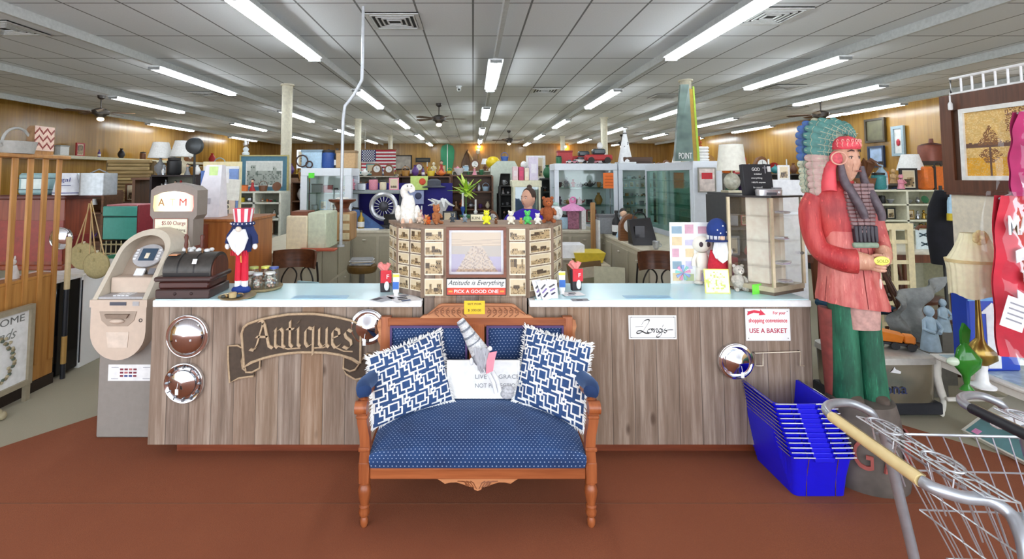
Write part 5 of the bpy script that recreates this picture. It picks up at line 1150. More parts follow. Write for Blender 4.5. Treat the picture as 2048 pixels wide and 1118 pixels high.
# pale blue figurines
for k, (px, py, h, lab) in enumerate(((1862, 700, .34, 'pale blue seated garden figurine right of the toy truck'), (1888, 662, .26, 'pale blue kneeling figurine behind the seated one'))):
    p = at(px, py, 3.9+k*.2); T = thing('garden_figurine', lab, 'figurine', p); m = M('#9fb4c2', .8, 0, .2, 20)
    MB().sloft([(0, 0, 0, h*.2, h*.17), (0, 0, h*.25, h*.17, h*.14), (0, 0, h*.5, h*.13, h*.1), (0, 0, h*.68, h*.12, h*.08), (0, 0, h*.74, h*.05, h*.05)]).build('body', m, T); MB().ball(0, 0, h*.85, h*.1, h*.1, h*.13, n=16, k=12, fn=headfn()).build('head', m, T)
    for s in (-1, 1): MB().tube([(s*h*.12, 0, h*.66), (s*h*.2, -h*.08, h*.48), (s*h*.05, -h*.18, h*.42)], h*.04).build('arm', m, T)
    MB().box(-h*.2, h*.2, -h*.15, h*.15, -p.z, 0).build('plinth', M('#6d6a62', .8), T)
# wooden chair backs (wheel back)
def wheelback(lab, loc, rz, tilt, hgt=.95, m=None):
    m = m or WOOD('#5a3424', '#34190f', 2); T = thing('wooden_chair', lab, 'chair', loc, rz, None); z0 = .44
    MB().sloft([(0, 0, z0-.03, .2, .2, 3), (0, 0, z0, .215, .21, 3), (0, 0, z0+.01, .2, .195, 3)], n=24).build('seat', m, T)
    for sx in (-1, 1):
        for sy in (-1, 1): MB().tube([(sx*.14, sy*.14, z0-.02), (sx*.16, sy*.16, .22), (sx*.19, sy*.19, 0)], [.016, .02, .013], n=8).build('leg', m, T)
    for sy in (-1, 1): MB().cyl((-.165, sy*.165, .2), (.165, sy*.165, .2), .009).build('stretcher', m, T)
    hoop = [(-.17, .17, z0)]+[(.19*cos(a), .17+tilt*(.5*sin(a)+.0), z0+.12+(hgt-z0-.12)*sin(a)) for a in [pi-pi*i/14 for i in range(15)]]+[(.17, .17, z0)]
    MB().tube(hoop, .013, n=8).build('back_hoop', m, T)
    for k in range(-3, 4): x = k*.042; zt = z0+.12+(hgt-z0-.12)*sqrt(max(0, 1-(x/.19)**2)); MB().tube([(x*.7, .17, z0), (x, .17+tilt*.5*(zt-z0)/(hgt-z0), zt)], .0055, n=6).build('spindle', m, T)
    return T
p = onz(1835, 640, .3); wheelback('dark wheel-back wooden chair tilted beside the cream door panel', (4.45, 5.12, 0), .5, .3, 1.0); wheelback('second dark wooden wheel-back chair behind the grey drape', (3.98, 4.5, 0), .9, .25, .86); 
wheelback('brown ladder chair under the far table on the right', (4.4, 5.55, 0), 2.6, .15, .9, WOOD('#6b4330', '#3e2418', 2))
# mirror backed chair / blue padded chair behind the statue
T = thing('padded_chair', 'brown wooden chair with blue padded back right of the statue', 'chair', (3.6, 4.8, 0), .2); wd = WOOD('#7b4426', '#4a2412', 2); bl = M('#1e4a68', .8)
MB().prism([(-.22, .45), (.22, .45), (.24, .8), (.2, .98), (-.2, .98), (-.24, .8)], .2, .23).build('back', wd, T, smooth=0); MB().ball(-.08, .19, .78, .1, .02, .17).build('back_pad', bl, T); MB().ball(.13, .19, .78, .06, .02, .12).build('back_medallion', wd, T); MB().box(-.24, .24, -.22, .22, .4, .46, b=.02).build('seat', bl, T)
for sx in (-1, 1):
    for sy in (-1, 1): MB().cyl((sx*.2, sy*.19, 0), (sx*.2, sy*.19, .42), .015, .02).build('leg', wd, T)
# cream louvred door panel standing behind
a, b = at(1762, 590, 4.9), at(1835, 448, 4.9); T = thing('door_panel', 'cream lattice door panel standing behind the wheel-back chair', 'door panel', (a.x, 4.95, 0)); w, h = b.x-a.x, b.z; cp_ = M('#e2d3a8', .6)
MB().frame(0, w, 0, h, .06, 0, .03).build('frame', cp_, T); MB().box(w/2-.02, w/2+.02, 0, .03, .06, h-.06).build('stile', cp_, T)
for k in range(5): MB().box(.06, w-.06, .004, .026, .2+k*h/6, .235+k*h/6).build('rail', cp_, T)
# white long table with things, further right
T = thing('dining_table', 'long cream dining table in front of the white shelf on the right', 'table', (3.9, 6.0, 0)); MB().box(0, 1.9, 0, .8, .72, .76, b=.01).build('tabletop', M('#e8e2cf', .5), T); MB().box(.06, 1.84, .05, .08, .62, .72).build('apron', wd, T)
for x in (.07, 1.83):
    for y in (.07, .73): MB().cyl((x, y, 0), (x, y, .72), .02, .032).build('leg', wd, T)
T = thing('dragonfly_sign', 'pale blue board printed with four dark dragonflies on the dining table', 'sign', (at(1862, 475, 6.2).x, 6.2, .76)); u_ = 6.2/1000
MB().box(-28*u_, 28*u_, 0, .02, 0, 38*u_).build('board', M('#dbe9ee', .6), T); mb = MB()
for x, z in ((-15, 28), (12, 28), (-12, 10), (14, 10)):
    for s in (-1, 1): mb.at(x*u_, -.003, z*u_, ry=s*.4).box(-9*u_, 9*u_, -.001, .001, -1.3*u_, 1.3*u_)
mb.build('dragonfly', M('#3c5560'), T); MB().tube([(-26*u_, .01, 38*u_), (-22*u_, .01, 44*u_), (22*u_, .01, 44*u_), (26*u_, .01, 38*u_)], .02).build('brown_rail', wd, T)
# lamp with the cream fringed shade
LX = at(1955, 600, 3.02).x; T = thing('table_lamp', 'lamp with cream fabric rose shade and brass body on the white table', 'lamp', (LX, 3.02, .415)); cr_ = M('#fbeec8', .85, 0, .06, 30); u_ = 3.02/1000*1.0
Zp = lambda py: at(1955, py, 3.02).z-.415
R = []
for py, rx_ in ((590, 46), (540, 47), (520, 50), (517, 46), (500, 36), (478, 26), (466, 23)):
    R.append([(rx_*u_*(1+.025*cos(22*q))*cos(q)*(1 if 1 else 0), rx_*u_*(1+.025*cos(22*q))*.72*sin(q), Zp(py)+(.012*cos(4*q) if py == 590 else 0)) for q in [2*pi*i/88 for i in range(88)]])
MB().loft(R, cap=False).build('lamp_shade', cr_, T, smooth=70); MB().sloft([(0, 0, Zp(524), 51*u_, 37*u_), (0, 0, Zp(518), 52*u_, 38*u_)], n=30).build('shade_trim', M('#e3cf98', .9), T)
mb = MB()
for k in range(7): a_ = k*2*pi/7; mb.ball(-14*u_+9*u_*cos(a_), -27*u_, Zp(472)+8*u_*sin(a_), 7*u_, 4*u_, 7*u_, n=8, k=6)
mb.ball(-14*u_, -30*u_, Zp(472), 5*u_, n=8, k=5); mb.build('fabric_rose', M('#efdca0', .9), T); mb = MB()
for k in range(5): mb.ball((8+k*6)*u_, -33*u_, Zp(560+4*(k % 2)), 7*u_, 4*u_, 8*u_, n=8, k=5)
mb.build('fabric_blossom', M('#f2ecd8', .9), T); MB().ball(22*u_, -25*u_, Zp(478), 4*u_, 1*u_, 4*u_).build('price_sticker', M('#ffffff'), T)
MB().lathe([(.06, 0), (.062, .01), (.04, .02), (.03, .035), (.026, .1), (.03, .12), (.026, .14)], 0, 0, n=20).build('base', M('#eef0f0', .4), T)
MB().sloft([(0, 0, .13, .03, .03), (.01, 0, .16, .08, .05), (0, 0, .2, .085, .055), (-.01, 0, .25, .04, .035), (0, 0, .28, .02, .02), (0, 0, .42, .014, .014), (0, 0, .55, .01, .01)], n=18).build('brass_body', M('#a08442', .3, .8), T)
T = thing('glass_fish', 'green and amber blown glass fish standing beside the lamp', 'ornament', (at(1925, 735, 3.0).x, 2.98, .416)); gg = M('#2f7a2a', .08, 0, .2, 10)
MB().sloft([(0, 0, 0, .04, .03), (0, 0, .03, .012, .012), (0, 0, .08, .02, .02), (.01, 0, .13, .07, .04), (.02, 0, .18, .075, .04), (0, 0, .23, .04, .03), (-.0, 0, .27, .012, .012)], n=18).build('body', gg, T); MB().prism([(-.02, .26), (.02, .26), (.035, .34), (.0, .38), (-.02, .33)], -.008, .008).build('tail', gg, T); MB().ball(-.07, 0, .16, .04, .02, .025).build('mouth', M('#c8d8c0', .1), T)
T = thing('blue_case', 'upright blue case with a white arrow behind the lamp', 'case', (3.33, 3.25, .416)); MB().box(-.17, .15, 0, .12, 0, .5, b=.01).build('case', M('#2146b8', .4, 0, .1, 6), T); MB().prism([(-.06, .02), (.02, .02), (.02, .36), (.06, .36), (-.02, .43), (-.1, .36), (-.06, .36)], -.004, 0).build('white_arrow', M('#eef0f4'), T, smooth=0); MB().box(-.17, .15, -.003, 0, .44, .48).build('stripe', M('#6fa8dc'), T)
T = thing('black_camera_bag', 'black straps and bag lying on the white table by the lamp', 'bag', (3.45, 2.86, .416)); MB().ball(0, 0, .05, .14, .08, .05).build('bag', M('#17171b', .8, 0, .2, 30, .004), T); MB().torus(-.12, -.02, .06, .05, .008, 'y').build('strap', M('#17171b'), T)
# sloping boxed game leaning under the table
T = thing('game_box', 'big flat white box with teal label leaning under the white table', 'box', (3.12, 3.3, 0)); A_ = -.62
def til(o): o.rotation_euler = (0, A_, -pi/2); return o
def slab(x0, x1, s0, s1, th0, th1, name, m):
    mb = MB(); c, s = cos(.6), sin(.6)
    mb.loft([[(0+s_*c-t_*s, -x, s_*s+t_*c) for (s_, t_) in ((s0, th0), (s1, th0), (s1, th1), (s0, th1))] for x in (x0, x1)]); return mb.build(name, m, T, smooth=0)
slab(0, 1.1, .02, .42, 0, .03, 'box', M('#d9d6c8', .7, 0, .04)); slab(.02, 1.1, .03, .2, .0302, .0312, 'teal_label', M('#4f7d80', .5, 0, .15, 12)); slab(.02, 1.1, .15, .2, .0314, .032, 'dark_band', M('#34484f', .5)); slab(.05, .09, .04, .075, .0314, .033, 'pink_sticker', M('#e58fc0'))
c, s = cos(.6), sin(.6)
def ontilt(st, d, sc_, w_, h_, m):
    o = txt(st, T, 0, 0, 0, w_, h_, m); X = Vector((0, -1, 0)); Yv = Vector((c, 0, s)); Zv = X.cross(Yv); o.matrix_basis = Matrix(((X.x, Yv.x, Zv.x, sc_*c-.033*s), (X.y, Yv.y, Zv.y, -d), (X.z, Yv.z, Zv.z, sc_*s+.033*c), (0, 0, 0, 1))); return o
ontilt('POWER', .2, .175, .26, .04, M('#eef2f2')); ontilt('SAMPLE', .56, .175, .3, .04, M('#eef2f2'))
mb = MB()
# jerseys in plastic at the right edge
def jersey(lab, loc, w, h, col, num, word):
    T = thing('bagged_jersey', lab, 'jersey', loc); m = M(col, .7, 0, .25, 8, .004); N = 18; vs = []
    for j in range(N+1):
        for i in range(N+1):
            u, v = i/N, j/N; ww = 1 if v < .75 else 1-(v-.75)*1.2; vs.append(((u-.5)*w*ww, .012*sin(u*9+v*6)+.006*sin(v*17)-.03*(1-(2*u-1)**4), v*h))
    fs = [(j*(N+1)+i, j*(N+1)+i+1, (j+1)*(N+1)+i+1, (j+1)*(N+1)+i) for j in range(N) for i in range(N)]; mb = MB(); mb.add(vs, fs); mb.add([(x, y+.05*(1-(2*x/w)**2)+.01, z) for x, y, z in vs], [tuple(reversed(f)) for f in fs]); mb.build('jersey', m, T)
    if num: txt(num, T, -.05, -.062, h*.5, w*.42, h*.36, M('#e8e6e8', .6), depth=.004, bold=.03); txt(word, T, -.06, -.062, h*.82, w*.5, h*.12, M('#efe9ea', .6), depth=.004, bold=.02)
    mb = MB(); mb.add([(x*1.04, y-.055+.012*sin(x*60+z*40), z*1.05-.02) for x, y, z in vs], fs); mb.add([(x*1.04, y+.07, z*1.05-.02) for x, y, z in vs], fs); mb.build('plastic_bag', GLASS('#f8f8fb', .03), T, smooth=80)
    MB().tube([(-.12, 0, h*.98), (0, 0, h+.03), (.12, 0, h*.98)], .005).build('hanger', M('#d9d9dc', .3, .6), T); return T
p = at(2040, 705, 2.75); jersey('red football jersey with number 3 in a plastic bag at the right edge', (p.x+.06, 2.75, p.z-.02), .34, .86, '#c62a3c', '3', 'MAN')
T2 = thing('paper_notice', 'white typed notice taped to the bagged red jersey', 'notice', (at(2028, 640, 2.6).x, 2.62, at(2028, 660, 2.6).z)); mb = MB().at(0, 0, 0, ry=.35); mb.box(-.06, .06, -.002, 0, 0, .16); mb.build('sheet', M('#eceaf0'), T2)
for k in range(4): mb = MB().at(0, 0, 0, ry=.35); mb.box(-.04, .045, -.003, -.002, .04+k*.028, .048+k*.028); mb.build('text_line', M('#8f8f98'), T2)
p = at(2050, 385, 2.7); jersey('magenta jersey in plastic hanging above the red one at the right edge', (p.x+.13, 2.72, p.z-.02), .34, .46, '#a8255e', None, '')
# painting panel facing the aisle
T = thing('framed_painting', 'tall dark wood framed autumn tree painting at the far right', 'painting', (4.02, 4.25, 1.52), -pi/2+.0); fw_, fh_ = .95, .78
dwd = WOOD('#6b3e26', '#43230f', 2); MB().frame(0, fw_, 0, fh_, .1, -.03, .03).build('frame', dwd, T); MB().box(.1, fw_-.1, -.01, .02, .1, fh_-.1).build('backing', M('#4a3020', .6), T); MB().frame(.16, .72, .1, fh_-.1, .035, -.03, -.01).build('white_frame', M('#efece4', .5), T)
g = [[0]*60 for _ in range(85)]; rr = random.Random(7)
for i_ in range(85):
    for j_ in range(60):
        i, j = i_*.4, j_*.4
        v = 0 if rr.random() < .7 else 1
        if j > 15 and i < 12 and rr.random() < .45: v = 2
        if 16+rr.random() <= i <= 19: v = 3
        if i > 24: v = 4 if rr.random() < .75 else 0
        dx = abs(j-9)
        if 8 <= i < 18 and dx < (i-7)*.45 and rr.random() < .7: v = 2
        if 20 <= i < 27 and dx < 4.5-abs(i-23)*.7 and rr.random() < .65: v = 2
        if i >= 18 and abs(j-9) < .5: v = 3
        g[i_][j_] = v
MB().bitmap(g, .195, .685, .135, fh_-.135, -.014).build('canvas', [M(q) for q in ('#dcb368', '#e8c98a', '#8a5a34', '#6a4a3a', '#e0a426')], T, smooth=0)
MB().box(0, fw_, -.03, .05, fh_, fh_+.03).build('cornice', dwd, T)
# supporting partition below the painting (cream board)
T = thing('partition_board', 'cream partition board standing below the framed painting', 'partition', (4.0, 4.2, 0)); MB().box(0, .05, -1.3, 0, 0, 1.5).build('panel', M('#e6dcc6', .6), T); MB().box(-.02, .06, -1.3, .02, 1.5, 1.52).build('ledge', dwd, T)
T = thing('white_rack', 'white wire grid rack standing on top of the framed painting', 'rack', (4.0, 4.15, 2.335)); wr = M('#f2f2f2', .4); MB().tube([(0, 0, 0), (0, -.9, 0), (0, -.9, .13), (0, 0, .13)], .012, closed=True).build('frame', wr, T)
for k in range(1, 10): MB().cyl((0, -k*.09, 0), (0, -k*.09, .13), .008, n=6).build('bar', wr, T)
T = thing('plastic_bottle', 'small white bottle hanging from the painting frame corner', 'bottle', (3.96, 4.12, 2.2)); MB().lathe([(.012, 0), (.016, .01), (.016, .05), (.006, .07), (.006, .12)]).build('bottle', wr, T)
MB().tube([(0, 0, .12), (0, 0, .15)], .002).build('cord', wr, T)
# tote bags hanging on a rack
T = thing('tote_bag', 'pale blue and yellow tote bag hanging beside dark coats', 'bag', (at(1915, 440, 5.3).x, 5.3, at(1915, 440, 5.3).z)); MB().sloft([(0, 0, 0, .1, .03, 3), (0, 0, .2, .09, .03, 3), (0, 0, .24, .08, .02, 3)]).build('bag', M('#a8c8de', .8), T); MB().sloft([(0, 0, -.005, .104, .034, 3), (0, 0, .07, .1, .033, 3)]).build('yellow_bottom', M('#c9b030', .8), T); MB().tube([(-.06, 0, .22), (-.04, 0, .38), (0, 0, .44), (.04, 0, .38), (.06, 0, .22)], .01).build('handle', M('#b5cfe0'), T)
T = thing('coat_rack', 'dark coats bunched on a rack beside the tote bag', 'coats', (at(1893, 440, 5.45).x, 5.5, 0)); mb = MB(); mb.sloft([(0, 0, .7, .12, .1), (0, 0, 1.0, .15, .12), (0, 0, 1.3, .13, .1), (0, 0, 1.5, .05, .05)], n=16); mb.build('coats', M('#14141c', .9, 0, .3, 12, .01), T); MB().lathe([(.2, 0), (.2, .02), (.015, .04), (.015, 1.55)]).build('pole', M('#333333'), T)

# ---------- left foreground group ----------
# slatted wooden divider along the aisle
T = thing('slatted_divider', 'golden wooden slatted room divider at the left edge', 'room divider', (-3.42, 3.3, 0)); yw = WOOD('#c8914e', '#96612a', 2, .4)
MB().box(0, .04, -.9, .82, .08, .86, b=.004).build('panel', yw, T); MB().box(-.12, .08, -.9, .86, 1.79, 1.82, b=.006).build('top_board', yw, T); MB().box(-.02, .05, -.9, .82, .0, .08).build('plinth', M('#2c211a'), T)
for k in range(13):
    y = .81-k*.132; mb = MB(); mb.box(.03, .05, y-.045, y, .2, 1.79, b=.004); mb.build('slat', yw, T)
MB().box(-.1, .04, -.9, .8, .86, .88).build('shelf', yw, T)
T = thing('welcome_sign', 'white framed welcome sign with a wreath leaning at the left edge', 'sign', (-3.31, 3.5, .12), pi/2); w, h = .62, .58; gy = M('#9a8f78', .6)
MB().frame(-.3, .32, 0, h, .035, -.03, .01).build('frame', gy, T); MB().box(-.27, .29, -.01, .005, .03, h-.03).build('board', M('#eef0ec', .6), T)
for i_, o_ in enumerate((txt('WELCOME', T, .02, -.011, h*.86, .46, .05, M('#6e706c')), txt('Friends', T, .04, -.011, h*.7, .3, .07, M('#8a8d88'), shear=.4))): pass
mb = MB(); r = random.Random(3)
for k in range(60): a_ = 2*pi*k/60; q = r.uniform(-.02, .02); mb.m = k % 3; mb.ball(.02+(.15+q)*cos(a_), -.015, .24+(.15+q)*sin(a_), .018, .008, .012, n=6, k=4)
mb.build('wreath', [M('#8a7f62'), M('#b5a98a'), M('#5f6a5c')], T)
for x in (-.28, .3): MB().box(x-.018, x+.018, -.02, .01, -.12, 0).build('foot', gy, T)
T = thing('garden_gnome_pot', 'small pale curled ornament on the floor under the welcome sign', 'ornament', (-3.2, 3.45, 0)); MB().torus(0, 0, .05, .035, .014, 'x').build('scroll', M('#b5a888', .7), T); MB().ball(0, .05, .03, .03, .03, .03).build('knob', M('#a39678', .7), T)
# basket and chevron lampshade on the divider
T = thing('grey_trug', 'grey oval trug with tall hoop handle on top of the divider', 'basket', (-3.4, 3.72, 1.821)); m = M('#a9a9a4', .7, 0, .1, 40)
MB().sloft([(0, 0, 0, .08, .11, 2.5), (0, 0, .09, .095, .13, 2.5)], cap=True).build('body', m, T); MB().tube([(0, .12*cos(a), .07+.12*sin(a)) for a in [pi*i/12 for i in range(13)]], .01).build('handle', m, T); MB().cyl((0, -.12, .05), (0, -.17, .1), .012, .006).build('spout', m, T)
T = thing('chevron_cushion', 'cream cushion with dark red chevrons standing on the divider', 'cushion', (-3.4, 3.9, 1.85), pi/2); g = [[0]*20 for _ in range(20)]
for j in range(20):
    for c_ in (3, 9, 15): q = abs((j % 8)-4); [g[min(19, c_+q-2+t_)].__setitem__(j, 1) for t_ in (0, 1)]
MB().bitmap(g, -.09, .09, 0, .19, -.05).build('front', [M('#e6c9b8', .9), M('#8a3a34', .9)], T, smooth=0); MB().box(-.09, .09, -.0499, .03, 0, .19, b=.02).build('cushion', M('#8a6a4a', .9), T); MB().box(-.1, .1, -.04, .04, -.03, 0).build('stand', yw, T)
# mannequin-like doll figure behind slats
T = thing('costume_doll', 'doll in red coat and dark hat standing behind the slats', 'doll', (-3.68, 3.6, .885)); MB().sloft([(0, 0, 0, .12, .14), (0, 0, .2, .1, .13), (0, 0, .4, .07, .1), (0, 0, .44, .04, .04)]).build('coat', M('#9a2a26', .8, 0, .3, 10), T); MB().ball(0, 0, .5, .06, .06, .07).build('head', M('#d8b49a'), T); MB().sloft([(0, 0, .54, .1, .1), (0, 0, .55, .1, .1), (0, 0, .56, .06, .06), (0, 0, .62, .055, .055)]).build('hat', M('#1c1a1e', .8), T)
for k, (y, lab) in enumerate(((3.35, 'white china figurine behind the left slats'), (3.62, 'white dog figurine on the divider shelf behind the slats'), (3.82, 'white rabbit figurine at the right end of the divider shelf'))):
    T = thing('china_figurine', lab, 'figurine', (-3.47, y, .881)); m = M('#efeeea', .3); MB().sloft([(0, 0, 0, .035, .05), (0, 0, .05, .03, .04), (0, 0, .1, .02, .025)]).build('body', m, T); MB().ball(0, -.01, .125, .025, .03, .028).build('head', m, T)
    for s in (-1, 1): MB().ball(s*.012, 0, .155, .006, .006, .018).build('ear', m, T)
# black cabinet, white counter end, red brown cabinet
T = thing('black_cabinet', 'glossy black cabinet behind the divider with white edge', 'cabinet', (-3.95, 4.14, 0)); MB().box(0, .55, 0, .26, .02, .78, b=.01).build('body', M('#121318', .12), T); MB().box(0, .56, -.01, .27, .78, .8).build('white_edge', M('#e8e8e6', .4), T); MB().box(.55, .556, .27, .28, .05, .75).build('door_gap', M('#2c2d33', .3), T)
T = thing('white_counter', 'plain white counter end beside the cash machine', 'counter', (-3.95, 4.42, 0)); MB().box(0, .55, 0, 1.3, 0, .8, b=.008).build('body', M('#ffffff', .5, 0, .02), T)
T = thing('hockey_stick', 'long thin oar with pale grip leaning on the black cabinet', 'oar', (-3.36, 4.2, 0)); MB().tube([(0, 0, 0), (.0, 0, 1.15)], .018).build('shaft', M('#22252c', .4), T); MB().tube([(0, 0, .12), (.0, 0, .34)], .02).build('lower_grip', M('#b08a4a'), T); MB().tube([(0, 0, .72), (.0, 0, 1.15)], .021).build('upper_grip', M('#c9b48a'), T)
T = thing('red_cabinet', 'red-brown wooden upright cabinet with flared top behind the divider', 'cabinet', (-4.35, 4.6, .8)); rb = WOOD('#9a4a2c', '#6b2a18', 2, .3)
MB().box(0, .62, 0, .33, 0, .66, b=.006).build('body', rb, T); MB().box(0, .66, -.05, .4, .64, .68, b=.01).build('top', M('#5d2a20', .4), T); MB().box(.0, .64, -.02, .35, 0, .05, b=.01).build('base_moulding', rb, T); MB().box(.62, .625, .04, .3, .08, .3).build('side_panel', M('#7a2420', .3), T)
MB().box(0, .62, -.012, 0, .08, .45).build('front_panel', M('#8a3024', .35, 0, .2), T)
T = thing('hubcap', 'chrome hubcap hanging on the red-brown cabinet left of the canteens', 'hubcap', (at(127, 476, 4.6).x, 4.587, at(127, 476, 4.6).z)); o = MB().lathe([(.1, 0), (.1, .02), (.06, .04), (.001, .045)], n=32).build('disc', CHROME(), T); o.rotation_euler = (pi/2, 0, 0); MB().torus(0, -.02, 0, .095, .008, 'y').build('rim', CHROME(), T)
for k, (px, py, lab) in enumerate(((166, 512, 'round tan canteen hanging on the left of the pair'), (193, 530, 'round tan canteen hanging on the right of the pair'))):
    Y_ = 4.53-k*.065; p = at(px, py, Y_); q = at(183, 402, Y_)-p; T = thing('canteen', lab, 'canteen', p, 0, 'canteens hanging on the red cabinet'); cn = M('#b3a678', .9, 0, .12, 60, .001); s = 26*Y_/1000
    MB().ball(0, 0, 0, s, .03, s, n=28, k=16).build('body', cn, T); MB().torus(0, 0, 0, s*.98, .006, 'y', n=28).build('seam', M('#8f8358', .9), T); MB().tube([(-s*.5, -.01, s*.85), tuple(q), (s*.6, -.01, s*.8)], .006, n=6).build('strap', M('#c2a67a', .9), T); MB().tube([(.0, -.02, s*.9), (q.x*.9, -.02, q.z*.96)], .005, n=6).build('strap', M('#b79a6c', .9), T)
    MB().cyl((0, 0, s*.95), (0, 0, s*1.1), .014).build('cap', M('#d9d2ba', .5), T); MB().box(-.03, .0, -.036, -.03, s*.3, s*.55).build('snap_flap', cn, T); MB().ball(-.01, -.038, s*.4, .006).build('snap', M('#d8c890', .3, .6), T)
# metal containers on the red cabinet
T = thing('picnic_cooler', 'pale teal and white metal picnic cooler behind the slats', 'cooler', (at(78, 392, 4.7).x, 4.62, 1.481)); MB().box(-.14, .14, 0, .25, 0, .2, b=.02).build('body', M('#8fb0b2', .4), T); MB().box(-.142, .142, -.002, .252, .15, .156).build('dark_band', M('#2c3a40'), T); MB().box(-.142, .142, -.002, .252, .045, .05).build('dark_band', M('#2c3a40'), T); MB().box(-.1, .1, -.003, .0, .056, .146).build('white_panel', M('#d9e6e2', .5), T)
T = thing('galvanized_pail', 'white pail with blue lettering next to the galvanized can', 'pail', (at(135, 392, 4.6).x, 4.66, 1.481)); MB().lathe([(.15, 0), (.15, .02), (.12, .19), (.11, .2)], n=24).build('pail', M('#dfe2e8', .4), T); txt('ogal', T, .03, -.155, .135, .13, .05, M('#2f3a80')).rotation_euler = (pi/2-.15, 0, 0); MB().torus(0, 0, .02, .151, .004, 'z').build('blue_ring', M('#2f3a80'), T); MB().box(-.03, .09, -.149, -.14, .086, .092).build('faint_print', M('#4a5080'), T)
T = thing('watering_can', 'square corrugated galvanized can with spout on the red cabinet', 'watering can', (at(188, 392, 4.55).x, 4.6, 1.481)); gm = M('#a7acaf', .4, .6, .15, 30); MB().sloft([(0, 0, z_/100, .115+(.003 if (z_//2) % 2 else 0), .1, 8) for z_ in range(0, 21, 2)], n=24).build('can', gm, T); MB().tube([(-.11, 0, .05), (-.2, 0, .19)], [.03, .02]).build('spout', gm, T); MB().tube([(-.08, 0, .2), (0, 0, .235), (.08, 0, .2)], .006).build('handle', gm, T)
# teal chest on a stand
T = thing('teal_cooler_chest', 'teal chest with dark band on a basket stand left of the cash machine', 'chest', (at(241, 475, 5.6).x, 5.6, .95)); u_ = 5.6/1000; MB().box(-37*u_, 32*u_, 0, .35, 0, 44*u_, b=.01).build('body', M('#5cc4b4', .4, 0, .05), T); MB().box(-37*u_, 32*u_, -.01, .35, 46*u_, 66*u_, b=.01).build('lid', M('#5cc4b4', .4, 0, .05), T); MB().box(-37*u_, 32*u_, .01, .34, 44*u_, 46*u_).build('dark_band', M('#1c3034'), T); MB().box(32*u_, 36*u_, -.012, .36, 0, 68*u_, b=.006).build('red_edge', M('#8a2a34', .5), T); MB().box(-30*u_, 30*u_, 0, .3, 66*u_, 69*u_).build('pink_top', M('#d98a90', .6), T)
T = thing('wire_basket_stand', 'dark wicker crate stand under the teal chest', 'stand', (T.location.x, 5.6, 0)); MB().box(-.2, .18, 0, .4, 0, .92).build('core', M('#2b2620', .9), T); mb = MB()
for k in range(9): mb.tube([(-.21, -.01, .1+k*.1), (.19, -.01, .1+k*.1)], .009, n=5)
for k in range(8): mb.tube([(-.2+k*.055, -.015, .02), (-.2+k*.055, -.015, .94)], .006, n=5)
mb.build('lattice', M('#cfc49a', .8), T)
T = thing('green_book', 'green and white book lying on the white counter', 'book', (-3.7, 5.0, .801)); MB().box(0, .25, 0, .2, 0, .04).build('pages', M('#e9e9e4'), T); MB().box(-.003, .253, -.003, .203, .04, .048).build('cover', M('#1f7a50'), T)
# ---------- inner staff counters ----------
cab = M('#bdb5a0', .55, 0, .04); cabd = M('#aba38e', .55, 0, .04); knob = M('#d8d4c6', .3, .6)
def cabinet(lab, x0, x1, y0, y1, h=.93, face='x', sgn=1, n=3, top='#cfc6b0'):
    T = thing('base_cabinet', lab, 'cabinet', ((x0+x1)/2, (y0+y1)/2, 0)); w, d = (x1-x0)/2, (y1-y0)/2
    MB().box(-w+.04, w-.04, -d+.04, d-.04, 0, .1).build('plinth', M('#4c463c'), T); MB().box(-w, w, -d, d, .1, h-.03).build('body', cab, T); MB().box(-w-.01, w+.01, -d-.01, d+.01, h-.03, h, b=.004).build('worktop', M(top, .4), T)
    for k in range(n):
        for z0, z1 in ((.14, .45), (.48, h-.07)):
            mb = MB(); g = .02
            if face == 'x': a = -d+k*2*d/n; mb.box(min(sgn*w, sgn*(w+.012)), max(sgn*w, sgn*(w+.012)), a+g, a+2*d/n-g, z0, z1, b=.004); hp_ = (sgn*(w+.02), a+d/n, z1-.05)
            else: a = -w+k*2*w/n; mb.box(a+g, a+2*w/n-g, -d-.012, -d, z0, z1, b=.004); hp_ = (a+w/n, -d-.02, z1-.05)
            dr = mb.build('drawer_front' if z0 > .4 else 'door', cabd, T); k_ = MB(); k_.ball(*hp_, .014 if face == 'x' else .03, .03 if face == 'x' else .014, .01, n=8, k=4); k_.build('pull', knob, dr)
    return T
cabinet('left inner base cabinet with drawers facing the staff area', -2.35, -1.62, 4.78, 6.65, face='x', sgn=1, n=3)
cabinet('right inner base cabinet with drawers facing the staff area', 1.66, 2.35, 4.75, 6.65, face='x', sgn=-1, n=3)
cabinet('rear base cabinet left half with a drawer behind the stool', -1.62, -.55, 6.7, 7.3, face='y', n=3); cabinet('rear base cabinet right half by the yellow tray', .55, 1.66, 6.7, 7.3, face='y', n=3)
cabinet('rear base cabinet middle section hidden behind the kiosk', -.54, .54, 6.7, 7.3, face='y', n=3)
T = thing('glass_counter', 'low beige glass-topped showcase left of the parlour chair', 'showcase', (-2.36, 4.78, 0)); MB().box(-.6, 0, 0, .55, 0, .8).build('body', M('#a79b80', .6), T); MB().box(-.6, -.005, .0, .55, .9, .93).build('glass_top', GLASS('#eef6f4', .15), T); MB().frame(-.6, 0, .8, .93, .02, 0, .02).build('frame', M('#c9c0aa'), T); MB().box(-.58, -.02, .04, .53, .8, .805).build('lining', M('#e3e0d4'), T)
T = thing('rust_tray', 'rust red tray edge on the left inner counter', 'tray', (at(605, 497, 4.84).x+.3, 4.86, .931)); MB().box(-.35, .0, 0, .12, 0, .02, b=.005).build('tray', M('#b5563a', .6), T)
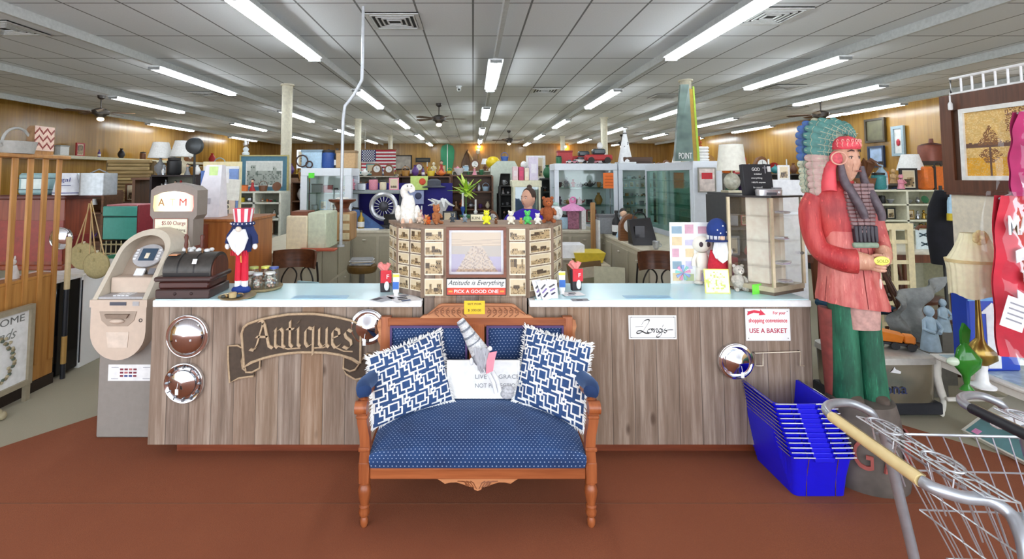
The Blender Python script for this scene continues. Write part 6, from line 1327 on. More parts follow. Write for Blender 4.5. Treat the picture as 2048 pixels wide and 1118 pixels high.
# parlour chairs
def parlour(lab, loc, rz):
    T = thing('parlour_chair', lab, 'chair', loc, rz, 'bentwood parlour chairs behind the counter'); bw = WOOD('#6b4028', '#3a2012', 0, .3); ir = M('#26221f', .4, .3)
    MB().lathe([(.001, .44), (.2, .44), (.21, .455), (.2, .47), (.001, .47)], n=24).build('seat', bw, T)
    for a in (pi/4, 3*pi/4, 5*pi/4, 7*pi/4): MB().tube([(.14*cos(a), .14*sin(a), .44), (.2*cos(a), .2*sin(a), .01)], .011).build('leg', ir, T)
    MB().torus(0, 0, .22, .16, .006).build('ring', ir, T); R = [[(.2*cos(a)*k, .2*sin(a)*k, z) for a in [radians(25)+radians(130)*i/14 for i in range(15)]] for k, z in ((1.0, .84), (1.04, .88), (1.07, .97), (1.05, 1.0), (.97, 1.0), (.99, .95), (.96, .88), (.95, .84))]
    mb = MB(); mb.loft([[R[i][j] for i in range(8)] for j in range(15)]); mb.build('backrest', bw, T); mb = MB()
    for s in (-1, 1):
        mb.tube(spline([(s*.17, .1, .46), (s*.2, .11, .7), (s*.19, .1, .9)], 4), .009, n=6)
        mb.tube(spline([(s*.02, .19, .47), (s*.11, .185, .6), (s*.14, .16, .73), (s*.08, .185, .84), (s*.02, .2, .78), (s*.05, .19, .66), (s*.12, .16, .58)], 5), .007, n=6)
    mb.build('iron_scroll', ir, T)
parlour('wooden parlour chair with iron scrolls at the left behind the counter', (at(578, 520, 4.3).x, 4.35, 0), .0); parlour('wooden parlour chair with iron scrolls at the right behind the counter', (at(1330, 520, 4.2).x, 4.25, 0), -.2)
for px, lab, Y_ in ((614, 'pale blue slatted board beside the left parlour chair', 4.2), (1284, 'pale blue slatted board beside the right parlour chair', 4.1)):
    p = at(px, 600, Y_); T = thing('shutter_board', lab, 'board', (p.x, Y_, 0), -.3); MB().box(-.1, .1, 0, .02, 0, .78).build('board', M('#a9cfd8', .5), T); mb = MB()
    for k in range(8): mb.box(-.08, .08, -.008, 0, .3+k*.055, .33+k*.055)
    mb.build('slats', M('#c9e2e8', .5), T)
# stool with magazines
p = onz(724, 530, .62); T = thing('stool', 'round brown padded stool with magazines in front of the rear cabinet', 'stool', (at(724, 540, 5.6).x, 5.6, 0)); MB().lathe([(.15, .6), (.165, .63), (.16, .67), (.1, .685)], n=24).build('cushion', M('#6b4f22', .4, 0, .15), T); MB().cyl((0, 0, .1), (0, 0, .6), .03).build('column', M('#8d8d8d', .3, .7), T); MB().torus(0, 0, .2, .14, .01).build('foot_ring', M('#8d8d8d', .3, .7), T)
for k in range(4): MB().tube([(0, 0, .12), (.17*cos(k*pi/2+.7), .17*sin(k*pi/2+.7), .01)], .014).build('leg', M('#55514c', .4, .3), T)
for k in range(5): tag(MB().at(at(726, 530, 5.6).x, 5.6, .686+k*.012, rz=.15*(k % 3)).box(-.13, .11, -.1, .1, 0, .01).build('magazine', M(['#d8d8d4', '#8d96a8', '#c9bda8', '#e4e4e6', '#9a9a9a'][k])), 'magazine, %s of five piled on the round stool' % ['lowest', 'second', 'third', 'fourth', 'topmost'][k], 'magazine', 'magazines on the stool')
T = thing('waste_bin', 'grey green waste bin beside the stool', 'bin', (at(745, 550, 5.5).x+.1, 5.45, 0)); MB().lathe([(.12, 0), (.16, .42), (.17, .43)], n=20).build('bin', M('#8d988c', .5), T); MB().lathe([(.172, .43), (.172, .45)], n=20).build('rim', M('#7a857a', .5), T)
# big cream cash register cover on left inner counter
a, b = at(571, 498, 4.95), at(652, 432, 4.95); T = thing('cream_box', 'tall cream and pale green folded carton on the left inner counter', 'carton', (a.x, 4.95, .931)); h = b.z-.931
MB().box(0, .21, 0, .3, 0, h, b=.01).build('cream_side', M('#ecdcbc', .6), T); MB().box(.211, b.x-a.x, .0, .42, 0, h+.03, b=.01).build('green_side', M('#ccd3b8', .6), T); MB().box(.03, .19, .05, .28, h, h+.04).build('brown_tray', M('#7a4630'), T)
# stump cabinet and bowl
a, b = at(655, 478, 5.6), at(702, 425, 5.6); T = thing('stump_cabinet', 'small bark-edged wooden drawer stack with cream drawers on the left inner counter', 'drawer stack', (a.x, 5.6, .931)); w, h = b.x-a.x, b.z-.931
MB().box(0, w, 0, .3, 0, h, b=.02).build('body', WOOD('#caa070', '#8a6238', 2, .6, .5), T)
for k in range(3): d_ = MB().box(w*.5, w*.95, -.012, 0, .02+k*h/3.1, h/3.1*(k+1)-.01, b=.004).build('drawer', M('#d9c9a2'), T)
T = thing('turned_bowl', 'turned brown wooden pedestal bowl on the bark-edged drawer stack', 'bowl', (a.x+w/2, 5.72, .932+h)); MB().lathe([(.09, 0), (.07, .04), (.09, .09), (.15, .12), (.155, .14), (.13, .14)], n=24).build('bowl', WOOD('#7a4026', '#4a2212', 0, .3), T); MB().lathe([(.08, .145), (.06, .16)], n=16).build('paper_pad', M('#efe6dc'), T)

# ---------- white framed glass display cases ----------
wf = M('#dfe5ec', .4, 0, .03)
CASES = []
def case(lab, x0, x1, y0, y1, z0, z1, shelves=4, fw=.06, topb=.1, rz=0, back='#e6e8e4', seed=0):
    T = thing('display_cabinet', lab, 'display cabinet', (x0, y0, 0), rz); w, d = x1-x0, y1-y0
    for x in (0, w-fw):
        for y in (0, d-fw): MB().box(x, x+fw, y+.002, y+fw-.002, z0, z1-topb).build('post', wf, T)
    MB().box(0, w, 0, d, z1-topb, z1, b=.006).build('top', wf, T); MB().box(0, w, 0, d, 0, z0).build('base', wf, T); MB().box(fw, w-fw, d-.02, d-.005, z0, z1-topb).build('back_panel', M(back, .5, 0, .05), T)
    MB().box(fw, w-fw, .01, .015, z0, z1-topb).build('glass_pane', GLASS('#f4faf9', .05), T)
    for k in range(1, shelves): z = z0+k*(z1-topb-z0)/shelves; MB().box(fw*.5, w-fw*.5, .03, d-.03, z-.004, z+.004).build('glass_shelf', GLASS('#cfe6df', .15), T)
    return (T, x0, y0, w, d, z0, z1-topb, shelves, rz)
def Xp(px, Y): return at(px, 400, Y).x
zt_ = at(1170, 327, 7.4).z
CASES.append((case('left bay of the white display cabinets with orange notice', Xp(1110, 7.4), Xp(1236, 7.4), 7.4, 7.9, .95, zt_, 3), 'left white cabinet bay'))
CASES.append((case('middle bay of the white display cabinets full of small cards', Xp(1238, 7.4), Xp(1326, 7.4), 7.4, 7.85, .95, zt_, 6), 'middle white cabinet bay'))
z2 = at(1400, 322, 5.7).z
T = thing('display_cabinet', 'glass sided end cabinet with plain white end panel facing the viewer', 'display cabinet', (Xp(1388, 5.7), 5.7, 0)); w = Xp(1446, 5.7)-Xp(1388, 5.7)
MB().box(0, w, 0, .05, 0, z2, b=.004).build('end_panel', wf, T); MB().box(0, w, .051, 1.6, z2-.1, z2, b=.004).build('top', wf, T); MB().box(0, .05, .05, .1, .93, z2-.1).build('post', wf, T); MB().box(.01, .014, .1, 1.55, .95, z2-.1).build('glass_side', GLASS('#d8efe6', .1), T); MB().box(0, w, .05, 1.6, .85, .95).build('base', wf, T); MB().box(w-.02, w, .05, 1.6, .95, z2-.1).build('back_panel', M('#d9ebe4', .5), T); MB().box(0, .05, 1.55, 1.6, .93, z2-.1).build('post', wf, T)
for k in range(1, 5): MB().box(.03, w-.03, .1, 1.5, .95+k*.16, .955+k*.16).build('glass_shelf', GLASS('#cfe6df', .15), T)
zl = at(640, 336, 6.9).z; CASES.append((case('white framed display case left of the flag with silver wares', Xp(600, 6.9), Xp(702, 6.9), 6.9, 7.4, .93, zl, 3, .09, .11), 'left white display case'))
# notices on the cases
p = at(1220, 362, 7.35); T = thing('orange_notice', 'bright orange notice taped to the glass of the white cabinets', 'notice', (p.x, 7.409, p.z-.11)); MB().box(-.085, .085, -.004, 0, 0, .23).build('sheet', M('#f2762c', .6), T)
for k in range(4): MB().box(-.06, .06, -.006, -.004, .04+k*.045, .05+k*.045).build('text_line', M('#b8521c'), T)
for px, py, Y_, lab in ((623, 351, 6.88, 'neon green sticker on the left white display case'), (564, 369, 9.55, 'neon green sticker on the nearest cream column')):
    p = at(px, py, Y_); tag(MB().at(*p).box(-.04, .04, -.003, 0, -.035, .035).build('neon_sticker', M('#5ee23c', .6)), lab, 'sticker')

# ---------- person behind the counter ----------
PX = at(1057, 410, 5.9); PE = thing('person', 'person in a purple printed T-shirt with dark hair in a top knot behind the kiosk', 'person', (PX.x, 5.95, 0), 0)
zc = at(1057, 375, 5.9).z; hs = zc-1.49-.06  # vertical shift so the hair top meets the photograph
sk = M('#d9a58c', .55, 0, .04); hrm = M('#3d2a20', .7, 0, .3, 40); shirt = M('#3418a0', .85, 0, .1, 10); jn = M('#2c3244', .9)
MB().sloft([(0, 0, .8, .17, .13), (0, 0, .95, .18, .135), (0, 0, 1.1, .19, .135), (.01, 0, 1.2, .205, .12), (.01, 0, 1.26, .17, .09), (0, 0, 1.3, .07, .06)], n=26).build('shirt', shirt, PE)
for s in (-1, 1):
    MB().tube(spline([(s*.17, 0, 1.23), (s*.23, -.02, 1.14), (s*.27, -.05, 1.03)], 4), [.06, .062, .065, .066, .067, .066, .065, .064, .064], n=12).build('sleeve', shirt, PE)
    MB().tube(spline([(s*.265, -.05, 1.05), (s*.27, -.12, .99), (s*.22, -.24, .96), (s*.2, -.28, .955)], 4), [.045]*4+[.038]*5+[.028]*4, n=10).build('forearm', sk, PE)
    mb = MB(); mb.ball(s*.19, -.31, .95, .04, .045, .018)
    for k in range(4): mb.tube([(s*(.165+k*.018), -.34, .952), (s*(.162+k*.019), -.375, .95), (s*(.16+k*.019), -.398+.006*abs(k-1.5), .94)], [.009, .008, .006], n=6)
    mb.tube([(s*.155, -.3, .95), (s*.135, -.325, .945), (s*.13, -.345, .94)], [.01, .009, .007], n=6); mb.build('hand', sk, PE)
    MB().tube([(s*.09, 0, .82), (s*.1, -.02, .5), (s*.1, 0, .1)], [.095, .07, .05], n=12).build('trouser_leg', jn, PE); MB().ball(s*.1, -.05, .045, .045, .12, .045).build('shoe', M('#222222'), PE)
MB().sloft([(0, -.0, 1.26, .055, .055), (0, -.015, 1.34, .048, .05)]).build('neck', sk, PE)
hc = (0, -.02, 1.415); mb = MB().at(*hc, rz=-.75); mb.ball(0, 0, 0, .078, .095, .115, n=36, k=28, fn=headfn(.22)); mb.build('head', sk, PE, smooth=80)
mb = MB().at(hc[0], hc[1], hc[2]+.02, rz=-.75); mb.ball(0, .018, .012, .083, .092, .105, n=24, k=16, fn=lambda x, y, z: (x, y if y > -.55 else -.55, z)); mb.build('hair', hrm, PE); MB().ball(.02, .02, 1.55, .032, .03, .034).build('top_knot', hrm, PE)
for s in (-1, 1):
    mb = MB().at(*hc, rz=-.75); mb.ball(s*.029, -.083, .012, .011, .006, .006); mb.build('eye', M('#f0ece8', .3), PE); mb = MB().at(*hc, rz=-.75); mb.ball(s*.029, -.0885, .012, .005, .003, .005); mb.build('iris', M('#2e2018', .3), PE)
    mb = MB().at(*hc, rz=-.75); mb.tube([(s*.016, -.094, .032), (s*.03, -.092, .037), (s*.045, -.08, .031)], .0028, n=5); mb.build('eyebrow', hrm, PE); mb = MB().at(*hc, rz=-.75); mb.ball(s*.078, .005, -.005, .01, .018, .028); mb.build('ear', sk, PE)
mb = MB().at(*hc, rz=-.75); mb.ball(0, -.099, -.055, .02, .006, .006); mb.build('lips', M('#a85a54', .5), PE)
mb = MB(); r = random.Random(5)
for k in range(7): mb.ball(-.08+k*.028, -.127, 1.14+.012*(k % 2), .014, .012, .018, n=7, k=5)
mb.build('shirt_print', M('#d8d4e4', .8), PE)
for c in PE.children: c.location.z += hs
for c in PE.children:
    if c.name.startswith(('trouser_leg', 'shoe')): c.location.z -= hs
# ---------- plush row on the kiosk ----------
def KP(px, py=450): p = onz(px, py-2, KT); return (p.x, max(3.06, min(3.28, p.y)), KT)
T = thing('plush_goose', 'tall cream knitted goose plush at the left end of the kiosk top', 'plush toy', (at(816, 440, 3.2).x, 3.2, KT)); cw = M('#f0e8d2', .95, 0, .2, 60, .005)
MB().sloft([(0, 0, 0, .05, .045), (0, 0, .08, .052, .045), (0, 0, .14, .04, .035), (0, 0, .17, .03, .03)]).build('body', cw, T); MB().tube(spline([(0, 0, .15), (-.025, 0, .18), (-.02, -.005, .215), (.015, -.01, .22), (.03, -.01, .19)], 5), [.024]*18+[.022, .02, .016], n=10).build('neck', cw, T); MB().ball(.012, -.015, .225, .026, .026, .022).build('head', cw, T)
for s in (-1, 1): MB().ball(s*.06, -.02, .06, .02, .03, .05).build('wing', cw, T); MB().ball(s*.025, -.06, -.005, .012, .02, .035).build('foot', M('#e8bda0', .9), T); MB().ball(.012+s*.012, -.038, .23, .004).build('eye', M('#333333', .3), T)
def PL(px, h, body, lab, py=450, muzzle=None, cat='plush toy', ears=1, rz=0): return plush(lab, cat, KP(px, py), h, body, ears=ears, muzzle=muzzle, rz=rz, name='plush_animal')
PL(840, .07, '#d3b8a4', 'small pink and white plush beside the cream goose', 448); PL(853, .06, '#c08a5a', 'tiny tan plush left of the brown bear'); PL(872, .125, '#9a5f38', 'brown plush bear facing sideways near the left of the kiosk top', rz=.8)
PL(856, .05, '#b5531e', 'small orange brown plush in front of the tan one', 452); PL(905, .06, '#4a5058', 'small dark grey patterned plush behind the kiosk rim', 446); PL(930, .055, '#7d8a94', 'blue grey plush mouse near the sign fragment', 446)
PL(973, .09, '#e6e22e', 'bright yellow plush frog on the middle of the kiosk', 450, '#f2f080', ears=.7); PL(992, .035, '#6b4326', 'tiny dark brown plush right of the yellow frog'); PL(1022, .085, '#e6cdbb', 'pale pink plush lamb right of the tiny brown one'); PL(1055, .085, '#4fae5a', 'green and white plush dragon in front of the person', ears=1.3); PL(1042, .04, '#b98a4c', 'tiny golden plush left of the green dragon')
T = thing('plush_animal', 'brown curly plush dog at the right end of the kiosk top', 'plush toy', KP(1090, 448)); T2 = plush('brown curly plush dog at the right end of the kiosk top', 'plush toy', KP(1096, 447), .17, '#8a4a26', name='plush_dog'); bpy.data.objects.remove(T)
T = plush('large cream plush with long hands hanging over the right kiosk corner', 'plush toy', KP(1075, 450), .07, '#ecd9c4', name='plush_animal')
T = thing('gingham_bag', 'white and teal patterned plush sack at the right edge of the kiosk', 'plush toy', (at(1120, 440, 3.36).x-.03, 3.34, KT)); MB().ball(0, 0, .05, .045, .04, .05).build('sack', M('#c3cec6', .9, 0, .4, 50), T); MB().ball(0, 0, .105, .02, .02, .015).build('tie', M('#8aa49c'), T)
T = thing('king_sign', 'small cream sign with black frame reading KIN on the kiosk top', 'sign', KP(953, 447)); T.location.y = 3.24; MB().frame(-.04, .05, 0, .05, .004, -.004, .004).build('frame', M('#2e2a22'), T); MB().box(-.036, .046, -.002, .003, .004, .046).build('board', M('#eadfbe'), T); txt('KIN', T, -.004, -.003, .024, .05, .018, M('#4a4030'))
# ---------- stock items: one cached set of meshes per kind and colour ----------
KC = {}
COLS = {'white': '#e9e8e4', 'cream': '#e2d6b8', 'brown': '#6b432a', 'black': '#1f1f22', 'red': '#b02a2c', 'blue': '#2c4f94', 'green': '#2f6b45', 'amber': '#a8762c', 'grey': '#8b8d90', 'silver': '#b9bdc2', 'pink': '#dc8fa0', 'teal': '#3f8f92', 'yellow': '#dcc02e', 'tan': '#bd9a6c', 'purple': '#5a3a7c', 'orange': '#d9702a', 'pale blue': '#a9c6da', 'brass': '#a88a3e'}
def mk(kind, c):
    """unit-height parts of a stock item: list of (name, mesh)"""
    if (kind, c) in KC: return KC[(kind, c)]
    m = M(COLS[c], .3 if c in ('silver', 'brass') else .45, .8 if c in ('silver', 'brass') else 0, .12, 12); w = M('#efeee8', .6); dk_ = M('#2a2623', .6); wd_ = WOOD('#8a5a34', '#55331a', 0); O = []
    def b(n, mb, mt=m, sm=40): o = mb.build(n, mt, None, smooth=sm); O.append((n, o.data)); bpy.data.objects.remove(o)
    if kind == 'vase': b('body', MB().lathe([(.16, 0), (.3, .25), (.33, .45), (.2, .75), (.1, .86), (.16, 1)])); b('foot', MB().lathe([(.2, 0), (.17, .04)]), dk_)
    elif kind == 'bottle': b('body', MB().lathe([(.17, 0), (.18, .5), (.16, .6), (.06, .75), (.06, .93)])); b('cap', MB().lathe([(.075, .9), (.075, 1)]), dk_); b('label', MB().lathe([(.183, .15), (.184, .42)], cap=False), w)
    elif kind == 'jar': b('body', MB().lathe([(.3, 0), (.36, .1), (.36, .75), (.3, .82)])); b('lid', MB().lathe([(.32, .82), (.32, .94), (.06, .97), (.06, 1)]), dk_)
    elif kind == 'plate': b('plate', MB().at(0, 0, .5, rx=pi/2-.2).lathe([(.2, 0), (.48, .05), (.5, .07), (.46, .06), (.1, .02)], n=24)); b('stand', MB().tube([(-.2, -.1, 0), (-.12, .1, .1), (.12, .1, .1), (.2, -.1, 0)], .02), dk_)
    elif kind == 'box': b('box', MB().box(-.55, .55, -.3, .3, 0, .9, b=.03)); b('lid', MB().box(-.58, .58, -.33, .33, .86, 1, b=.02), M(hsc(COLS[c], .75)))
    elif kind == 'book': b('pages', MB().box(-.09, .09, -.3, .3, .02, .98), w); b('cover', MB().box(-.11, -.085, -.32, .32, 0, 1).box(.085, .11, -.32, .32, 0, 1).box(-.11, .11, -.33, -.31, 0, 1))
    elif kind == 'frame': b('frame', MB().frame(-.4, .4, 0, 1, .09, -.05, .05)); b('print', MB().bitmap(sepia(len(c)+7, 10, 12), -.33, .33, .07, .93, -.01), sep, 0)
    elif kind == 'figurine': b('body', MB().sloft([(0, 0, 0, .22, .2), (0, 0, .3, .16, .14), (0, 0, .55, .17, .12), (0, 0, .7, .06, .06)])); b('head', MB().ball(0, -.01, .84, .13, .12, .16)); b('arm', MB().tube([(-.16, 0, .62), (-.24, -.1, .42), (-.04, -.2, .4)], .045).tube([(.16, 0, .62), (.24, -.1, .42), (.04, -.2, .4)], .045)); b('base', MB().lathe([(.25, 0), (.25, .05)]), dk_)
    elif kind == 'basket': b('basket', MB().sloft([(0, 0, 0, .35, .28), (0, 0, .5, .45, .36), (0, 0, .55, .42, .33), (0, 0, .1, .3, .24)], cap=False)); b('handle', MB().tube([(.42*cos(a), 0, .5+.5*sin(a)) for a in [pi*i/12 for i in range(13)]], .03))
    elif kind == 'lamp': b('base', MB().lathe([(.16, 0), (.18, .03), (.06, .08), (.14, .2), (.15, .32), (.04, .46), (.02, .6)])); b('shade', MB().lathe([(.32, .55), (.2, 1)], cap=False, n=20), w)
    elif kind == 'bowl': b('bowl', MB().lathe([(.3, 0), (.35, .06), (.8, .9), (.85, 1), (.78, .95), (.3, .12)], n=22)); b('rim', MB().torus(0, 0, 1, .83, .04, 'z'), w)
    elif kind == 'teapot': b('body', MB().ball(0, 0, .4, .45, .42, .38)); b('spout', MB().tube([(.35, 0, .3), (.6, 0, .45), (.7, 0, .7)], [.1, .07, .05])); b('handle', MB().torus(-.5, 0, .42, .2, .05, 'y')); b('lid', MB().lathe([(.22, .74), (.1, .84), (.05, .9), (.07, 1)]))
    elif kind == 'toy_car': b('body', MB().box(-.9, .9, -.35, .35, .2, .6, b=.08)); b('cabin', MB().box(-.4, .45, -.32, .32, .6, 1, b=.1), M('#3a4448', .2)); b('wheel', MB().cyl((-.55, -.38, .22), (-.55, .38, .22), .22).cyl((.55, -.38, .22), (.55, .38, .22), .22), dk_)
    elif kind == 'plant': b('pot', MB().lathe([(.18, 0), (.25, .3), (.27, .32)]), M('#8a5a3c')); mb = MB(); r = random.Random(7); [mb.tube([(0, 0, .3), (.2*cos(a), .2*sin(a), .7+.15*r.random()), (.42*cos(a), .42*sin(a), .6+.3*r.random())], [.05, .07, .01], n=5) for a in [k*.5 for k in range(13)]]; b('leaves', mb)
    elif kind == 'clock': b('case', MB().prism([(-.4, 0), (.4, 0), (.38, .6), (.2, .9), (0, 1), (-.2, .9), (-.38, .6)], -.15, .15), wd_); b('dial', MB().at(0, -.155, .55, rx=pi/2).lathe([(.26, -.01), (.26, .01)], n=20), w); b('hands', MB().box(-.01, .01, -.175, -.165, .55, .75).box(0, .15, -.175, -.165, .54, .56), dk_)
    elif kind == 'candlestick': b('stick', MB().lathe([(.16, 0), (.17, .03), (.04, .1), (.06, .25), (.03, .4), (.08, .56), (.05, .6)])); b('candle', MB().lathe([(.035, .6), (.035, 1)]), w)
    elif kind == 'cup': b('cup', MB().lathe([(.25, 0), (.4, .4), (.42, 1), (.37, .95), (.3, .2)])); b('handle', MB().torus(.46, 0, .5, .2, .05, 'y'))
    elif kind == 'doll': b('dress', MB().sloft([(0, 0, 0, .28, .24), (0, 0, .45, .1, .09), (0, 0, .65, .12, .09), (0, 0, .7, .04, .04)])); b('head', MB().ball(0, 0, .83, .12, .11, .14), M('#e3bd9f')); b('hair', MB().ball(0, .03, .88, .13, .12, .13), dk_)
    elif kind == 'suitcase': b('case', MB().box(-.7, .7, -.25, .25, 0, .9, b=.08)); b('handle', MB().torus(0, 0, .92, .13, .03, 'y'), dk_); b('strap', MB().box(-.4, -.32, -.27, .27, 0, .91).box(.32, .4, -.27, .27, 0, .91), dk_)
    KC[(kind, c)] = O; return O
def put(kind, c, loc, h, label, group=None, rz=0, cat=None):
    T = thing(kind if kind not in ('box', 'frame') else {'box': 'storage_box', 'frame': 'framed_photo'}[kind], label, cat or kind.replace('_', ' '), loc, rz, group); T.scale = (h, h, h)
    for n, me in mk(kind, c):
        o = bpy.data.objects.new(n, me); COL.objects.link(o); o.parent = T
    return T
OR = ['first', 'second', 'third', 'fourth', 'fifth', 'sixth', 'seventh', 'eighth', 'ninth', 'tenth', 'eleventh', 'twelfth', 'thirteenth', 'fourteenth', 'fifteenth']
WD = {'vase': .7, 'bottle': .4, 'jar': .75, 'plate': 1.05, 'box': 1.2, 'book': .24, 'frame': .85, 'figurine': .55, 'basket': 1, 'lamp': .65, 'bowl': 1.75, 'teapot': 1.4, 'toy_car': 1.9, 'plant': .9, 'clock': .85, 'candlestick': .4, 'cup': 1.1, 'doll': .6, 'suitcase': 1.45}
def fill(rng, x0, x1, y, z, hmax, where, kinds, cols, gap=.02, hmin=.5, rz=0, maxn=14):
    x = x0; k = 0
    while k < maxn:
        kd = rng.choice(kinds); h = hmax*rng.uniform(hmin, .95)*{'bowl': .45, 'toy_car': .45, 'teapot': .6, 'cup': .45, 'box': .7, 'suitcase': .8}.get(kd, 1); w = WD[kd]*h
        if x+w > x1:
            if hmax*.3 < .03 or x+.3*hmax > x1: break
            x += .1*hmax; 
            if x+.25*hmax > x1: break
            h = min(h, (x1-x)/WD[kd]*.95); w = WD[kd]*h
            if h < .3*hmax: break
        c = rng.choice(cols); put(kd, c, (x+w/2, y+rng.uniform(-.02, .02), z+.001), h, '%s %s, %s from left, %s' % (c, kd.replace('_', ' '), OR[k], where), 'stock on '+where)
        x += w+gap*rng.uniform(.5, 2); k += 1
MIX = ['vase', 'bottle', 'jar', 'plate', 'box', 'figurine', 'bowl', 'teapot', 'frame', 'cup', 'candlestick', 'doll', 'clock', 'basket', 'lamp']
CM = list(COLS)
def shelf(lab, where, x0, x1, y, zs, depth, col, seed, kinds=MIX, cols=CM, uprights=2, back=None, fillit=True, hcap=None, rows=None):
    T = thing('shelf_unit', lab, 'shelf', ((x0+x1)/2, y, 0)); w = (x1-x0)/2; m = M(col, .6) if not col.startswith('w') else WOOD('#7a4e2c', '#4a2c16', 0)
    for k, z in enumerate(zs): MB().box(-w, w, 0, depth, z-.022, z).build('shelf_board', m, T)
    for k in range(uprights): x = -w+2*w*k/(uprights-1); MB().box(x-.015, x+.015, 0, depth, 0, zs[-1]-.022).build('upright', m, T)
    MB().box(-w, w, depth-.01, depth, .02, zs[-1]-.022).build('back_panel', M(back, .7) if back else m, T)
    rng = random.Random(seed); nm = ['bottom', 'second', 'third', 'fourth', 'fifth', 'sixth']
    for k, z in enumerate(zs):
        if z < .55 or (rows and k not in rows): continue
        top = k == len(zs)-1; hh = (hcap or .3) if top else (zs[k+1]-z-.04); wn = ('top of ' if top else nm[k]+' shelf of ')+where
        fill(rng, x0+.03, x1-.03, y+depth*.45, z, hh, wn, kinds, cols)
    return T
# ---------- middle ground ----------
# left of the first column
X_ = lambda px, Y: Xp(px, Y)
shelf('white cubby shelf behind the patriotic gnome', 'the white cubby shelf', X_(455, 6.8), X_(560, 6.8), 6.8, [.1, .62, .85, 1.08, 1.3, at(505, 383, 6.8).z], .35, '#dfe0d2', 11, uprights=3, back='#8f8f80', hcap=.18)
p0, p1 = X_(478, 7.6), X_(576, 7.6); z0, z1 = at(500, 385, 7.6).z, at(500, 310, 7.6).z; T = thing('framed_print', 'large blue bordered print of a village scene above the white cubby shelf', 'picture', ((p0+p1)/2, 7.6, z0)); w, h = p1-p0, z1-z0
MB().frame(-w/2, w/2, 0, h, .02, -.02, .02).build('frame', M('#b9ab6a', .4), T); MB().frame(-w/2+.02, w/2-.02, .02, h-.02, .07, -.005, .01).build('mat', M('#4f7d90'), T); MB().bitmap([[q if q != 5 else 3 for q in r_] for r_ in sepia(5, 30, 18)], -w/2+.09, w/2-.09, .09, h-.09, 0).build('print', [M(q) for q in ('#d5d8d0', '#aab0a6', '#7d857c', '#5d6a60', '#e8e8e2')], T, smooth=0); MB().box(-.06, .06, .02, .1, -z0, 0).build('easel_post', M('#6b5a40'), T)
T = thing('oil_lamp', 'small glass oil lamp standing on top of the village print', 'lamp', (X_(489, 7.6), 7.6, z1+.001)); MB().lathe([(.05, 0), (.055, .03), (.03, .05), (.045, .09), (.02, .12)]).build('font', M('#dfe6e6', .1), T); MB().lathe([(.03, .12), (.045, .17), (.022, .24), (.03, .26)], cap=False).build('chimney', GLASS('#f4f8f8', .2), T)
# orange wooden cabinet, folded white ladder cover, white papers
a = at(460, 520, 4.6); T = thing('orange_cabinet', 'orange-brown wooden cabinet behind the antique box', 'cabinet', (X_(386, 4.0), 4.0, 0)); zc_ = at(420, 443, 4.0).z; oc_ = WOOD('#b5713a', '#8a4c22', 2, .3); MB().box(0, .42, 0, .55, 0, zc_, b=.006).build('body', oc_, T); MB().box(-.02, .44, -.02, .57, zc_, zc_+.02).build('top', oc_, T); MB().box(.0, .13, -.006, 0, .1, zc_-.02).build('dark_stile', M('#8e4020', .4), T)
T = thing('white_ladder_cover', 'tall white tapered cover with green tag standing on the orange cabinet', 'cover', (X_(412, 4.15), 4.2, zc_+.021)); zz = at(410, 330, 4.15).z-zc_-.02; MB().loft([[(-.11, -.06, 0), (.11, -.06, 0), (.11, .1, 0), (-.11, .1, 0)], [(-.03, .0, zz), (.1, .0, zz), (.1, .06, zz), (-.03, .06, zz)]]).build('cover', M('#e6e4ea', .7, 0, .05), T, smooth=0); MB().box(.0, .07, -.012, 0, zz*.72, zz*.97).build('green_tag', M('#cdea9a'), T); MB().box(-.02, .03, -.055, -.045, zz*.25, zz*.36).build('grey_emblem', M('#b4b2ba'), T)
T = thing('poster_stack', 'stack of pale posters and mats standing behind the white cover', 'posters', (X_(398, 5.4), 5.4, 0)); zz = at(440, 323, 5.4).z
for k, (x0, x1, t_, c, dy) in enumerate(((0, .42, zz, '#dfd3a8', .06), (.02, .4, zz-.05, '#e6e9ec', .04), (.0, .1, zz-.1, '#5a7cc0', .02), (.3, .4, zz-.08, '#7d9ad0', .03), (.14, .38, zz-.2, '#d9c4b0', .01))): MB().box(x0, x1, dy, dy+.015, .9, t_).build('poster', M(c, .6), T)
MB().box(0, .42, 0, .3, 0, .9).build('bin', M('#7a5a3a', .7), T)
T = thing('blank_card', 'blank pale card hanging tilted right of the white cover', 'card', (X_(455, 5.0), 4.98, at(455, 400, 5.0).z), 0); mb = MB().at(0, 0, 0, ry=.06); mb.box(-.12, .12, 0, .01, 0, .21); mb.build('card', M('#dfe0d6', .6), T); MB().box(-.1, .02, -.005, .0, .17, .27).build('white_flap', M('#f2f2f0'), T); MB().box(-.01, .01, .012, .03, -at(455, 400, 5.0).z, .2).build('stand', M('#5a5a55'), T)
T = thing('white_jug', 'small cream lidded jug on the orange cabinet', 'jug', (X_(433, 4.3), 4.4, zc_+.021)); MB().lathe([(.03, 0), (.04, .05), (.035, .1), (.045, .13)]).build('jug', M('#e9e6c8'), T); MB().torus(.045, 0, .07, .02, .005, 'y').build('handle', M('#e9e6c8'), T)
T = thing('wok_lid', 'dark round pan hung on a stand above the lamps at the left', 'pan', (X_(387, 6.4), 6.4, 0)); zz = at(387, 292, 6.4).z; MB().at(0, 0, zz, rx=pi/2).lathe([(.11, 0), (.1, .05), (.03, .08)], n=24).build('pan', M('#45484a', .4, .4), T); MB().cyl((-.01, .01, 0), (-.01, .01, zz-.09), .014).build('stand', M('#2b2b2c'), T); MB().lathe([(.12, 0), (.12, .03)]).build('foot', M('#2b2b2c'), T)
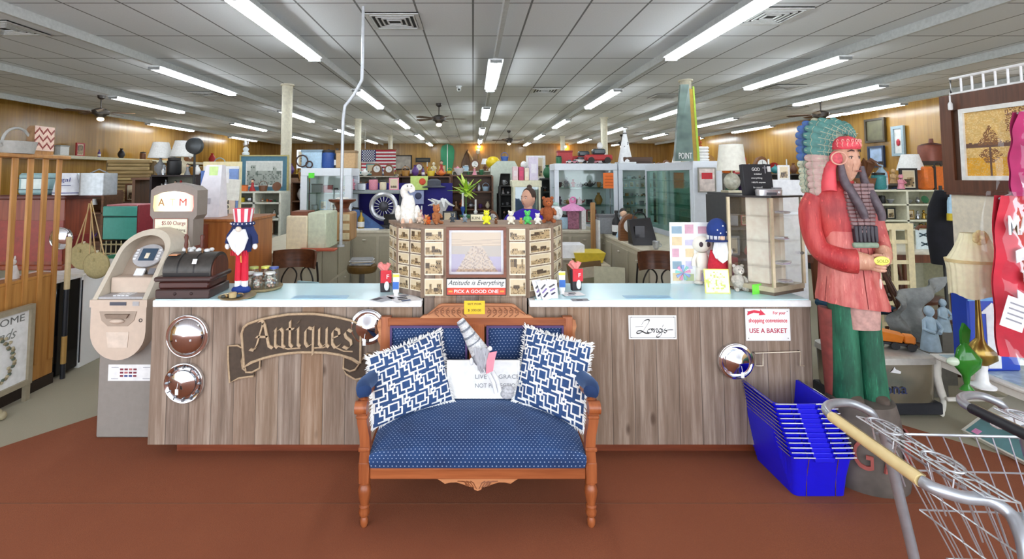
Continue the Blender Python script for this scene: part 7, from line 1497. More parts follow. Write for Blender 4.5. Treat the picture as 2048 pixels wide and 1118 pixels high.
shelf('black wire shelf with figurines above the lit cash machine sign', 'the black wire shelf', X_(300, 6.6), X_(392, 6.6), 6.6, [.1, .9, at(340, 380, 6.6).z, at(340, 350, 6.6).z], .35, '#2a1d1e', 21, kinds=['figurine', 'bottle', 'vase', 'doll', 'jar'], cols=['black', 'grey', 'red', 'amber', 'white', 'silver'], back='#8d8a7a', hcap=.26)
for px, py, h, c, lab in ((318, 348, .5, 'grey', 'lamp with white and grey flared shade over the wire shelf'), (362, 345, .5, 'cream', 'lamp with broad pale blue-white shade beside the dark pan')): put('lamp', c, (X_(px, 7.1), 7.1, at(px, py, 7.1).z-.05), h, lab)
T = thing('lamp_table', 'plain brown table holding the two shaded lamps', 'table', (X_(335, 7.1), 7.1, 0)); zz = at(340, 345, 7.1).z-.06; zz = at(318, 348, 7.1).z-.052; MB().box(-.45, .45, -.12, .3, zz-.03, zz).build('tabletop', WOOD('#7a4e2c', '#4a2c16', 0), T)
for sx in (-1, 1): MB().box(sx*.42-.02, sx*.42+.02, -.1, .28, 0, zz-.03).build('leg', WOOD('#7a4e2c', '#4a2c16', 2), T)
# rustic stacked board wall and little picture
T = thing('board_screen', 'rustic screen of stacked bark boards left of the lamps', 'screen', (X_(205, 8.2), 8.2, 0)); w = X_(302, 8.2)-X_(205, 8.2); z0, z1 = at(250, 410, 8.2).z, at(250, 322, 8.2).z; mb = MB(); r = random.Random(4); z = z0
while z < z1: hh = r.uniform(.045, .09); mb.box(r.uniform(0, .08), w-r.uniform(0, .08), -r.uniform(0, .05), .05, z, z+hh*.9, r.randint(0, 1), .01); z += hh
mb.build('bark_boards', [WOOD('#c9b07c', '#7d6238', 0), WOOD('#b59a66', '#6b5230', 0)], T, smooth=0); MB().box(0, w, .05, .1, 0, z1).build('backing', M('#6b5634'), T)
T = put('frame', 'brown', (X_(265, 7.6), 7.6, at(265, 403, 7.6).z), .27, 'small dark framed picture in front of the bark board screen'); zz = T.location.z
T = thing('plant_stand', 'brown stand under the small dark framed picture', 'stand', (X_(265, 7.6), 7.6, 0)); MB().box(-.25, .25, -.15, .15, zz-.03, zz-.001).build('top', M('#5a4030'), T); MB().cyl((0, 0, 0), (0, 0, zz-.03), .04).build('post', M('#5a4030'), T)
# goods along the ledge of the left wall
rng = random.Random(31); ky = [11.2, 12.4, 13.0, 13.6, 14.3, 15.2, 16.2, 17.4, 18.8, 20.5]
for k, (y, kd, c, h) in enumerate(zip(ky, ['cup', 'box', 'box', 'frame', 'bottle', 'vase', 'jar', 'basket', 'clock', 'vase'], ['white', 'pale blue', 'white', 'red', 'purple', 'black', 'brown', 'tan', 'orange', 'red'], [.2, .3, .26, .36, .22, .3, .25, .4, .4, .4])): put(kd, c, (XL+.25, y, 2.201), h, '%s %s, %s along the left wall ledge' % (c, kd, OR[k]), 'goods on the left wall ledge', pi/2)
# shelf runs against the left wall and in the aisles
for k, (pa, pb, Y, top, s_) in enumerate(((195, 300, 9.6, 1.55, 51), (300, 420, 10.5, 1.65, 52), (380, 480, 12.5, 1.75, 53), (110, 205, 7.0, 1.45, 54))):
    shelf('long wooden stock shelf, %s, in the left aisles' % ['behind the bark screen', 'behind the wire shelf', 'far behind the white cover', 'behind the red-brown cabinet'][k], 'left shelf %s' % ['behind bark screen', 'behind wire shelf', 'behind white cover', 'behind red cabinet'][k], X_(pa, Y), X_(pb, Y), Y, [.3, .75, 1.15, top], .4, 'wood', s_)
# top of the left white display case
cx0, cx1 = X_(600, 6.9), X_(702, 6.9)
for px, kd, c, h, lab in ((606, 'frame', 'silver', .26, 'silver framed picture on the left white case'), (624, 'box', 'pale blue', .26, 'pale blue and white gift box on the left white case'), (655, 'jar', 'blue', .27, 'blue and white lidded jar on the left white case'), (672, 'bottle', 'black', .28, 'black bottle on the left white case'), (692, 'box', 'tan', .25, 'tan carton at the right end of the left white case')): put(kd, c, (X_(px, 7.1), 7.12, zl+.001), h, lab)
T = thing('scroll_bracket', 'dark scroll iron bracket on the left corner of the white case', 'bracket', (X_(595, 6.85), 7.0, zl)); MB().torus(0, 0, .1, .08, .01, 'y').build('scroll', M('#3a2420'), T); MB().torus(.1, 0, .05, .045, .01, 'y').build('small_scroll', M('#3a2420'), T)
# wall flag
za, zb = at(757, 343, 19.0).z, at(757, 300, 19.0).z; xa, xb = X_(722, 19.0), X_(791, 19.0); T = thing('flag', 'large American flag hanging between the two far cream columns', 'flag', (xa, 19.0, za)); w, h = xb-xa, zb-za
mb = MB()
for k in range(13): 
    for s_ in range(12): x0, x1 = w*s_/12, w*(s_+1)/12; mb.add([(x0, .03*sin(s_), h*k/13), (x1, .03*sin(s_+1), h*k/13), (x1, .03*sin(s_+1), h*(k+1)/13), (x0, .03*sin(s_), h*(k+1)/13)], [(0, 1, 2, 3)], k % 2)
mb.build('stripes', [M('#b0243a', .8), M('#ecebe9', .8)], T, smooth=0); MB().box(0, w*.42, -.045, -.04, h*6/13, h).build('canton', M('#232c5e', .8), T); mb = MB()
for i in range(9):
    for j in range(6 if i % 2 == 0 else 5): mb.at(w*.42*(j+.6+(.5 if i % 2 else 0))/6.3, -.05, h*(6/13+7/13*(i+.6)/9.3)).prism([(.028*(1 if q % 2 else .42)*cos(pi/2+q*pi/5), .028*(1 if q % 2 == 0 else .42)*sin(pi/2+q*pi/5)) for q in range(10)], 0, .003)
mb.build('stars', M('#f0f0f0'), T, smooth=0); MB().cyl((-.05, .0, h+.02), (w+.05, .0, h+.02), .02).build('rod', M('#8a6a3a'), T); mb = MB()
for s_ in (.1, .9): mb = MB(); mb.cyl((w*s_, 0, h), (w*s_, 0, CE-za), .008); mb.build('cord', M('#bdbdb8'), T)
# back wall decorations
def wallart(name, lab, cat, px, py, build, Y=None): p = at(px, py, Y or YB-.02); T = thing(name, lab, cat, p); build(T); return T
def surf(T): g_ = M('#1c8a5c', .35); MB().prism([(-.22, -.8), (.22, -.8), (.36, -.1), (.38, .35), (.3, .6), (0, .72), (-.3, .6), (-.38, .35), (-.36, -.1)], -.06, 0).build('board', g_, T, smooth=0); MB().box(-.02, .02, -.07, -.06, -.78, .68).build('stringer', M('#e8f0ea'), T)
wallart('surfboard', 'green surfboard with a white stripe on the far back wall', 'surfboard', 895, 314, surf)
def fr2(c): return lambda T: (MB().frame(-.6, .6, -.4, .4, .06, -.05, 0).build('frame', M('#241c18'), T), MB().box(-.54, .54, -.02, 0, -.34, .34).build('print', M(c, .3, 0, .5, 3), T))
wallart('framed_print', 'dark framed picture reflecting lights right of the flag', 'picture', 802, 325, fr2('#8f8880')); 
wallart('name_board', 'small dark sign on the back wall left of the surfboard', 'sign', 846, 320, lambda T: (MB().box(-.4, .4, -.05, 0, -.12, .12).build('board', M('#1d1a16'), T), MB().box(-.3, .3, -.055, -.05, -.04, .04).build('faint_line', M('#4a463c'), T)))
wallart('deer_mount', 'brown driftwood mount on the back wall right of the surfboard', 'wall mount', 932, 325, lambda T: (MB().sloft([(0, -.1, -.6, .3, .1), (0, -.1, 0, .25, .15), (.05, -.1, .5, .1, .1), (.1, -.1, .7, .03, .03)]).build('driftwood', WOOD('#6b4a2c', '#3d2816', 2), T), MB().tube([(.1, -.2, .6), (.35, -.2, .2), (.4, -.2, -.1)], .04).build('pale_branch', M('#d0b080'), T)))
wallart('wall_sconce', 'white bird-like sconce on the back wall under the middle lights', 'sconce', 956, 308, lambda T: (MB().ball(0, -.12, .12, .12, .1, .14).build('bird', M('#efe9dc'), T), MB().tube([(0, -.1, 0), (.03, -.12, -.3)], .04).build('perch', M('#a07a3a'), T)))
for px, lab in ((958, 'bright wall washer lamp at the top of the back wall, middle'), (1130, 'bright wall washer lamp at the top of the back wall, right')):
    p = at(px, 292, YB-.1); T = thing('wall_light', lab, 'wall light', (p.x, YB-.15, 3.3)); MB().lathe([(.1, 0), (.05, .1)]).build('shade', M('#cfcfca'), T); MB().ball(0, 0, -.03, .07).build('bulb', EMIT('#ffd79a', 60), T)
# rear staff counter things: purple backdrop, shelf, toys
pu = M('#221a78', .7, 0, .2, 4); zz = at(750, 380, 7.35).z
T = thing('purple_backdrop', 'deep purple cloth booth back behind the rear counter', 'backdrop', (X_(690, 7.6), 7.6, 0)); w = X_(905, 7.6)-X_(690, 7.6); MB().box(0, w, 0, .06, .0, at(780, 366, 7.6).z).build('cloth', pu, T); MB().box(0, .05, -.2, .0, .93, zz-.03).build('side_post', M('#5a5f64'), T)
T = thing('grey_shelf', 'grey edged shelf over the purple booth with toys on it', 'shelf', (X_(692, 7.2), 7.15, zz)); w = X_(800, 7.2)-X_(692, 7.2); MB().box(0, w, 0, .43, -.05, 0, b=.01).build('board', M('#8d9494', .5), T)
for k in range(2): MB().box(.02+k*(w-.08), .06+k*(w-.08), .35, .42, .93-zz, -.05).build('bracket', M('#5a5f64'), T)
fill(random.Random(8), X_(695, 7.2), X_(798, 7.2), 7.3, zz, .26, 'the grey shelf over the purple booth', ['box', 'figurine', 'doll', 'jar', 'frame', 'teapot'], ['white', 'cream', 'red', 'pink', 'silver', 'black'])
T = thing('wheel_cover', 'silver wire spoked wheel cover against the purple booth', 'wheel cover', (X_(767, 7.0), 7.02, .945)); zc2 = at(767, 413, 7.0).z-.945; c_ = M('#c4c6ca', .3, .6); MB().torus(0, 0, zc2, .17, .035, 'y', n=32).build('rim', c_, T); MB().ball(0, 0, zc2, .07, .04, .07).build('hub', M('#4a4a50', .4, .5), T); mb = MB()
for k in range(16): a_ = k*pi/8; mb.cyl((.06*cos(a_), 0, zc2+.06*sin(a_)), (.16*cos(a_), 0, zc2+.16*sin(a_)), .006, n=5)
mb.build('spokes', c_, T); MB().box(-.1, .1, -.05, .06, 0, .03).build('foot', M('#2b2b30'), T)
T = thing('folded_jeans', 'crumpled blue denim heap on the rear counter', 'jeans', (X_(733, 6.95), 6.95, .931)); MB().sloft([(0, 0, 0, .26, .12), (-.05, 0, .08, .2, .1), (-.12, 0, .2, .1, .07), (-.15, 0, .26, .04, .04)]).build('denim', M('#45608c', .9, 0, .2, 20, .005), T); MB().box(-.1, .2, -.18, -.1, .0, .02).build('paper', M('#e9e9ea'), T)
put('bottle', 'brass', (X_(722, 6.8), 6.82, .931), .26, 'tall olive brass bottle on the rear counter by the denim'); put('jar', 'blue', (X_(706, 7.1), 7.05, .931), .3, 'blue plastic jar beside the purple booth post')
T = thing('monitor', 'black flat monitor lying low at the right of the purple booth', 'monitor', (X_(785, 6.9), 6.95, .931), -.3); MB().box(-.14, .14, 0, .02, .03, .2).build('screen', M('#17181c', .2), T); MB().box(-.06, .06, -.03, .08, 0, .02).build('foot', M('#17181c'), T)
# toys and plants behind the kiosk on the rear counter
fill(random.Random(61), X_(800, 7.0), X_(1000, 7.0), 6.95, .931, .3, 'the rear counter behind the plush toys', ['figurine', 'doll', 'vase', 'basket', 'frame', 'jar', 'box'], ['pink', 'white', 'black', 'green', 'grey', 'tan', 'silver', 'orange'], gap=.01, maxn=15)
fill(random.Random(62), X_(800, 7.2), X_(1000, 7.2), 7.2, .931, .52, 'back row behind the plush toys', ['vase', 'lamp', 'plant', 'doll', 'clock', 'candlestick', 'frame', 'basket'], CM, gap=.005, maxn=15)
shelf('cluttered dark shelf of toys behind the rear counter, left part', 'the dark toy shelf', X_(795, 8.2), X_(900, 8.2), 8.2, [.2, .75, 1.1, 1.38, at(850, 352, 8.2).z], .4, 'wood', 71, hcap=.25)
shelf('cluttered dark shelf with plants behind the rear counter, right part', 'the dark plant shelf', X_(903, 8.5), X_(985, 8.5), 8.5, [.2, .75, 1.1, 1.4, at(950, 350, 8.5).z], .4, 'wood', 72, hcap=.26)
T = thing('hanging_plant', 'bright lime green leafy plant behind the kiosk', 'plant', (X_(932, 7.2), 7.2, .931)); zz = at(932, 370, 7.2).z-.931; MB().lathe([(.06, 0), (.09, .16), (.1, .17)]).build('pot', M('#5f9a6c'), T); MB().cyl((0, 0, .15), (0, 0, zz-.05), .012).build('stem', M('#4a6a2c'), T); r = random.Random(6)
for k in range(22): a_ = k*.9; l_ = r.uniform(.18, .3); mb = MB(); mb.sloft([(0, 0, 0, .02, .006), (0, 0, l_*.4, .035, .006), (0, 0, l_, .003, .003)], n=8); o = mb.build('leaf', M(r.choice(['#b7dc3c', '#8cc03a', '#d4ec70']), .5), T); o.location = (0, 0, zz-.1+r.uniform(-.06, .06)); o.rotation_euler = (r.uniform(.6, 2.2), 0, a_)
T = thing('felt_hat', 'dark grey wide brimmed hat hanging at the purple booth', 'hat', (X_(868, 7.5), 7.5, at(868, 375, 7.5).z)); MB().lathe([(.17, 0), (.18, .01), (.1, .03), (.1, .1), (.05, .13)], n=20).build('hat', M('#50535c', .9), T); MB().cyl((0, .02, .06), (0, .1, .06), .01).build('peg', M('#333333'), T)
for px, pa, pb, c, lab in ((838, 352, 380, '#c6dc7a', 'flower print box art standing above the purple booth'), (830, 381, 408, '#9aa4c8', 'blue grey silhouette picture under the flower print')):
    Y_ = 7.5; T = thing('wall_art', lab, 'picture', (X_(px, Y_), Y_, at(px, pb, Y_).z)); hh = at(px, pa, Y_).z-at(px, pb, Y_).z; MB().box(-.13, .13, 0, .03, 0, hh).build('panel', M(c), T); MB().ball(.05, -.01, hh*.6, .05, .012, .05).build('motif', M('#d9502c' if pa < 370 else '#39405c'), T); MB().cyl((0, .03, hh*.5), (0, .1, hh*.5), .01).build('bracket', M('#333333'), T)
# light grey arch cabinet, cream stand behind the person, gift boxes
T = thing('arched_cabinet', 'pale green-grey cut corner cabinet left of the cream stand', 'cabinet', (X_(982, 8.9), 8.9, 0)); zz = at(1000, 322, 8.9).z; w = X_(1030, 8.9)-X_(982, 8.9); z_o = at(1000, 347, 8.9).z; cg = M('#c9d2c4', .5); MB().prism([(0, z_o-.35), (.12, z_o-.35), (.17, z_o), (w, z_o), (w+.05, zz-.1), (w, zz), (.12, zz), (0, zz-.1)], 0, .4).build('hood', cg, T, smooth=0); MB().box(0, .1, 0, .4, 0, z_o-.35).build('side', cg, T); MB().box(w-.08, w, 0, .4, 0, z_o).build('side', cg, T); MB().box(.1, w-.08, .36, .4, 0, z_o).build('back_panel', M('#4a4640'), T)
put('basket', 'blue', (T.location.x+w*.6, 9.1, zz+.001), .16, 'blue bucket-like basket on the pale arched cabinet'); tag(MB().at(X_(986, 9.7), 9.7, at(986, 325, 9.7).z).ball(0, 0, 0, .14, .1, .12).build('yellow_helmet', M('#e8c820', .3)), 'yellow helmet left of the pale arched cabinet', 'helmet'); T = thing('helmet_stand', 'thin dark stand holding up the yellow helmet', 'stand', (X_(986, 9.7), 9.7, 0)); MB().cyl((0, 0, 0), (0, 0, at(986, 325, 9.7).z-.1), .02).build('post', M('#333333'), T); MB().lathe([(.12, 0), (.12, .02)]).build('foot', M('#333333'), T)
Y_ = 7.7; T = thing('cream_stand', 'cream framed glass stand right behind the person', 'display stand', (X_(1024, Y_), Y_, 0)); w = X_(1084, Y_)-X_(1024, Y_); z1 = at(1050, 361, Y_).z; z0 = at(1050, 374, Y_).z; cr2 = M('#e9e4c6', .5); MB().box(0, w, 0, .4, z0, z1, b=.006).build('top', cr2, T); MB().box(0, w, 0, .4, 0, .9).build('base', cr2, T)
for x in (.02, w-.05): MB().box(x, x+.03, 0, .03, .9, z0).build('post', cr2, T); MB().box(x, x+.03, .37, .4, .9, z0).build('post', cr2, T)
MB().box(.05, w-.05, .005, .01, .9, z0).build('glass_pane', GLASS('#dce8ea', .12), T); MB().box(.05, w-.05, .38, .39, .9, z0).build('back_panel', M('#7d8c98'), T)
for k, (px, ww, pa, c, lab) in enumerate(((1031, 11, 333, '#eecfd0', 'pale pink box, first on the cream stand'), (1043, 10, 334, '#c9486c', 'deep rose box, second on the cream stand'), (1054, 9, 336, '#f0d9c4', 'peach box, third on the cream stand'), (1068, 18, 313, '#ddd2e4', 'tall lilac box, rightmost on the cream stand'))):
    T = thing('gift_box', lab, 'box', (X_(px, Y_+.05), Y_+.05, z1+.001)); hh = at(px, pa, Y_).z-z1; w_ = ww*Y_/2000; MB().box(-w_, w_, 0, .15, 0, hh, b=.005).build('box', M(c, .5, 0, .1, 20), T); MB().box(-w_*.6, w_*.6, -.003, 0, hh*.3, hh*.7).build('label', M(hsc(c, 1.1)), T)
T = put('frame', 'white', (X_(1072, 8.8), 8.8, at(1072, 325, 8.8).z-.3), .42, 'white framed lilac picture behind the gift boxes'); T = thing('picture_stand', 'brown stand behind the gift boxes holding the white frame', 'stand', (X_(1072, 8.8), 8.8, 0)); MB().box(-.2, .2, -.1, .2, 0, at(1072, 325, 8.8).z-.301).build('box', WOOD('#6a4426', '#3d2614', 2), T); MB().box(-.22, .22, -.12, .22, 0, .08).build('plinth', M('#3a281a'), T)
put('figurine', 'white', (X_(1048, 8.4), 8.4, z1-.1), .42, 'white hooded figurine behind the rose gift box', None)
T = thing('figurine_column', 'red wooden column under the hooded figurine', 'column', (X_(1048, 8.4), 8.4, 0)); MB().box(-.1, .1, -.08, .12, 0, z1-.101).build('shaft', WOOD('#7a2c1c', '#4a160e', 2), T); MB().box(-.12, .12, -.1, .14, 0, .1).build('base', M('#4a160e'), T)
shelf('narrow dark shelf of silver trinkets left of the person', 'narrow shelf left of person', X_(1000, 8.6), X_(1024, 8.6), 8.6, [.3, .9, 1.15, 1.35, 1.5], .3, '#30302e', 75, kinds=['figurine', 'clock', 'cup', 'doll'], cols=['silver', 'white', 'grey', 'black'])
shelf('dark green shelf between the cream stand and white cabinets', 'dark shelf by cream stand', X_(1084, 8.4), X_(1110, 8.4), 8.4, [.3, .8, 1.1, 1.4, 1.62], .3, '#283028', 76, kinds=['plant', 'basket', 'vase', 'figurine'], cols=['green', 'white', 'black', 'silver'])
# items inside and on the white display cases
for (tup, where), seed in zip(CASES, (81, 82, 83)):
    T, x0, y0, w, d, z0, z1_, ns, rz = tup; rng = random.Random(seed)
    for k in range(ns):
        z = z0+k*(z1_-z0)/ns+.006; fill(rng, x0+.08, x0+w-.08, y0+d*.55, z, (z1_-z0)/ns*.8, ('%s level of the ' % ['bottom', 'second', 'third', 'fourth', 'fifth', 'sixth'][k])+where, ['toy_car', 'box', 'frame', 'figurine', 'cup', 'teapot', 'vase'] if 'middle' not in where else ['frame', 'toy_car', 'box', 'cup'], ['silver', 'grey', 'white', 'black', 'red', 'pale blue', 'amber'], gap=.015)
for k, (px, kd, c, h, lab) in enumerate(((1118, 'jar', 'green', .12, 'small green jar at the left end of the white cabinets'), (1133, 'box', 'red', .2, 'dark red box on the left of the white cabinets'), (1175, 'toy_car', 'red', .2, 'big red toy truck on top of the white cabinets'), (1197, 'toy_car', 'red', .22, 'red toy fire engine right of the big truck on the white cabinets'), (1165, 'toy_car', 'white', .11, 'white and red toy car in front of the truck on the white cabinets'), (1210, 'figurine', 'white', .34, 'white pointed figurine beside the toy fire engine'))): put(kd, c, (X_(px, 7.5), 7.48+.14*(k % 3), zt_+.001), h, lab)
for k, px in enumerate((1140, 1150, 1182, 1192)): put('toy_car', 'pink' if k % 2 else 'white', (X_(px, 7.42), 7.44, zt_+.001), .055, 'tiny %s toy car, %s in the row along the cabinet front' % ('pink' if k % 2 else 'white', OR[k]), 'tiny toy cars on the white cabinets')
T = thing('traffic_cone', 'tall white cone with black script on the white cabinets', 'cone', (X_(1256, 7.5), 7.6, zt_+.001)); hh = at(1256, 257, 7.5).z-zt_; MB().lathe([(.11, .02), (.02, hh*.93), (.015, hh)], n=24).build('cone', M('#e8ebee', .5), T); MB().box(-.13, .13, -.12, .12, 0, .025, b=.005).build('base', M('#d9dcde'), T); MB().lathe([(.03, hh*.86), (.028, hh*.89)], n=20, cap=False).build('dark_ring', M('#26262a'), T); mb = MB()
for s_ in ((-.02, .25, .02, .38), (.0, .38, -.03, .5), (-.01, .5, .03, .62)): mb.tube([(s_[0], -.1+s_[1]*.09, s_[1]*hh), ((s_[0]+s_[2])/2+.02, -.1+(s_[1]+s_[3])*.045, (s_[1]+s_[3])/2*hh), (s_[2], -.1+s_[3]*.09, s_[3]*hh)], .006)
mb.build('black_script', M('#2a2a30'), T)
T = thing('wooden_tray', 'long dark brown wooden tray on the white cabinets right of the cone', 'tray', (X_(1290, 7.3), 7.5, zt_+.001)); MB().box(-.24, .2, 0, .2, 0, .1, b=.01).build('tray', WOOD('#5a3a24', '#2e1c10', 0), T); MB().box(-.2, .16, -.006, 0, .02, .03).build('groove', M('#24160c'), T)
# leaning poster panel with green edge on the end cabinet
T = thing('leaning_poster', 'tall dark photographic panel with lime edge leaning on the end cabinet', 'poster', (X_(1375, 5.75), 5.76, z2)); za = at(1380, 170, 5.9).z-z2; mb = MB(); mb.loft([[(-.14, -.03, 0), (.06, -.06, 0), (.06, .0, 0), (-.14, .03, 0)], [(-.0, .1, za), (.1, .1, za), (.1, .14, za), (-.0, .14, za)]]); mb.build('panel', M('#55655f', .25, 0, .6, 5), T, smooth=0); mb = MB(); mb.loft([[(.062, -.05, 0), (.13, .0, 0), (.13, .03, 0), (.062, .0, 0)], [(.101, .1, za-.05), (.15, .12, za-.05), (.15, .14, za-.05), (.101, .13, za-.05)]]); mb.build('wooden_edge', M('#a98a3c', .5), T, smooth=0); mb = MB(); mb.loft([[(.132, .0, 0), (.16, .0, 0), (.16, .03, 0), (.132, .03, 0)], [(.151, .12, za-.02), (.17, .12, za-.02), (.17, .14, za-.02), (.151, .14, za-.02)]]); mb.build('lime_edge', M('#9ab83a', .5), T, smooth=0)
txt('POINT', T, -.03, -.055, .06, .15, .07, M('#e9e9e6'), depth=.004)
# towels with a toy bear, white lamp
T = thing('folded_towels', 'stack of folded white towels on the end cabinet', 'towels', (X_(1411, 5.75), 5.9, z2+.001))
for k in range(5): MB().box(-.1, .1, -.08, .1, k*.035, k*.035+.032, b=.015).build('towel', M('#efece8', .95), T)
plush('brown plush bear lying on the folded white towels', 'teddy bear', (X_(1411, 5.75), 5.9, z2+.177), .13, '#a3502c')
T = thing('table_lamp', 'glass table lamp with big cream drum shade behind the black plaque', 'lamp', (X_(1465, 4.6), 4.6, at(1465, 385, 4.6).z)); lz = T.location.z; mb = MB(); mb.lathe([(.125, .2), (.1, .44)], n=28, cap=False); mb.build('lamp_shade', M('#efebdc', .8), T); MB().ball(0, 0, .1, .07, .07, .08).build('glass_body', M('#a9a898', .1, 0, .3, 30), T); MB().cyl((0, 0, .15), (0, 0, .42), .008).build('stem', M('#b8a878', .3, .6), T); MB().box(-.07, .07, -.07, .07, 0, .02).build('foot', M('#b5ac90', .3, .3), T)
shelf('black and white stand of frames and grey ware behind the plush toys on the right', 'stand behind clear display case', X_(1410, 4.9), X_(1475, 4.9), 4.45, [.5, .93, 1.2, lz-.001], .4, '#3c3c3e', 91, kinds=['frame', 'box', 'vase'], cols=['black', 'grey', 'silver', 'red', 'cream'], rows=[1, 2])
T = thing('framed_print', 'framed red pickup car pictures leaning on the white end panel', 'picture', (X_(1419, 5.6), 5.64, at(1419, 385, 5.6).z)); MB().frame(-.1, .1, 0, .28, .012, 0, .02).build('frame', M('#8d8a80'), T); MB().box(-.09, .09, .005, .012, .01, .27).build('print', M('#c9b8b0', .3, 0, .3, 14), T); MB().box(-.06, .06, 0, .006, .15, .22).build('red_car', M('#c02a34'), T)
# right: white box fridge, trinkets behind the display case
T = thing('white_appliance', 'plain white cabinet between the display case and the statue', 'cabinet', (X_(1548, 4.4), 4.4, 0)); zz = at(1570, 360, 4.4).z; MB().box(0, X_(1612, 4.4)-X_(1548, 4.4), 0, .5, .02, zz, b=.01).build('body', M('#e6eaef', .4), T); MB().box(0, .2, -.01, 0, zz-.3, zz-.28).build('handle', M('#b9bdc2', .3, .5), T)
fill(random.Random(95), X_(1546, 4.5), X_(1612, 4.5), 4.6, zz, .26, 'the plain white cabinet by the statue', ['figurine', 'vase', 'bottle', 'frame', 'candlestick'], ['white', 'yellow', 'pale blue', 'pink', 'amber'])
T = thing('wall_frame', 'small black framed letter picture high on the right behind the white lamp', 'picture', (XR-.03, 14.6, 2.35), -pi/2); MB().frame(-.3, .3, 0, .8, .05, -.03, 0).build('frame', M('#5a2018'), T); MB().box(-.25, .25, -.01, 0, .05, .75).build('print', M('#e8e4d8'), T)
# right wall pictures
for py0, py1, pxc, wpx, lab, fc, pc in ((237, 285, 1757, 45, 'dark framed document high on the right wall', '#3a3020', '#5d5a44'), (292, 335, 1757, 36, 'blue framed print under the dark document on the right wall', '#20304a', '#8ea2c0'), (252, 312, 1803, 28, 'pale blue framed print of a red goblet on the right wall', '#8fa3ac', '#e0e4da')):
    Y_ = XR/((pxc-946)/1000)*1.0; a, b = at(pxc, py1, Y_), at(pxc, py0, Y_); wy = wpx/1000*Y_*Y_/XR*.9; T = thing('framed_print', lab, 'picture', (XR-.03, Y_, a.z), -pi/2); h = b.z-a.z; MB().frame(-wy/2, wy/2, 0, h, h*.09, -.05, 0).build('frame', M(fc, .4), T); MB().box(-wy/2+.05, wy/2-.05, -.02, 0, h*.08, h*.92).build('print', M(pc, .4, 0, .35, 5), T)
    if 'goblet' in lab: MB().ball(0, -.03, h*.45, wy*.14, .02, h*.12).build('goblet', M('#b02838'), T)
# right shelf with silver ware, goods on top
shelf('cream open shelf of dishes behind the statue on the right', 'the cream dish shelf', X_(1738, 6.9), X_(1892, 6.9), 6.9, [.5, .93, at(1800, 440, 6.9).z, at(1800, 408, 6.9).z, at(1800, 380, 6.9).z], .4, '#e4e2cc', 101, kinds=['plate', 'vase', 'figurine', 'bowl', 'frame', 'jar', 'bottle'], cols=['silver', 'brass', 'cream', 'brown', 'grey', 'green', 'black'], uprights=3, back='#b5b29a', hcap=.3, rows=[1, 2, 3])
for px, kd, c, h, lab in ((1745, 'plant', 'brown', .5, 'brown and white dried arrangement on the cream dish shelf'), (1772, 'jar', 'teal', .25, 'teal lidded jar on top of the cream dish shelf'), (1778, 'bottle', 'pale blue', .4, 'tall pale blue bottle behind the teal jar'), (1800, 'figurine', 'pink', .22, 'small pink figurine on the cream dish shelf top'), (1815, 'frame', 'black', .3, 'black leaning frame on the cream dish shelf top'), (1838, 'lamp', 'grey', .5, 'grey shaded lamp on the cream dish shelf top'), (1862, 'figurine', 'cream', .33, 'cream cherub figurine on the cream dish shelf top'), (1875, 'suitcase', 'orange', .36, 'orange-red hat box case on the cream dish shelf top')): put(kd, c, (X_(px, 7.05), 7.02+.07*(px % 3), at(1800, 380, 6.9).z+.001), h, lab)
T = thing('wall_shelf', 'dark wooden wall shelf holding a copper boiler at right', 'shelf', (X_(1890, 7.4), 7.4, at(1890, 322, 7.4).z)); MB().box(-.35, .35, 0, .3, -.06, 0).build('board', M('#3c342e', .6), T); MB().box(-.33, -.28, .05, .3, -T.location.z, -.06).build('post', M('#6b4a2c'), T); MB().box(.28, .33, .05, .3, -T.location.z, -.06).build('post', M('#6b4a2c'), T)
T = thing('copper_boiler', 'brown copper lidded boiler with handle on the dark wall shelf', 'boiler', (X_(1890, 7.4)-.02, 7.55, at(1890, 322, 7.4).z+.001)); MB().sloft([(0, 0, 0, .15, .12, 3), (0, 0, .2, .16, .13, 3), (0, 0, .24, .15, .12, 3)], n=20).build('pot', M('#7d4434', .4, .3), T); MB().sloft([(0, 0, .24, .165, .135), (0, 0, .26, .12, .1), (0, 0, .28, .03, .03), (0, 0, .34, .025, .025)], n=20).build('lid', M('#6a3a2e', .4, .3), T)
put('lamp', 'silver', (X_(1922, 7.4), 7.5, at(1890, 322, 7.4).z+.001), .3, 'white glass lantern beside the copper boiler')
# aisle shelves deeper in the shop, so that the room is full of goods
AI = [(583, 712, 9.3, 1.55, 'left of flag'), (700, 800, 11.0, 1.66, 'below flag'), (640, 790, 14.5, 1.7, 'far left centre'), (800, 900, 12.0, 1.72, 'below surfboard'), (905, 1000, 13.5, 1.8, 'below wall sconce'), (1085, 1200, 11.5, 1.72, 'behind toy trucks'), (1200, 1330, 13.0, 1.75, 'behind white cone'), (1330, 1450, 10.0, 1.78, 'behind leaning poster'), (1450, 1620, 9.0, 1.7, 'behind black plaque'), (480, 580, 10.5, 1.62, 'behind village print'), (1620, 1760, 9.2, 1.55, 'behind statue'), (1760, 1930, 9.6, 1.5, 'behind dish shelf')]
for k, (pa, pb, Y, top, w_) in enumerate(AI): shelf('long aisle shelf crowded with goods %s' % w_, 'aisle shelf %s' % w_, X_(pa, Y), X_(pb, Y), Y, [.3, .85, 1.2, top], .45, ['wood', '#b9b6a6', '#5a564e'][k % 3], 200+k, uprights=3, hcap=.36, rows=[2, 3])
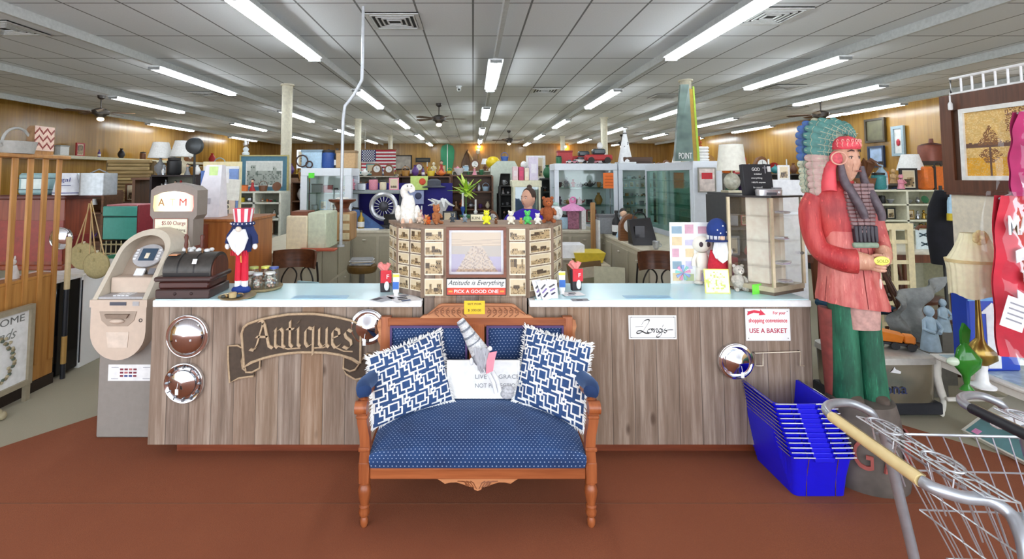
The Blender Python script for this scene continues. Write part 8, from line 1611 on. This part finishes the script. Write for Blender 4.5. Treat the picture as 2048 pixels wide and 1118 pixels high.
for k, (x, y, wx, kd) in enumerate(((-9.6, 20, 3.4, 0), (-5.5, 19, 2.6, 0), (-1.5, 21, 3, 0), (2.6, 20.5, 3, 0), (6.2, 19, 2.6, 0), (7.7, 16, 2.4, 0), (-8.7, 14.5, 2.6, 0))):
    shelf('distant shop shelf, %s from the left, near the back wall' % OR[k], 'the %s distant shelf' % OR[k], x, min(x+wx, XR-.4), y, [.4, 1.0, 1.75], .5, ['wood', '#a59a80'][k % 2], 300+k, hcap=.5, rows=[2])
# staff area right: yellow tray, leaning frames, dark organ and the clothes dummy
T = thing('yellow_tray', 'yellow plastic tray on papers near the right inner drawers', 'tray', (X_(1175, 5.5), 5.55, 0)); zz = at(1175, 515, 5.5).z; MB().box(-.25, .2, -.2, .25, 0, zz-.06).build('paper_carton', M('#c9bfa8'), T); MB().loft([[(-.14, -.1, zz-.05), (.14, -.1, zz-.05), (.14, .15, zz-.05), (-.14, .15, zz-.05)], [(-.17, -.14, zz+.06), (.17, -.14, zz+.06), (.17, .19, zz+.06), (-.17, .19, zz+.06)]], cap=True).build('tray', M('#dcc23a', .5), T); MB().box(-.3, -.05, -.1, .15, zz+.0, zz+.14).build('white_sheets', M('#eeeef0'), T)
for k, (px, py, Y_, rz_, c, lab) in enumerate(((1192, 560, 4.7, .5, '#6b5230', 'brown empty frame leaning below the yellow tray'), (1215, 545, 4.6, -.3, '#b8b49a', 'pale canvas back leaning beside the brown empty frame'))):
    T = thing('empty_canvas', lab, 'canvas', (X_(px, Y_), Y_, 0), rz_); mb = MB().at(0, 0, 0, rx=-.2)
    if k: mb.box(-.14, .14, 0, .02, 0, .82)
    else: mb.frame(-.2, .2, 0, .85, .05, 0, .03)
    mb.build('frame', M(c, .7), T); MB().at(0, 0, 0, rx=-.2).box(-.12, .12, .02, .03, .05, .7).build('backing', M('#8a8468'), T)
T = thing('organ_cabinet', 'dark brown organ-like cabinet behind the left bay of white cabinets', 'cabinet', (X_(1196, 8.3), 8.3, 0)); zz = at(1196, 378, 8.3).z; MB().box(-.32, .32, 0, .5, 0, zz, b=.01).build('body', WOOD('#4a2a1c', '#28150c', 2), T); MB().box(-.26, .26, -.06, 0, zz-.12, zz-.02).build('grille', M('#3a3a3a', .4), T); MB().box(-.28, .28, -.1, 0, zz-.2, zz-.16).build('lid', M('#8c8c88', .4), T)
T = thing('pink_tutu', 'pink tutu dress over a patterned tin on the rear right counter', 'dress', (X_(1145, 6.95), 6.95, .931)); MB().box(-.08, .08, -.06, .06, 0, .25, b=.01).build('tin', M('#8a5a6c', .6, 0, .5, 40), T); mb = MB(); mb.loft(pleat([(0, 0, .25, .17, .12, 1.5), (0, 0, .29, .14, .1, 1.2), (0, 0, .34, .04, .04, .3), (0, 0, .4, .05, .04, .1)], 60, 20, .08)); mb.build('tutu', M('#eba3cf', .9), T, smooth=60); MB().torus(0, -.04, .4, .035, .01, 'y').build('ribbon', M('#e884b8'), T)
put('jar', 'pale blue', (X_(1128, 6.9), 6.95, .931), .2, 'pale patterned round jar left of the pink tutu'); put('book', 'white', (X_(1166, 6.9), 6.95, .931), .26, 'white upright folder right of the pink tutu')
T = thing('wooden_easel', 'orange-tan wooden post and white board at the corner of the right inner counter', 'post', (X_(1186, 6.4), 6.4, 0)); zz = at(1186, 405, 6.4).z; MB().box(-.03, .03, 0, .04, 0, zz, b=.01).build('post', WOOD('#b98a54', '#8a5f32', 2), T); MB().box(.04, .06, -.1, .1, 0, zz-.22).build('white_edge', M('#ebe9e4'), T)
for px, Y_, kd, c, h, lab in ((1215, 6.4, 'box', 'grey', .24, 'grey card reader box on the right inner counter'), (1232, 6.2, 'bottle', 'black', .3, 'black bottle right of the grey card reader'), (1246, 6.0, 'doll', 'pale blue', .34, 'pale blue figure on the right inner counter'), (1258, 5.7, 'clock', 'white', .3, 'small clock between the pale figure and black handbag'), (1310, 5.0, 'cup', 'silver', .08, 'small silver cup at the near end of the right counter')): put(kd, c, (X_(px, Y_), Y_, .931), h, lab)
T = thing('black_handbag', 'shiny black open handbag on the right inner counter', 'bag', (X_(1288, 5.3), 5.35, .931)); mb = MB(); mb.loft([[(-.13, -.07, 0), (.13, -.07, 0), (.13, .09, 0), (-.13, .09, 0)], [(-.15, .0, .26), (.08, .0, .28), (.08, .06, .28), (-.15, .06, .26)]]); mb.build('bag', M('#141416', .2), T, smooth=0); MB().torus(-.03, .02, .27, .07, .008, 'y').build('handle', M('#141416', .3), T); MB().box(-.1, .0, -.05, -.04, .06, .2).build('sheen_strap', M('#2e2e34', .2), T)
